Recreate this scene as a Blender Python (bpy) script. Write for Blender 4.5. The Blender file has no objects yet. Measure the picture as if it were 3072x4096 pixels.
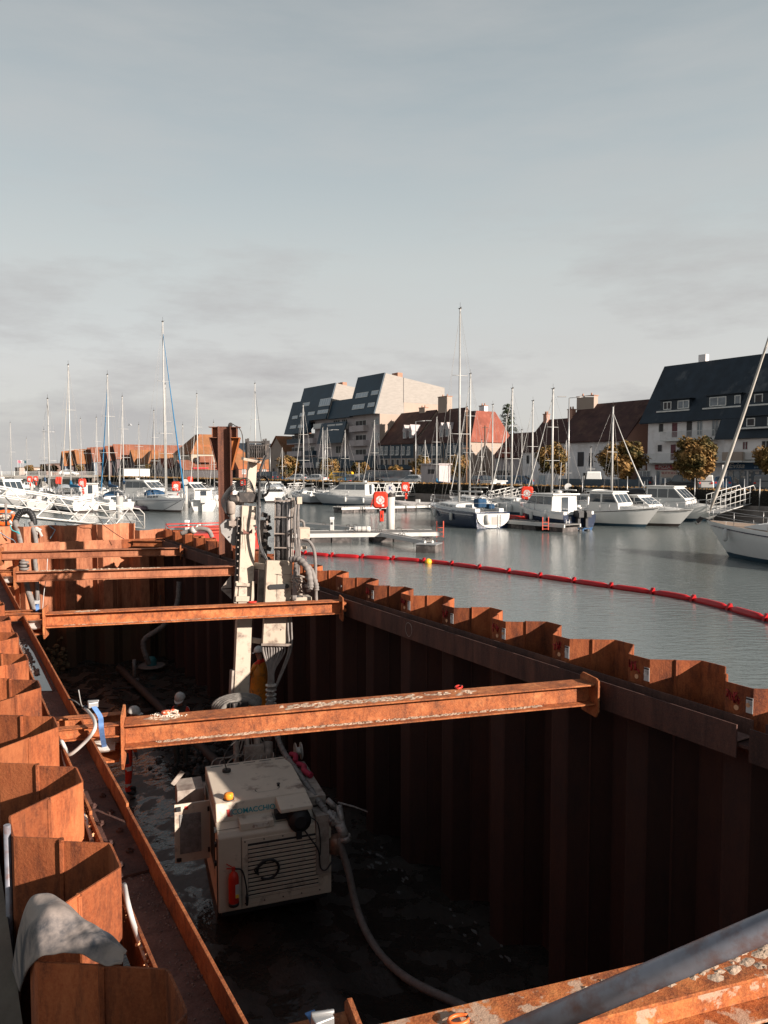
import bpy, math, random
from mathutils import Vector, Matrix
random.seed(7)
R = math.radians
SC = bpy.context.scene
COL = SC.collection
# ------------------------------------------------------------------ camera, sky, sun, exposure
F = 3000.0
CAMZ = 4.0
PITCH = math.atan(168 / F)
cam = bpy.data.cameras.new('camera'); camo = bpy.data.objects.new('camera', cam); COL.objects.link(camo)
cam.sensor_fit = 'VERTICAL'; cam.sensor_height = 36; cam.lens = F / 4096 * 36
cam.clip_start = 0.05; cam.clip_end = 4000
camo.location = (0, 0, CAMZ); camo.rotation_euler = (R(90) - PITCH, 0, 0)
SC.camera = camo
SUN_AZ, SUN_EL = 124.0, 19.5          # azimuth clockwise from the view axis
w = bpy.data.worlds.new('World'); SC.world = w; w.use_nodes = True
nt = w.node_tree; N = nt.nodes; L = nt.links
bg = N['Background']; bg.inputs[1].default_value = 0.062
sky = N.new('ShaderNodeTexSky'); sky.sky_type = 'NISHITA'; sky.sun_disc = False
sky.sun_elevation = R(SUN_EL); sky.sun_rotation = R(SUN_AZ)
sky.air_density = 1.0; sky.dust_density = 1.2
tc = N.new('ShaderNodeTexCoord')
sep = N.new('ShaderNodeSeparateXYZ'); L.new(tc.outputs['Generated'], sep.inputs[0])
# thin veil of high cloud: flattened noise on the dome
def wn(scale, sx, sz, detail=6, rough=.6):
    mp = N.new('ShaderNodeMapping'); mp.inputs['Scale'].default_value = (sx, sx, sz); L.new(tc.outputs['Generated'], mp.inputs[0])
    n = N.new('ShaderNodeTexNoise'); n.inputs['Scale'].default_value = scale; n.inputs['Detail'].default_value = detail
    n.inputs['Roughness'].default_value = rough; L.new(mp.outputs[0], n.inputs[0]); return n.outputs[0]
def wramp(src, stops):
    r = N.new('ShaderNodeValToRGB'); L.new(src, r.inputs[0]); e = r.color_ramp.elements
    e[0].position, e[1].position = stops[0][0], stops[-1][0]
    for p, c in stops[1:-1]: e.new(p)
    for k, (p, c) in enumerate(stops): e[k].position = p; e[k].color = (*c, 1)
    return r.outputs[0]
def wmix(fac, a, b):
    m = N.new('ShaderNodeMix'); m.data_type = 'RGBA'
    for s, v in ((0, fac), (6, a), (7, b)):
        if isinstance(v, (int, float)): m.inputs[s].default_value = v
        elif isinstance(v, tuple): m.inputs[s].default_value = (*v, 1)
        else: L.new(v, m.inputs[s])
    return m.outputs[2]
veil = wramp(sep.outputs[2], [(0.0, (5.1, 4.9, 4.7)), (.12, (5.5, 5.35, 5.15)), (.25, (4.9, 5.15, 5.0)), (.38, (3.75, 4.2, 4.3)), (.56, (2.75, 3.1, 3.25)), (.75, (.9, 1.15, 1.4)), (1.0, (.3, .45, .65))])
base = wmix(.88, sky.outputs[0], veil)
c1 = wramp(wn(2.2, 1, 5.0), [(.40, (0, 0, 0)), (.75, (.8, .8, .8))])
cl1 = wmix(c1, base, wmix(.55, base, (4.6, 4.5, 4.4)))
band = wramp(sep.outputs[2], [(.02, (.6, .6, .6)), (.1, (1, 1, 1)), (.24, (.7, .7, .7)), (.36, (0, 0, 0))])
c2 = wramp(wn(2.8, 1, 4.2, 9, .62), [(.47, (0, 0, 0)), (.66, (.95, .95, .95))])
m2 = N.new('ShaderNodeMath'); m2.operation = 'MULTIPLY'; L.new(c2, m2.inputs[0]); L.new(band, m2.inputs[1])
L.new(wmix(m2.outputs[0], cl1, (3.7, 3.6, 3.62)), bg.inputs[0])
sl = bpy.data.lights.new('sun', 'SUN'); sun = bpy.data.objects.new('sun', sl); COL.objects.link(sun)
sl.energy = 5.0; sl.angle = R(.5); sl.color = (1, .88, .77)
_a, _e = R(SUN_AZ), R(SUN_EL)
sun.rotation_euler = Vector((math.sin(_a) * math.cos(_e), math.cos(_a) * math.cos(_e), math.sin(_e))).to_track_quat('Z', 'Y').to_euler()
SC.view_settings.view_transform = 'Standard'; SC.view_settings.look = 'None'; SC.view_settings.exposure = 1.05; SC.view_settings.gamma = 1
SC.cycles.max_bounces = 6; SC.cycles.use_denoising = True

# ------------------------------------------------------------------ pixel -> place
def ray(px, py):
    return Vector(((px - 1536) / F, 0, 0)) + Vector((0, math.sin(PITCH), math.cos(PITCH))) * ((2048 - py) / F) + Vector((0, math.cos(PITCH), -math.sin(PITCH)))
def atz(px, py, z):
    d = ray(px, py); return Vector((0, 0, CAMZ)) + d * ((z - CAMZ) / d.z)
def aty(px, py, Y):
    d = ray(px, py); return Vector((0, 0, CAMZ)) + d * (Y / d.y)
def zat(py, Y): return aty(1536, py, Y).z
class Frame:                       # a local frame: x along e, y along m, z up
    def __init__(s, o, ang): s.o = Vector(o); s.a = ang; s.M = Matrix.Translation(s.o) @ Matrix.Rotation(ang, 4, 'Z'); s.I = s.M.inverted()
    def hit(s, px, py, d=0.0):     # ray against the local plane y=d -> (x, z)
        c = s.I @ Vector((0, 0, CAMZ)); r = (s.I.to_3x3() @ ray(px, py)); t = (d - c.y) / r.y; p = c + r * t; return p.x, p.z
    def loc(s, wv): return s.I @ Vector(wv)
    def w(s, x, y, z=0): return s.M @ Vector((x, y, z))

# ------------------------------------------------------------------ materials
MATS = {}
def lnk(t, a, b): t.links.new(a, b)
def mat(name, col, rough=.7, metal=0, var=.12, scale=3.0, bump=.0, bscale=30, spec=.4, dirt=None, dscale=2.0, dlo=.5, dhi=.65, rnd=0.0, stretch=None):
    if name in MATS: return MATS[name]
    m = bpy.data.materials.new(name); m.use_nodes = True; t = m.node_tree; n = t.nodes; b = n['Principled BSDF']
    b.inputs['Roughness'].default_value = rough; b.inputs['Metallic'].default_value = metal; b.inputs['Specular IOR Level'].default_value = spec
    tc = n.new('ShaderNodeTexCoord'); src = tc.outputs['Object']
    if stretch:
        mp = n.new('ShaderNodeMapping'); mp.inputs['Scale'].default_value = stretch; lnk(t, src, mp.inputs[0]); src = mp.outputs[0]
    nz = n.new('ShaderNodeTexNoise'); nz.inputs['Scale'].default_value = scale; nz.inputs['Detail'].default_value = 6; nz.inputs['Roughness'].default_value = .6; lnk(t, src, nz.inputs[0])
    r = n.new('ShaderNodeValToRGB'); e = r.color_ramp.elements
    e[0].position = .3; e[1].position = .7
    e[0].color = (*[max(0, c * (1 - var)) for c in col], 1); e[1].color = (*[min(1, c * (1 + var)) for c in col], 1)
    lnk(t, nz.outputs[0], r.inputs[0]); out = r.outputs[0]
    if dirt:
        n2 = n.new('ShaderNodeTexNoise'); n2.inputs['Scale'].default_value = dscale; n2.inputs['Detail'].default_value = 9; n2.inputs['Roughness'].default_value = .65; lnk(t, src, n2.inputs[0])
        r2 = n.new('ShaderNodeValToRGB'); r2.color_ramp.elements[0].position = dlo; r2.color_ramp.elements[1].position = dhi; lnk(t, n2.outputs[0], r2.inputs[0])
        mx = n.new('ShaderNodeMix'); mx.data_type = 'RGBA'; lnk(t, r2.outputs[0], mx.inputs[0]); lnk(t, out, mx.inputs[6]); mx.inputs[7].default_value = (*dirt, 1); out = mx.outputs[2]
    if rnd:
        oi = n.new('ShaderNodeObjectInfo'); h = n.new('ShaderNodeHueSaturation'); mr = n.new('ShaderNodeMapRange'); mr.inputs[3].default_value = 1 - rnd; mr.inputs[4].default_value = 1 + rnd
        lnk(t, oi.outputs['Random'], mr.inputs[0]); lnk(t, mr.outputs[0], h.inputs['Value']); lnk(t, out, h.inputs['Color']); out = h.outputs[0]
    lnk(t, out, b.inputs['Base Color'])
    if bump:
        n3 = n.new('ShaderNodeTexNoise'); n3.inputs['Scale'].default_value = bscale; n3.inputs['Detail'].default_value = 5; lnk(t, src, n3.inputs[0])
        bp = n.new('ShaderNodeBump'); bp.inputs['Strength'].default_value = bump; bp.inputs['Distance'].default_value = .02; lnk(t, n3.outputs[0], bp.inputs['Height']); lnk(t, bp.outputs[0], b.inputs['Normal'])
    MATS[name] = m; return m
def rust(name, c1, c2, c3, s=2.2, streak=(1, 1, .25), pale=None, rnd=.18, shade_stain=None, plo=.69):
    if name in MATS: return MATS[name]
    m = bpy.data.materials.new(name); m.use_nodes = True; t = m.node_tree; n = t.nodes; b = n['Principled BSDF']
    b.inputs['Roughness'].default_value = .82; b.inputs['Specular IOR Level'].default_value = .25
    tc = n.new('ShaderNodeTexCoord'); oi = n.new('ShaderNodeObjectInfo')
    ad = n.new('ShaderNodeVectorMath'); ad.operation = 'ADD'; mu = n.new('ShaderNodeMath'); mu.operation = 'MULTIPLY'; mu.inputs[1].default_value = 37
    lnk(t, oi.outputs['Random'], mu.inputs[0]); lnk(t, tc.outputs['Object'], ad.inputs[0]); lnk(t, mu.outputs[0], ad.inputs[1])
    mp = n.new('ShaderNodeMapping'); mp.inputs['Scale'].default_value = streak; lnk(t, ad.outputs[0], mp.inputs[0])
    def noise(sc, det, src, rough=.65):
        k = n.new('ShaderNodeTexNoise'); k.inputs['Scale'].default_value = sc; k.inputs['Detail'].default_value = det; k.inputs['Roughness'].default_value = rough; lnk(t, src, k.inputs[0]); return k.outputs[0]
    def ramp(src, st):
        r = n.new('ShaderNodeValToRGB'); lnk(t, src, r.inputs[0]); e = r.color_ramp.elements
        for _ in st[2:]: e.new(.5)
        for k, (p, c) in enumerate(st): e[k].position = p; e[k].color = (*c, 1)
        return r.outputs[0]
    def mix(f, a, bb):
        x = n.new('ShaderNodeMix'); x.data_type = 'RGBA'
        lnk(t, f, x.inputs[0]); lnk(t, a, x.inputs[6])
        if isinstance(bb, tuple): x.inputs[7].default_value = (*bb, 1)
        else: lnk(t, bb, x.inputs[7])
        return x.outputs[2]
    out = ramp(noise(s, 12, mp.outputs[0], .78), [(.36, c2), (.5, c1), (.66, c3)])
    fine = ramp(noise(s * 30, 5, ad.outputs[0], .75), [(.40, (0, 0, 0)), (.72, (.6, .6, .6))])
    out = mix(fine, out, c3)
    mp2 = n.new('ShaderNodeMapping'); mp2.inputs['Scale'].default_value = (streak[0], streak[1], streak[2] * .45); lnk(t, ad.outputs[0], mp2.inputs[0])
    st = ramp(noise(s * 5, 9, mp2.outputs[0], .75), [(.50, (0, 0, 0)), (.70, (.8, .8, .8))])
    out = mix(st, out, c2)
    dk = ramp(noise(s * 1.7, 8, mp.outputs[0], .75), [(.58, (0, 0, 0)), (.72, (.8, .8, .8))])
    out = mix(dk, out, c2)
    if pale: out = mix(ramp(noise(s * 2.1, 8, ad.outputs[0]), [(plo, (0, 0, 0)), (plo + .04, (.85, .85, .85))]), out, pale)
    if shade_stain:        # ragged darkening: pit shade painted on the right wall, mud on the far one
        sp = n.new('ShaderNodeSeparateXYZ'); lnk(t, tc.outputs['Object'], sp.inputs[0]); ma = n.new('ShaderNodeMath'); ma.operation = 'MULTIPLY_ADD'; ma.inputs[1].default_value = shade_stain[2]; lnk(t, noise(1.6, 7, mp.outputs[0], .7), ma.inputs[0]); lnk(t, sp.outputs[2], ma.inputs[2])
        m_ = n.new('ShaderNodeMapRange'); m_.inputs[1].default_value = shade_stain[0]; m_.inputs[2].default_value = shade_stain[0] + shade_stain[3]; m_.inputs[3].default_value = .92; m_.inputs[4].default_value = 0; lnk(t, ma.outputs[0], m_.inputs[0]); out = mix(m_.outputs[0], out, shade_stain[1])
    h = n.new('ShaderNodeHueSaturation'); mr = n.new('ShaderNodeMapRange'); mr.inputs[3].default_value = 1 - rnd; mr.inputs[4].default_value = 1 + rnd
    lnk(t, oi.outputs['Random'], mr.inputs[0]); lnk(t, mr.outputs[0], h.inputs['Value']); lnk(t, out, h.inputs['Color']); lnk(t, h.outputs[0], b.inputs['Base Color'])
    bp = n.new('ShaderNodeBump'); bp.inputs['Strength'].default_value = .6; bp.inputs['Distance'].default_value = .010
    lnk(t, noise(45, 5, ad.outputs[0]), bp.inputs['Height']); lnk(t, bp.outputs[0], b.inputs['Normal'])
    MATS[name] = m; return m
RUST = rust('rust_orange', (.225, .058, .020), (.038, .013, .010), (.34, .110, .042), s=2.0, streak=(1, 1, .42), pale=(.42, .25, .14), rnd=.36)
RUSTR = rust('rust_right', (.20, .050, .018), (.045, .013, .010), (.32, .10, .035), streak=(1, 1, .45), rnd=.3, shade_stain=(1.35, (.030, .017, .016), .45, .12))  # pit shade painted into the rust below the waler
RUSTB = rust('rust_beam', (.30, .082, .028), (.075, .026, .018), (.50, .20, .08), s=3.4, streak=(1, 1, 1))
RUSTM = rust('rust_mortar', (.32, .083, .025), (.085, .025, .015), (.54, .21, .07), s=2.6, streak=(1, 1, 1), pale=(.42, .30, .22), rnd=.1, plo=.55)
RUSTP = rust('rust_pale', (.34, .125, .062), (.14, .045, .026), (.45, .20, .11), s=1.6, streak=(1, 1, .4))
RUSTPS = rust('rust_far', (.34, .125, .062), (.14, .045, .026), (.45, .20, .11), s=1.6, streak=(1, 1, .4), shade_stain=(-1.1, (.05, .035, .022), 1.2, .9))
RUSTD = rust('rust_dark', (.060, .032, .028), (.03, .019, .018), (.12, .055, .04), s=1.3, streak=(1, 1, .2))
CREAM = mat('machine_cream', (.40, .335, .265), .5, var=.06, dirt=(.13, .09, .07), dscale=4.0, dlo=.54, dhi=.70, bump=.08)
CREAMB = mat('engine_cover_cream', (.56, .48, .39), .5, var=.07, dirt=(.15, .10, .08), dscale=3.2, dlo=.55, dhi=.72, bump=.08)  # brighter copy of the machine cream: light painted in against pit shade
CREAMD = mat('machine_cream_dirty', (.30, .255, .22), .7, var=.2, scale=6, dirt=(.14, .10, .085), dscale=5, dlo=.45, dhi=.7, bump=.15)
BLK = mat('black_rubber', (.02, .02, .022), .5)
DSTEEL = mat('dark_steel', (.035, .031, .03), .6, metal=.2, var=.3, scale=8, dirt=(.13, .105, .09), dscale=9, dlo=.5, dhi=.75)
HOSE = mat('muddy_hose', (.19, .172, .162), .75, var=.2, scale=8, dirt=(.14, .12, .11), dscale=14)
GELCOAT = mat('white_gelcoat', (.60, .595, .575), .25, var=.03, spec=.5, rnd=.06)
GELG = mat('grey_gelcoat', (.42, .43, .445), .3, var=.03)
WHITE = mat('white_paint', (.50, .495, .48), .5, var=.05, dirt=(.5, .47, .42), dscale=3)
NAVY = mat('navy_gelcoat', (.012, .022, .05), .2, spec=.6)
TEAL = mat('teal_gelcoat', (.02, .14, .18), .3)
BLUEC = mat('blue_canvas', (.012, .05, .11), .85, bump=.2)
TEALC = mat('teal_canvas', (.01, .10, .20), .85, bump=.2)
GLASS = mat('dark_glass', (.035, .045, .055), .08, spec=.9, var=.25, scale=.6)
ALU = mat('aluminium', (.40, .40, .40), .4, metal=.6)
MAST = mat('mast_alloy', (.44, .435, .42), .45, metal=.15)
MASTW = mat('wood_mast', (.30, .17, .10), .6)
WIRE = mat('rigging_wire', (.30, .29, .28), .5)
RED = mat('safety_red', (.46, .025, .014), .45, var=.1)
ORANGE = mat('orange_plastic', (.80, .13, .02), .5)
DECK = mat('pontoon_deck', (.17, .16, .15), .8, scale=6, var=.15)
FLOATM = mat('pontoon_float', (.060, .052, .050), .8, var=.4, scale=2, dirt=(.16, .14, .13), dscale=2)
CONC = mat('concrete', (.30, .28, .25), .9, scale=1.5, var=.25, bump=.2)
TEAK = mat('teak', (.26, .19, .14), .7)
CLOUD = mat('clear_vinyl', (.30, .32, .34), .2, var=.2)
ANTI = mat('antifoul', (.02, .05, .075), .7)
ANTIB = mat('antifoul_dark', (.035, .025, .022), .7)

# ------------------------------------------------------------------ mesh builder
class MB:
    def __init__(s, X=None): s.v = []; s.f = []; s.mi = []; s.X = X; s.cur = 0; s.sm = set()
    def pt(s, p):
        p = Vector(p); s.v.append(s.X @ p if s.X else p); return len(s.v) - 1
    def face(s, idx, sm=False):
        s.f.append(tuple(idx)); s.mi.append(s.cur)
        if sm: s.sm.add(len(s.f) - 1)
    def quad(s, *p): s.face([s.pt(q) for q in p])
    def box(s, c, d, ax=None):
        """c centre, d full sizes, ax optional 3x3/4x4 rotation"""
        i = len(s.v); q = ax.to_3x3() if ax else None
        for z in (-.5, .5):
            for x, y in ((-.5, -.5), (.5, -.5), (.5, .5), (-.5, .5)):
                o = Vector((x * d[0], y * d[1], z * d[2])); s.pt(Vector(c) + (q @ o if q else o))
        for f in ((3, 2, 1, 0), (4, 5, 6, 7), (0, 1, 5, 4), (1, 2, 6, 5), (2, 3, 7, 6), (3, 0, 4, 7)): s.face([i + k for k in f])
        return s
    def bb(s, x0, x1, y0, y1, z0, z1): return s.box(((x0 + x1) / 2, (y0 + y1) / 2, (z0 + z1) / 2), (abs(x1 - x0), abs(y1 - y0), abs(z1 - z0)))
    def bar(s, a, b, wd, ht, up=(0, 0, 1)):
        a, b = Vector(a), Vector(b); d = (b - a); l = d.length
        if l < 1e-6: return s
        y = d / l; u = Vector(up)
        if abs(y.dot(u)) > .98: u = Vector((1, 0, 0))
        x = y.cross(u).normalized(); z = x.cross(y)
        return s.box((a + b) / 2, (wd, l, ht), Matrix((x, y, z)).transposed())
    def tube(s, pts, r, n=8, cap=True, sm=True):
        pts = [Vector(p) for p in pts]; rs = r if isinstance(r, (list, tuple)) else [r] * len(pts)
        rings = []; up = None
        for k, p in enumerate(pts):
            d = (pts[min(k + 1, len(pts) - 1)] - pts[max(k - 1, 0)])
            if d.length < 1e-9: d = Vector((0, 0, 1))
            d.normalize()
            if up is None: up = Vector((0, 0, 1)) if abs(d.z) < .9 else Vector((1, 0, 0))
            x = d.cross(up).normalized(); up = x.cross(d).normalized()
            rings.append([s.pt(p + (x * math.cos(6.28318 * j / n) + up * math.sin(6.28318 * j / n)) * rs[k]) for j in range(n)])
        for k in range(len(rings) - 1):
            for j in range(n):
                j2 = (j + 1) % n; s.face((rings[k][j], rings[k][j2], rings[k + 1][j2], rings[k + 1][j]), sm)
        if cap: s.face(rings[0][::-1]); s.face(rings[-1])
        return s
    def prism(s, poly, fn, t0, t1):
        """poly list of 2D, fn(a,b,t)->3D"""
        A = [s.pt(fn(a, b, t0)) for a, b in poly]; B = [s.pt(fn(a, b, t1)) for a, b in poly]; n = len(poly)
        s.face(A[::-1]); s.face(B)
        for k in range(n): k2 = (k + 1) % n; s.face((A[k], A[k2], B[k2], B[k]))
        return s
    def lathe(s, prof, c=(0, 0, 0), n=16, ax=None, sm=True):
        c = Vector(c); q = ax.to_3x3() if ax else None; rings = []
        for r_, z in prof:
            rr = []
            for j in range(n):
                o = Vector((r_ * math.cos(6.28318 * j / n), r_ * math.sin(6.28318 * j / n), z)); rr.append(s.pt(c + (q @ o if q else o)))
            rings.append(rr)
        for k in range(len(rings) - 1):
            for j in range(n): j2 = (j + 1) % n; s.face((rings[k][j], rings[k][j2], rings[k + 1][j2], rings[k + 1][j]), sm)
        s.face(rings[0][::-1]); s.face(rings[-1]); return s
    def grid(s, rows, sm=True, close=False):
        idx = [[s.pt(p) for p in r] for r in rows]
        for a in range(len(idx) - 1):
            m = len(idx[a])
            for b in range(m if close else m - 1):
                b2 = (b + 1) % m; s.face((idx[a][b], idx[a][b2], idx[a + 1][b2], idx[a + 1][b]), sm)
        return idx
    def build(s, name, mats, parent=None, bevel=0, **props):
        me = bpy.data.meshes.new(name); me.from_pydata([tuple(v) for v in s.v], [], s.f)
        for m in (mats if isinstance(mats, (list, tuple)) else [mats]): me.materials.append(m)
        for k, p in enumerate(me.polygons): p.material_index = s.mi[k]; p.use_smooth = k in s.sm
        me.update(); o = bpy.data.objects.new(name, me); COL.objects.link(o)
        if parent: o.parent = parent
        if bevel:
            b = o.modifiers.new('bevel', 'BEVEL'); b.width = bevel; b.segments = 2; b.limit_method = 'ANGLE'
        for k, v in props.items(): o[k] = v
        return o
def tag(o, label=None, cat=None, group=None, kind=None):
    if label: o['label'] = label
    if cat: o['category'] = cat
    if group: o['group'] = group
    if kind: o['kind'] = kind
    return o
def thing(name, label, cat, loc=(0, 0, 0), rz=0.0, group=None):
    o = bpy.data.objects.new(name, None); COL.objects.link(o); o.location = loc; o.rotation_euler = (0, 0, rz); o.empty_display_size = .2
    return tag(o, label, cat, group)
def kids(o): return [c for c in bpy.data.objects if c.parent == o]
def copy_tree(o, loc=None, rz=None, label=None, parent=None, scale=None):
    c = o.copy(); COL.objects.link(c); c.parent = parent
    if loc is not None: c.location = loc
    if rz is not None: c.rotation_euler = (0, 0, rz)
    if label: c['label'] = label
    if scale: c.scale = scale if isinstance(scale, (tuple, list)) else (scale,) * 3
    for k in kids(o): copy_tree(k, parent=c)
    return c
def bez(pts, n=8):
    """Catmull-Rom through pts"""
    P = [Vector(p) for p in pts]; P = [P[0] * 2 - P[1]] + P + [P[-1] * 2 - P[-2]]; out = []
    for k in range(1, len(P) - 2):
        a, b, c, d = P[k - 1], P[k], P[k + 1], P[k + 2]
        for j in range(n):
            t = j / n; out.append(.5 * ((2 * b) + (c - a) * t + (2 * a - 5 * b + 4 * c - d) * t * t + (3 * b - a - 3 * c + d) * t ** 3))
    out.append(P[-2]); return out
def text(s_, size, M4, material, parent, name='lettering', bold=0.0, shear=0.0, ext=.004, sx=1.0):
    """flat lettering: M4 puts local XY (text plane) into the parent's space"""
    cu = bpy.data.curves.new(name, 'FONT'); cu.body = s_; cu.size = size; cu.extrude = ext; cu.offset = bold; cu.shear = shear; cu.align_x = 'CENTER'; cu.align_y = 'CENTER'; cu.resolution_u = 3
    cu.materials.append(material); tmp = bpy.data.objects.new('t', cu); COL.objects.link(tmp); me = bpy.data.meshes.new_from_object(tmp.evaluated_get(bpy.context.evaluated_depsgraph_get())); bpy.data.objects.remove(tmp)
    o = bpy.data.objects.new(name, me); COL.objects.link(o); o.parent = parent; o.matrix_local = M4 @ Matrix.Diagonal((sx, 1, 1, 1)); return o
ORD = ['first', 'second', 'third', 'fourth', 'fifth', 'sixth', 'seventh', 'eighth', 'ninth', 'tenth', 'eleventh', 'twelfth', 'thirteenth', 'fourteenth', 'fifteenth', 'sixteenth', 'seventeenth', 'eighteenth', 'nineteenth', 'twentieth']
# ------------------------------------------------------------------ the pit frame: x = across (right), y = along (away)
PF = Frame((0, 0, 0), R(30.4)); PA = PF.a
VL, VR, AMP, PW = .533, 7.245, .247, .647
WT, WH = 1.5, .33                       # waler / strut top level, flange height
FLOOR = -3.0
def pf(px, py, z): return PF.loc(atz(px, py, z))
BK0, BK1 = Vector((.30, 28.95)), Vector((7.245, 28.15))       # back wall line (x, y) in the pit frame

# ------------------------------------------------------------------ water, pit floor, near ground
def water_mat():
    m = bpy.data.materials.new('harbour_water'); m.use_nodes = True; t = m.node_tree; n = t.nodes; b = n['Principled BSDF']
    b.inputs['Base Color'].default_value = (.115, .135, .133, 1); b.inputs['Roughness'].default_value = .12; b.inputs['IOR'].default_value = 1.33
    tc = n.new('ShaderNodeTexCoord'); prev = None
    for sc, st, dist, sx in ((.55, .4, .035, 1), (2.1, .6, .026, 2.4), (7.5, .5, .010, 1.8)):
        mp = n.new('ShaderNodeMapping'); mp.inputs['Scale'].default_value = (1, sx, 1); lnk(t, tc.outputs['Object'], mp.inputs[0])
        k = n.new('ShaderNodeTexNoise'); k.inputs['Scale'].default_value = sc; k.inputs['Detail'].default_value = 4; lnk(t, mp.outputs[0], k.inputs[0])
        bp = n.new('ShaderNodeBump'); bp.inputs['Strength'].default_value = st; bp.inputs['Distance'].default_value = dist; lnk(t, k.outputs[0], bp.inputs['Height'])
        if prev: lnk(t, prev.outputs[0], bp.inputs['Normal'])
        prev = bp
    lnk(t, prev.outputs[0], b.inputs['Normal']); return m
m = MB(PF.M)
k0 = BK0 - (BK1 - BK0) * 40
WX = VR + .27
m.quad((WX, -80, 0), (700, -80, 0), (700, 900, 0), (WX, 900, 0))
m.quad((k0.x, k0.y + .27, 0), (WX, BK1.y + .26, 0), (WX, 900, 0), (k0.x, 900, 0))
tag(m.build('water', water_mat()), kind='structure')
seabed = MB(PF.M); seabed.quad((-900, -300, -6), (900, -300, -6), (900, 1200, -6), (-900, 1200, -6))
tag(seabed.build('harbour_bed', mat('mud', (.06, .05, .04), .9)), kind='structure')
# pit floor: dark wet silt with standing water
fm = bpy.data.materials.new('wet_silt'); fm.use_nodes = True; t = fm.node_tree; n = t.nodes; b = n['Principled BSDF']
tc = n.new('ShaderNodeTexCoord'); nz = n.new('ShaderNodeTexNoise'); nz.inputs['Scale'].default_value = 2.2; nz.inputs['Detail'].default_value = 8; lnk(t, tc.outputs['Object'], nz.inputs[0])
r = n.new('ShaderNodeValToRGB'); r.color_ramp.elements[0].position = .47; r.color_ramp.elements[1].position = .53; r.color_ramp.elements[0].color = (.03, .03, .03, 1); r.color_ramp.elements[1].color = (.5, .5, .5, 1)
lnk(t, nz.outputs[0], r.inputs[0]); lnk(t, r.outputs[0], b.inputs['Roughness'])
r2 = n.new('ShaderNodeValToRGB'); r2.color_ramp.elements[0].color = (.012, .011, .010, 1); r2.color_ramp.elements[1].color = (.05, .042, .036, 1); lnk(t, nz.outputs[0], r2.inputs[0]); lnk(t, r2.outputs[0], b.inputs['Base Color'])
n3 = n.new('ShaderNodeTexNoise'); n3.inputs['Scale'].default_value = 5; n3.inputs['Detail'].default_value = 5; lnk(t, tc.outputs['Object'], n3.inputs[0])
bp = n.new('ShaderNodeBump'); bp.inputs['Strength'].default_value = .5; bp.inputs['Distance'].default_value = .05; lnk(t, n3.outputs[0], bp.inputs['Height']); lnk(t, bp.outputs[0], b.inputs['Normal'])
m = MB(PF.M); rows = []
for j in range(41):
    y = -3 + j * .82; rows.append([(.3 + i * .29, y, FLOOR + .05 * math.sin(i * 1.3 + j * .9) * math.cos(j * .6 - i * .4) + (.10 if i in (13, 14) else 0) - (.06 if 15 < i else 0)) for i in range(26)])
m.grid(rows); tag(m.build('pit_floor', fm), kind='structure')
GR = mat('site_ground', (.16, .13, .10), .95, scale=1.2, var=.35, bump=.6, bscale=9)
m = MB(PF.M); m.prism([(-60, -60), (VL - .28, -60), (VL - .28, 28.9), (1.2, 28.95), (1.2, 30.5), (-60, 34)], lambda a, b, t: (a, b, t), -4, 1.35)
m.prism([(VL - .279, -60), (30, -60), (30, -.2), (VL - .279, -.2)], lambda a, b, t: (a, b, t), -4, 1.35)  # near-end slab out of view, added to help cast shade into the pit
tag(m.build('ground', GR), kind='structure')

# ------------------------------------------------------------------ sheet piles, one object each
def pile_poly(t=.011):
    a, fl, h = PW / 2, .158, AMP
    base = [(-a, 0), (-fl - .02, h - .035), (-fl, h - .008), (-fl + .03, h), (fl - .03, h), (fl, h - .008), (fl + .02, h - .035), (a, 0)]
    off = []
    for k, p in enumerate(base):
        q0, q1 = base[max(0, k - 1)], base[min(len(base) - 1, k + 1)]; d = Vector((q1[0] - q0[0], q1[1] - q0[1])).normalized(); off.append((p[0] - d.y * -t, p[1] - d.x * t))
    return base + off[::-1]
def make_pile(zt, name='sheet_pile', mt=None, zb=-3.25):
    m = MB(); poly = pile_poly(); m.prism(poly, lambda x, y, z: (x, y, z), zb, zt)
    for s in (-1, 1):            # interlock hooks, left one inside, right one outside
        hook = [(s * .322 - .018, -.014), (s * .322 + .018, -.014), (s * .322 + .024, .004), (s * .322 + .014, .014), (s * .322 - .014, .014), (s * .322 - .022, .004)]
        m.prism(hook, lambda x, y, z: (x, y, z), zb, zt - .004 * (1 + s))
    return m.build(name, mt or RUST)
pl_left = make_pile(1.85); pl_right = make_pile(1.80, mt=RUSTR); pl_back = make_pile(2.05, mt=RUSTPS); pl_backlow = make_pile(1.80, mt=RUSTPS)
HOLEM = mat('lifting_hole_light', (.55, .30, .17), .8); PLATE = mat('white_plate', (.42, .42, .42), .5, var=.05); INK = mat('black_ink', (.03, .03, .035), .6); PAINTR = mat('red_spray_paint', (.30, .02, .02), .7)
STRUT_PX = [((1430, 4160), (3072, 3813)), ((497, 2885), (2345, 2727)), ((178, 2452), (1335, 2402)), ((50, 2287), (920, 2263)), ((-60, 2207), (697, 2191))]
def strut_uv(k):
    if k == 0:
        a, b = pf(2443, 3966, WT), pf(3072, 3813, WT)
    else: a, b = pf(*STRUT_PX[k][0], WT), pf(*STRUT_PX[k][1], WT)
    s = (b.y - a.y) / (b.x - a.x); return a.x, a.y, s
ST = [strut_uv(k) for k in range(5)]
def st_y(k, x): a, b, s = ST[k]; return b + s * (x - a)
SN = ['front strut', 'second strut', 'third strut', 'fourth strut', 'far strut']
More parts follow.
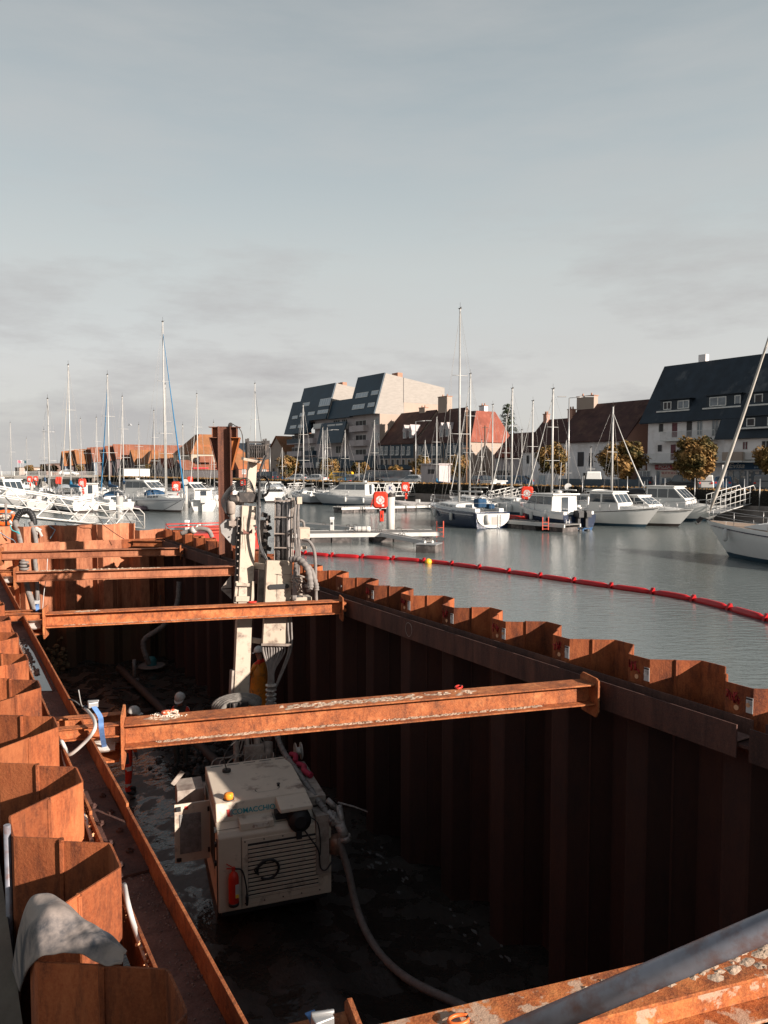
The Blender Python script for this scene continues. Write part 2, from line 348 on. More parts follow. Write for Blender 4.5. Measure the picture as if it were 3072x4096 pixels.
def where(y, x, far=False):
    ys = [st_y(k, x) for k in range(5)]
    if y < ys[0]: return 'nearer than the %s' % SN[0], 0
    for k in range(4):
        if y < ys[k + 1]: return 'beyond the %s' % SN[k], k + 1
    return 'beyond the %s' % SN[4], 5
used = set(); cnt = {}
def put_pile(src, x, y, rz, wall, face, grp, zj=0.0):
    w_, kk = where(y, x); key = (wall, kk); cnt[key] = cnt.get(key, 0) + 1
    lab = 'rusty sheet pile of the %s, %s %s, %s' % (wall, ORD[cnt[key] - 1], w_, face)
    o = src if src.name not in used else src.copy()
    if src.name in used: COL.objects.link(o)
    used.add(src.name); o.location = PF.w(x, y, zj); o.rotation_euler = (0, 0, rz); return tag(o, lab, 'sheet pile', grp)
y = 4.306 - 1.294 * 3; k = 1
while y < 28.7:
    inner = k % 2 == 1
    put_pile(pl_left, VL, y, PA - R(90) if inner else PA + R(90), 'left pit wall', 'trough inward' if not inner else 'flange inward', 'sheet piles of the left pit wall', random.uniform(-.012, .012))
    y += PW; k += 1
y = 6.63 - 1.29 * 5.5; k = 1; right_piles = []
while y < 28.2:
    inner = k % 2 == 1
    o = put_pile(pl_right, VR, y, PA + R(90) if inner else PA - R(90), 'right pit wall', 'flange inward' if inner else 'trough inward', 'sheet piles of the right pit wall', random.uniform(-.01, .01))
    right_piles.append((o, inner, y))
    if inner and y > 2 and y < 20:      # markings on the flange, seen in the photograph
        mk = MB(); mk.lathe([(.028, -.003), (.028, .004)], (.02, AMP + .006, 1.56), 10, Matrix.Rotation(R(90), 4, 'X')); mk.build('lifting_hole', HOLEM, o); mk = MB(); mk.lathe([(.024, -.003), (.024, .004)], (-.11, AMP + .006, 1.62), 10, Matrix.Rotation(R(90), 4, 'X')); mk.build('lifting_hole', WHITE if k % 3 else HOLEM, o)  # light showing through the holes painted as pale discs
        if y < 13:
            mk = MB()
            for q in range(5): mk.tube([(.0 + .03 * q + random.uniform(-.02, .02), AMP + .006, 1.60 + random.uniform(0, .14)) for _ in range(4)], .010, 4)
            mk.build('spray_mark', PAINTR, o)
            mk = MB(); mk.box((-.125, AMP + .004, 1.62), (.075, .004, .16)); pl_ = mk.build('label_plate', PLATE, o)
            mk = MB(); mk.box((-.125, AMP + .0075, 1.685), (.072, .003, .018))
            for q in range(4): mk.box((-.125 - .008, AMP + .0075, 1.66 - q * .012), (.045, .003, .003))
            mk.build('label_print', INK, pl_)
    y += PW; k += 1
d = (BK1 - BK0).normalized(); n_ = 11; BW = (BK1 - BK0).length / n_; ang = math.atan2(d.y, d.x)
xsplit = pf(579, 2090, 2.05).x
for k in range(n_):
    p = BK0 + d * (BW * (k + .5)); inner = k % 2 == 1
    src = pl_back if k < 9 else pl_backlow
    lab = 'pale rusty sheet pile of the far pit wall, %s from the left corner' % ORD[k]
    o = src if src.name not in used else src.copy()
    if src.name in used: COL.objects.link(o)
    used.add(src.name); o.location = PF.w(p.x, p.y, 0); o.rotation_euler = (0, 0, PA + ang + (R(180) if inner else 0)); tag(o, lab, 'sheet pile', 'sheet piles of the far pit wall')
# a band of hardened mud and weed at the foot of the far wall
# ------------------------------------------------------------------ walers (H beams lying on their side)
def hbeam(m, a, b, w_, h, tf, tw, side=False, web=0):
    """H section from a to b; side=True: flanges vertical"""
    a, b = Vector(a), Vector(b)
    y = (b - a).normalized(); x = y.cross(Vector((0, 0, 1))).normalized(); z = x.cross(y)
    if side:
        for s in (-1, 1): m.bar(a + x * s * (w_ / 2 - tf / 2), b + x * s * (w_ / 2 - tf / 2), tf, h)
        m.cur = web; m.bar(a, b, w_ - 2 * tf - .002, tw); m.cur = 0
    else:
        for s in (-1, 1): m.bar(a + z * s * (h / 2 - tf / 2), b + z * s * (h / 2 - tf / 2), w_, tf)
        m.bar(a, b, tw, h - 2 * tf - .002)
WZ = WT - WH / 2
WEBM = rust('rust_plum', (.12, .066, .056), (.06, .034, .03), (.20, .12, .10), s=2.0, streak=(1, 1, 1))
def waler(label, x0, y0, x1, y1, wd, mt, extra=None):
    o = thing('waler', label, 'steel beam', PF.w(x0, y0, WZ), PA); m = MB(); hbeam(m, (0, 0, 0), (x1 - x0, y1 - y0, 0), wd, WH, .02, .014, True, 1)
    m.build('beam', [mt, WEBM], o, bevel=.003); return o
cL, cR = .993, 6.79
usp = pf(512, 3219, WT).y
w1 = waler('rusty H beam waler nearest the camera along the left sheet piles, littered with grit', cL - .012, -3, cL - .012, usp - .03, .28, RUSTB)
w2 = waler('rusty H beam waler along the left pit wall beyond the bolted splice', cL, usp + .03, cL, 28.5, .28, RUSTB)
m = MB()
m.bb(-.13, .11, usp - .75, usp + .75, .012, .028); sp = thing('splice_plate', 'bolted steel splice plate joining the two left walers', 'steel plate', PF.w(cL, 0, WZ), PA); m.build('plate', RUSTD, sp)
for q in range(8):
    m = MB(); m.lathe([(.026, .028), (.026, .045), (.012, .046), (.012, .06)], (.045 if q % 2 else -.05, usp - .62 + q * .17, 0), 6, sm=False); m.build('bolt', RUSTD, sp)
ug = pf(2961, 2900, WT).y; ug2 = pf(2998, 2911, WT).y
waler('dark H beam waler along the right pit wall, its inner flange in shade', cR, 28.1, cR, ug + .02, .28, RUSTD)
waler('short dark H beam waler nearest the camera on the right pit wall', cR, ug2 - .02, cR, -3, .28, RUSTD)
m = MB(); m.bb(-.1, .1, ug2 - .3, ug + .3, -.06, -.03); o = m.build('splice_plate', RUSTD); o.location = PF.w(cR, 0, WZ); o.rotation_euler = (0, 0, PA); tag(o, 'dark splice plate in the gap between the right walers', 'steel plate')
nb = d.orthogonal() if False else Vector((d.y, -d.x)); off = nb * .40
p0, p1 = BK0 + off + d * .4, BK1 + off - d * .25
q1 = p0 + d * ((pf(483, 2158, WT).x - p0.x) / d.x)
waler('pale rust brown waler across the far pit wall', p0.x, p0.y, q1.x, q1.y, .28, RUSTP)
waler('darker end piece of the far waler beside the right corner', q1.x + .01, q1.y, p1.x, p1.y, .26, RUST)
# corner brace at the far right corner
m = MB(); hbeam(m, (0, 0, 0), (.9, -.75, 0), .2, .2, .014, .01); o = m.build('corner_brace', RUSTB); o.location = PF.w(p1.x - 1.15, p1.y - .1, WT - .12); o.rotation_euler = (0, 0, PA); tag(o, 'short diagonal brace in the far right corner of the pit', 'steel beam')

# ------------------------------------------------------------------ struts
SH, SW = .245, .27
SLAB = ['rusty H beam strut at the bottom right under the grey rail, splashed with pale mortar', 'bright orange rusty H beam strut in front of the drill, with mortar dirt on it', 'smooth rusty H beam strut passing just in front of the drill mast', 'dirty rusty H beam strut, third from the far wall end, with rubble on top', 'pale rusty H beam strut closest to the far pit wall']
SLAB[3] = 'dirty rusty H beam strut with rubble along its top, behind the drill mast'
def strut(k):
    x0, x1 = 1.49, cR - .27; y0, y1 = st_y(k, x0), st_y(k, x1)
    o = thing('strut', SLAB[k], 'steel beam', PF.w(x0, y0, WT - SH / 2), PA, 'struts across the pit')
    dx, dy = x1 - x0, y1 - y0; m = MB(); hbeam(m, (0, 0, 0), (dx, dy, 0), SW, SH, .016, .012); m.build('beam', RUSTM if k == 0 else RUSTB if k < 3 else RUSTP, o, bevel=.003)
    e = Vector((dx, dy, 0)).normalized(); nn = Vector((-e.y, e.x, 0)); MX = Matrix((e, nn, Vector((0, 0, 1)))).transposed().to_4x4()
    for s, pos, hh, ww in ((-1, Vector((0, 0, 0)) - e * .014, .54, .46), (1, Vector((dx, dy, 0)) + e * .012, .46, .40)):
        m = MB(Matrix.Translation(pos) @ MX); c = .05
        poly = [(-ww / 2 + c, -hh / 2 - .03), (ww / 2 - c, -hh / 2 - .03), (ww / 2, -hh / 2 + c), (ww / 2, hh / 2 - c - .03), (ww / 2 - c, hh / 2 - .03), (-ww / 2 + c, hh / 2 - .03), (-ww / 2, hh / 2 - c), (-ww / 2, -hh / 2 + c)]
        m.prism(poly, lambda a, b, t: (t, a, b), -.011, .011); m.build('end_plate', RUSTB, o)
    # brackets to the left waler and the packing on the right
    for s in (-1, 1):
        m = MB(Matrix.Translation(-e * .03) @ MX); L0 = -.34 if s < 0 else -.42
        hbeam(m, (L0 - .28, s * .16, .10), (-.0, s * .16, .10), .10, .12, .01, .008); m.build('bracket', RUSTB, o)
    m = MB(Matrix.Translation(-e * .03) @ MX); m.box((-.20, 0, -.22), (.36, .30, .02)); m.box((-.20, .15, -.12), (.36, .012, .2)); m.build('shelf', RUSTB, o)
    m = MB(Matrix.Translation(-e * .03) @ MX)      # cast jack: star ribbed blocks
    for q in range(4):
        a = R(45 + 90 * q); m.box((-.17, math.cos(a) * .07, -.04 + math.sin(a) * .07), (.22, .12, .03), Matrix.Rotation(a, 4, 'X'))
    m.lathe([(.05, -.33), (.05, -.02), (.035, -.02), (.035, 0)], (0, 0, -.04), 10, Matrix.Rotation(R(90), 4, 'Y') @ Matrix.Scale(1, 4)); m.build('screw_jack', mat('galvanised', (.5, .48, .45), .5, metal=.3, dirt=(.3, .22, .16), dscale=8), o)
    m = MB(Matrix.Translation(Vector((dx, dy, 0)) + e * .03) @ MX); m.box((.03, 0, .06), (.07, .18, .05)); m.box((.03, 0, -.06), (.07, .18, .05)); m.build('packing', RUSTB, o)
    return o
struts = [strut(k) for k in range(5)]
# ------------------------------------------------------------------ dirt and grit lying on the steel
DIRT = mat('dry_mortar', (.36, .265, .195), .95, scale=9, var=.35, bump=.5, bscale=40, dirt=(.10, .07, .05), dscale=14, dlo=.6, dhi=.68)
def rubble(m, p, r):
    i = len(m.v); n = 6
    for z, rr in ((-.35, .8), (.35, .6)):
        for j in range(n): a = 6.283 * (j + random.random() * .5) / n; m.pt((p[0] + r * rr * math.cos(a) * random.uniform(.7, 1.3), p[1] + r * rr * math.sin(a) * random.uniform(.7, 1.3), p[2] + r * z * random.uniform(.7, 1)))
    t = m.pt((p[0], p[1], p[2] + r * .6))
    for j in range(n): m.face((i + j, i + (j + 1) % n, i + n + (j + 1) % n, i + n + j)); m.face((i + n + j, i + n + (j + 1) % n, t))
def dirt_on(k, segs, level, label, offx=0, wid=.2, nper=160, rr=(.003, .009)):
    m = MB(PF.M); x0 = 1.49; s = ST[k][2]
    for a, b, dens in segs:
        nn = int((b - a) * nper * dens * .14)
        for _ in range(nn):
            x = random.uniform(a, b); o = random.triangular(-wid / 2, wid / 2, offx); edge = min(x - a, b - x) / (b - a) * 2
            rubble(m, (x, st_y(k, x) + o, level), random.uniform(*rr) * (1 + edge))
        for _ in range(int((b - a) * 95 * dens)):      # flat crusts
            x = random.uniform(a, b); o = random.triangular(-wid * .42, wid * .42, offx); r0 = random.uniform(.010, .034) * (wid / .2) ** .35; n_v = 9; hh = random.uniform(.002, .007); c = m.pt((x, st_y(k, x) + o, level + hh)); ring = []
            for j in range(n_v): q = 6.283 * j / n_v; rr_ = r0 * random.uniform(.55, 1.2); ring.append(m.pt((x + rr_ * 1.6 * math.cos(q), st_y(k, x) + max(-wid * .6, min(wid * .6, o - offx + rr_ * math.sin(q))) + offx, level - .003)))
            for j in range(n_v): m.face((c, ring[j], ring[(j + 1) % n_v]))
    return tag(m.build('dirt', DIRT), label, 'dirt', kind='stuff')
dirt_on(1, [(1.72, 1.98, 1.0), (3.0, 4.4, 1.0), (4.4, 5.1, .4)], WT + .003, 'pale mortar dirt lying along the top of the orange strut')
dirt_on(1, [(1.75, 5.9, 1.2)], WT - SH + .02, 'pale mortar dirt along the lower flange of the orange strut', offx=-.075, wid=.10)
dirt_on(0, [(2.6, 6.2, .5)], WT + .003, 'pale mortar splashes on the strut at the bottom right', wid=.22)
dirt_on(3, [(1.9, 4.7, .8)], WT + .004, 'brown rubble along the top of the strut behind the mast', rr=(.01, .03))
dirt_on(2, [(1.95, 2.35, 1.0)], WT + .004, 'small heap of mortar at the left end of the second strut')
dirt_on(2, [(1.75, 6.0, .6)], WT - SH + .02, 'thin dirt on the lower flange of the second strut', offx=-.075, wid=.08)
GRIT = mat('grey_grit', (.17, .13, .115), .9, scale=20, var=.5, bump=.6, bscale=60)
m = MB(PF.M); zt = WZ + .008
for _ in range(2600):
    y = random.uniform(1.5, 13) if random.random() < .85 else random.uniform(13, 26)
    x = random.triangular(.875, 1.105, 1.09 if y < 5 else .91); rubble(m, (x, y, zt + .002), random.choice((.003, .004, .005, .009)))
for _ in range(260): rubble(m, (random.uniform(.88, 1.01), random.uniform(10.5, 13.0), zt + .01), random.uniform(.01, .035))
tag(m.build('grit', GRIT), 'grit, gravel and crumbled mortar lying in the left waler', 'grit', kind='stuff')
m = MB(PF.M)
for _ in range(260): rubble(m, (.84 + random.gauss(0, .012), random.uniform(3.0, 6.6), WT - .03 + random.uniform(-.02, .02)), random.choice((.005, .008, .013)))
tag(m.build('debris', rust('rust_flakes', (.62, .30, .13), (.30, .10, .04), (.75, .5, .33), s=9, streak=(1, 1, 1))), 'orange and pale flakes of cut steel along the back edge of the left waler', 'debris', kind='stuff')
# pooled water in the left waler beyond the front strut
PUD = mat('puddle', (.05, .05, .055), .03, var=.1, spec=.9)
m = MB(PF.M); y0 = pf(215, 2745, 1.35).y
m.prism([(.88, y0 - .1), (1.08, y0 - .2), (1.09, y0 + 1.2), (1.03, y0 + 2.6), (.91, y0 + 2.9), (.885, y0 + 1.4)], lambda a, b, t: (a, b, t), zt + .001, zt + .006); tag(m.build('puddle', PUD), kind='structure')
# mud and weed at the foot of the far wall
m = MB(PF.M)
for _ in range(700):
    x = random.uniform(.9, 3.6); rubble(m, (x, 28.6 - random.random() * .5, FLOOR + abs(random.gauss(0, .35))), random.uniform(.05, .14))
tag(m.build('mud_heap', mat('mud_and_weed', (.11, .075, .04), .95, var=.5, scale=3, bump=.5)), 'low heap of mud and weed at the foot of the far wall', 'mud', kind='stuff')
COLR = rust('rust_column', (.11, .052, .04), (.04, .02, .018), (.26, .10, .05), s=1.2)
# ------------------------------------------------------------------ steel column with corbels, behind the far right corner
pc = PF.loc(atz(905, 2180, 1.8)); Yc = PF.w(pc.x, pc.y).y
o = thing('steel_column', 'tall rusty H beam column with corbel head beside the drill mast', 'column', PF.w(pc.x, pc.y, 1.2), R(4))
zt_, zp, zv = zat(1706, Yc) - 1.2, zat(1750, Yc) - 1.2, zat(1880, Yc) - 1.2
m = MB(); m.bb(-.185, -.165, -.17, .17, 0, zt_); m.bb(.165, .185, -.17, .17, 0, zt_); m.bb(-.164, .164, -.008, .008, 0, zt_); m.build('post', COLR, o)
for s in (-1, 1):
    m = MB(); m.bar((s * .19, 0, zv), (s * .43, 0, zp - .01), .018, .28, up=(0, 1, 0)); m.bar((s * .20, -.10, zv), (s * .43, -.10, zp - .02), .02, .03)
    m.prism([(s * .19, zv), (s * .42, zp - .02), (s * .19, zp - .02)], lambda a, b, t: (a, t, b), -.008, .008); m.bb(s * .19, s * .44, -.15, .15, zp - .016, zp); m.build('corbel', rust('rust_bright', (.34, .10, .028), (.20, .055, .02), (.42, .16, .05)) if s > 0 else COLR, o)  # left corbel takes the dark column rust to paint its shade
    m = MB(); m.bb(s * .19, s * .36, -.01, .01, zp, zt_ - .03); m.bb(s * .19, s * .45, -.14, .14, zt_ - .03, zt_ - .012); m.bb(s * .34, s * .36, -.12, .12, zp, zt_ - .03); m.build('head_stub', COLR, o)
m = MB()
m.tube(bez([(.20, -.05, zt_), (.24, -.05, zt_ + .06), (.30, -.05, zt_ + .02), (.42, -.06, zt_ - .05), (.52, -.08, zt_ - .35), (.53, -.1, zt_ - 1.4), (.53, -.1, .6)], 6), .014, 6); m.build('cable', DSTEEL, o)
m = MB(); m.lathe([(.05, -.02), (.07, 0), (.05, .02)], (.17, -.05, zt_ + .05), 8, Matrix.Rotation(R(70), 4, 'X')); m.tube([(.1, -.05, zt_), (.16, -.05, zt_ + .10), (.22, -.05, zt_ + .03)], .015, 5); m.build('shackle', DSTEEL, o)

c = pf(1644, 2515, 1.34); m = MB(PF.M)
m.tube([(cR - .142, c.y + .10 * math.cos(R(a)) * 1.0, 1.335 + .115 * math.sin(R(a)) * (1 + .05 * math.sin(R(3 * a)))) for a in range(0, 361, 15)], .0035, 4)
tag(m.build('chalk_mark', mat('chalk', (.30, .26, .23), .9)), 'thin chalk circle drawn on the dark right waler', 'mark')

hd_ = thing('shade_panel', 'unseen grey panel added at the near end of the pit to shade the nearest piles', 'shade panel', PF.w(.95, -.45, 1.35), PA); m = MB(); m.bb(0, 1.7, -.02, .02, .1, 2.08); m.build('panel', CONC, hd_)  # added panel out of view, placed to shade the nearest piles
for q in (0, .83, 1.66): m = MB(); m.bb(q, q + .06, -.10, -.022, 0, 1.8); m.build('post', DSTEEL, hd_)
# ------------------------------------------------------------------ drilling rig
rb = atz(1106, 3612, -2.45)
RF = Frame((rb.x, rb.y, FLOOR), R(19.2))
rig = thing('drilling_rig', 'cream tracked drilling rig with open side door, louvred engine cover and tall mast of hoses', 'drilling rig', RF.o, RF.a)
def P(px, py, Y): return RF.loc(aty(px, py, Y))
def hull_prof(m, poly, x0, x1): m.prism(poly, lambda a, b, t: (t, a, b), x0, x1)
# engine cover: lower rear body, sloped shelf, hood with sloping sides
m = MB(); hull_prof(m, [(0, .55), (1.75, .55), (1.75, 1.80), (.27, 1.80), (.06, 1.72), (0, 1.66)], -.85, .85)
m.cur = 1; m.bb(-.80, .80, .05, 1.6, .46, .549)
m.cur = 0; eng = m.build('engine_cover', [CREAMB, BLK], rig, bevel=.018)
m = MB(); hull_prof(m, [(.24, 1.79), (1.78, 1.79), (1.78, 2.07), (.33, 2.04)], -.84, .55); hood = m.build('hood', CREAMB, rig, bevel=.015)
m = MB(); hull_prof(m, [(-.06, 1.93), (.30, 1.86), (.34, 2.026), (-.05, 1.985)], .06, .548); m.build('exhaust_shroud', CREAMB, rig, bevel=.01)
m = MB(); hull_prof(m, [(.03, 1.715), (.26, 1.80), (.26, 1.84), (.05, 1.81)], -.52, -.02); m.build('filter_box', CREAMB, rig, bevel=.008)
m = MB(); m.box((-.22, .036, 1.765), (.24, .006, .055)); m.build('torn_sticker', mat('torn_paper', (.6, .56, .5), .9, dirt=(.35, .25, .2), dscale=20), rig)
m = MB()
for r_ in range(2):
    for q in range(5): m.box((-.66 + q * .27, 1.70 + r_ * .05 + .0, 2.064), (.20, .028, .01))
m.build('vent_slots', BLK, hood)
m = MB(); m.tube(bez([(-.20, .62, 2.05), (-.19, .56, 2.042), (-.14, .53, 2.04), (.10, .54, 2.04), (.17, .60, 2.045), (.18, .66, 2.05)], 4), .006, 5); m.lathe([(.02, 0), (.02, .03), (.028, .035), (.028, .045)], (.17, .66, 2.045), 8); m.build('filler_flap', BLK, hood)
m = MB(); m.lathe([(.07, 0), (.07, .05), (.05, .055)], (-.53, 1.45, 2.05), 12); m.tube(bez([(-.53, 1.45, 2.1), (-.56, 1.5, 2.3), (-.4, 1.7, 2.42), (-.15, 1.9, 2.45)], 5), .010, 5); m.build('filler_cap', DSTEEL, hood)
m = MB(); m.lathe([(.085, 0), (.085, .02), (.06, .025)], (-.63, .44, 2.03), 16); bs = m.build('beacon', DSTEEL, rig)
m = MB(); m.lathe([(.07, .022), (.07, .085), (.064, .10), (.03, .108)], (-.63, .44, 2.03), 16); m.build('lens', mat('amber_lens', (.85, .28, .03), .2), bs)
TX = Matrix.Rotation(R(90), 4, 'X')
text('COMACCHIO', .105, Matrix.Translation((-.28, .272, 1.905)) @ Matrix.Rotation(R(-20), 4, 'X') @ TX, mat('teal_lettering', (.03, .26, .30), .6), rig, bold=.0015, sx=1.0)
m = MB()
for q, c in enumerate((-.655, -.615)): m.cur = q; m.box((c, .274, 1.905), (.036, .012, .10), Matrix.Rotation(R(-17), 4, 'X'))
m.cur = 0; m.box((-.635, .258, 1.86), (.075, .012, .01), Matrix.Rotation(R(-17), 4, 'X')); m.build('emblem', [mat('logo_red', (.55, .05, .04), .6), mat('logo_grey', (.25, .25, .25), .6)], rig)
AXR = Matrix.Rotation(R(90), 4, 'X')
# rear louvre panel
m = MB(); m.bb(-.50, .72, -.012, -.001, .62, 1.60); lp = m.build('rear_panel', CREAMB, rig, bevel=.005)
m = MB(); m.bb(-.42, .64, -.016, -.0125, .70, 1.53); m.build('louvre_void', BLK, lp)
m = MB()
for q in range(13): m.box((.11, -.022, .74 + q * .0625), (1.055, .034, .008), Matrix.Rotation(R(-42), 4, 'X')); m.box((.11, -.018, .722 + q * .0625), (1.055, .008, .030))
m.build('louvres', CREAMB, lp)
m = MB(); m.tube([(-.13 + .16 * math.cos(R(a)), -.055 - .01 * math.sin(R(a)), 1.12 + .15 * math.sin(R(a))) for a in range(-130, 200, 15)], .020, 8); m.tube(bez([(-.27, -.05, 1.06), (-.33, -.06, 1.15), (-.25, -.07, 1.20), (-.12, -.06, 1.28)], 4), .014, 6); m.build('coiled_hose', BLK, lp)
m = MB(); m.lathe([(.03, 0), (.072, .015), (.075, .03), (.075, .40), (.06, .46), (.03, .49), (.022, .50), (.022, .53)], (-.64, -.09, .70), 18); ex = m.build('fire_extinguisher', RED, rig)
m = MB(); m.lathe([(.076, .0), (.078, .05)], (-.64, -.09, .695), 18); m.build('foot_ring', BLK, ex)
m = MB(); m.box((-.64, -.09, 1.24), (.05, .05, .03)); m.bar((-.64, -.09, 1.25), (-.74, -.10, 1.33), .02, .01); m.bar((-.64, -.09, 1.24), (-.74, -.10, 1.26), .02, .01); m.build('lever', RED, ex)
m = MB(); m.tube(bez([(-.62, -.10, 1.24), (-.52, -.12, 1.20), (-.46, -.11, .95), (-.45, -.10, .78)], 6), .013, 6); m.lathe([(.016, 0), (.026, .12), (.02, .16)], (-.45, -.10, .66), 8); m.build('nozzle_hose', BLK, ex)
m = MB(); m.box((-.60, -.158, .93), (.05, .012, .20)); m.cur = 1; m.box((-.60, -.163, .86), (.045, .01, .05)); m.build('label_plate', [PLATE, mat('yellow_print', (.7, .45, .05), .6)], ex)
for z_ in (.64, 1.57):
    for q in range(5): m = MB(); m.lathe([(.012, 0), (.012, .008)], (-.46 + q * .28, -.013, z_), 6, AXR); m.build('panel_bolt', DSTEEL, lp)
m = MB(); m.bb(-.515, -.508, -.004, .0, .58, 1.64); m.bb(-.84, .84, .10, .104, 1.742, 1.746); m.build('panel_gap', BLK, rig)
m = MB(); m.bb(.755, .80, -.006, -.002, 1.22, 1.32); m.build('warning_sticker', mat('pink_sticker', (.5, .30, .26), .7), rig)
m = MB(); m.bb(-.36, -.10, .45, .62, 2.055, 2.062); m.build('oil_stain', mat('oil', (.10, .075, .06), .6, var=.5, scale=20), hood) if False else None
# open door and door gap
m = MB(); m.box((-1.13, .92, 1.40), (.53, .03, .92)); dr = m.build('side_door', CREAMB, rig, bevel=.006)
m = MB(); m.bb(-1.32, -1.0, .892, .904, 1.08, 1.70); m.build('foam_lining', mat('grey_foam', (.22, .21, .20), .95, var=.3, scale=14, bump=.8), dr)
m = MB(); m.bb(-1.37, -1.30, .875, .90, 1.76, 1.83); m.bb(-1.37, -1.30, .875, .90, .97, 1.02); m.bb(-.90, -.865, .885, .92, 1.70, 1.77); m.bb(-.90, -.865, .885, .92, 1.05, 1.12); m.build('latch', BLK, dr)
m = MB(); m.bb(-1.24, -1.19, .896, .905, 1.77, 1.82); m.build('emblem', mat('logo_red', (.55, .05, .04), .6), dr)
m = MB(); m.bb(-.862, -.851, .02, .07, .58, 1.64); m.bb(-.86, -.851, .35, .9, 1.05, 1.75); m.build('door_gap', BLK, rig)
m = MB()
for z in (1.72, 1.5, 1.22): m.bb(-.885, -.855, .10, .18, z, z + .05)
m.build('hinge', BLK, rig)
# air filter, pipes and valves at the right
m = MB(); AX = Matrix.Rotation(R(90), 4, 'X')
m.lathe([(.06, -.20), (.15, -.19), (.175, -.14), (.175, .02), (.16, .05), (.17, .06), (.17, .09), (.10, .11), (.09, .13)], (.36, .05, 1.76), 20, AX); m.box((.34, -.02, 1.56), (.08, .09, .12)); m.box((.22, .16, 1.83), (.40, .16, .10)); af = m.build('air_filter', BLK, rig)
m = MB(); m.tube(bez([(.42, -.02, 1.62), (.50, -.08, 1.50), (.62, -.1, 1.30), (.66, -.08, 1.02), (.74, -.1, .98), (.86, -.06, 1.1)], 6), .011, 6); m.tube(bez([(.5, 0, 1.8), (.62, -.05, 1.7), (.66, -.06, 1.45), (.66, -.06, 1.2)], 6), .009, 6); m.build('cable', BLK, rig)
m = MB(); rp = bez([(.30, 2.30, 2.55), (.42, 2.1, 2.35), (.50, 1.85, 2.12), (.60, 1.2, 2.0), (.68, .5, 1.93), (.76, .12, 1.83), (.84, -.05, 1.68)], 8); m.tube(rp, .045, 8)
for q in range(4, len(rp) - 1, 3):
    dv = (rp[q + 1] - rp[q]).normalized(); m.tube([rp[q] - dv * .012, rp[q] + dv * .012], .055, 8)
m.build('supply_pipe', HOSE, rig)
m = MB()
m.tube([(.80, .05, 1.80), (.98, -.08, 1.60)], .055, 10); m.tube([(.86, .02, 1.78), (.89, -.02, 1.62)], .07, 10); m.tube([(.95, -.1, 1.66), (1.02, -.14, 1.46)], .075, 12); m.tube([(1.02, -.14, 1.48), (1.04, -.15, 1.40)], .09, 12); m.tube([(.84, .2, 1.92), (.98, .15, 1.78)], .045, 8); m.tube([(1.0, .1, 1.85), (1.0, -.05, 1.62)], .05, 8)
for q in range(5): m.box((.86 + q * .035, .05 - q * .04, 1.78 - q * .05), (.10, .03, .04), Matrix.Rotation(q * .7, 4, 'Y'))
m.bar((.98, .1, 1.9), (1.22, .02, 1.83), .03, .012); m.bar((1.22, .02, 1.83), (1.42, -.03, 1.74), .02, .012); m.build('valve_manifold', mat('scraped_steel', (.36, .33, .31), .5, metal=.3, var=.35, scale=12, dirt=(.12, .1, .09), dscale=14), rig)
m = MB(); m.lathe([(.05, -.16), (.12, -.12), (.13, 0), (.12, .10), (.05, .14)], (.93, .0, 1.30), 14); m.build('air_tank', mat('worn_bronze', (.24, .15, .11), .4, metal=.5, var=.4, scale=9), rig)
m = MB(); m.tube(bez([(.66, 1.5, 2.02), (.74, 1.35, 2.02), (.70, 1.15, 2.03), (.78, .98, 2.0)], 5), .05, 8); m.tube(bez([(.60, 1.75, 2.1), (.66, 1.62, 2.12), (.62, 1.5, 2.06)], 5), .045, 8); m.build('glove', mat('crimson_cloth', (.30, .02, .05), .8), rig)
m = MB()
for s in (-.05, .05): m.lathe([(.15, -.006), (.15, .006)], (.78 + s, 1.95, 2.06), 16, Matrix.Rotation(R(90), 4, 'Y'))
m.lathe([(.07, -.05), (.07, .05)], (.78, 1.95, 2.06), 12, Matrix.Rotation(R(90), 4, 'Y')); m.build('hose_reel', mat('galvanised', (.5, .48, .45), .5), rig)
m = MB(); m.box((.70, .20, 1.35), (.20, .5, .9)); m.bb(.55, .84, .3, 1.75, 1.81, 1.95); m.build('side_frame', CREAMD, rig)
# tracks and chassis
for s in (-1, 1):
    m = MB(); prof = []
    for a in range(-90, 91, 15): prof.append((2.9 + .27 * math.cos(R(a)), .28 + .27 * math.sin(R(a))))
    for a in range(90, 271, 15): prof.append((.85 + .27 * math.cos(R(a)), .28 + .27 * math.sin(R(a))))
    m.prism(prof, lambda a, b, t: (t, a, b), s * .62 - .18, s * .62 + .18)
    for q in range(30): m.bb(s * .62 - .19, s * .62 + .19, .85 + q * .070, .872 + q * .070, .53, .565)
    m.build('crawler_track', DSTEEL, rig)
m = MB(); m.bb(-.5, .5, 1.6, 3.6, .5, .9); m.bb(-.35, .35, 2.2, 3.2, .9, 1.3); m.bb(-.85, -.40, 1.85, 2.4, .6, 1.55); m.bb(.35, .7, 1.85, 2.5, .6, 1.5); m.build('chassis', CREAMD, rig)
m = MB(); m.tube([(-.25, 2.3, 1.0), (-.25, 2.35, 2.6)], .05, 10); m.tube([(-.05, 2.3, 1.0), (-.05, 2.35, 2.6)], .035, 10); m.tube([(.12, 2.3, 1.6), (.12, 2.35, 2.6)], .06, 10); m.bb(-.12, .22, 2.2, 2.3, 1.9, 2.15)
for q in range(9): m.tube(bez([(-.75 + q * .12, 1.9, 1.5), (-.7 + q * .13, 1.95, 1.8 + random.random() * .3), (-.3 + q * .08, 2.3, 2.0), (-.1 + q * .03, 2.5, 2.4)], 4), .013, 5)
m.build('hydraulics', CREAMD, rig)
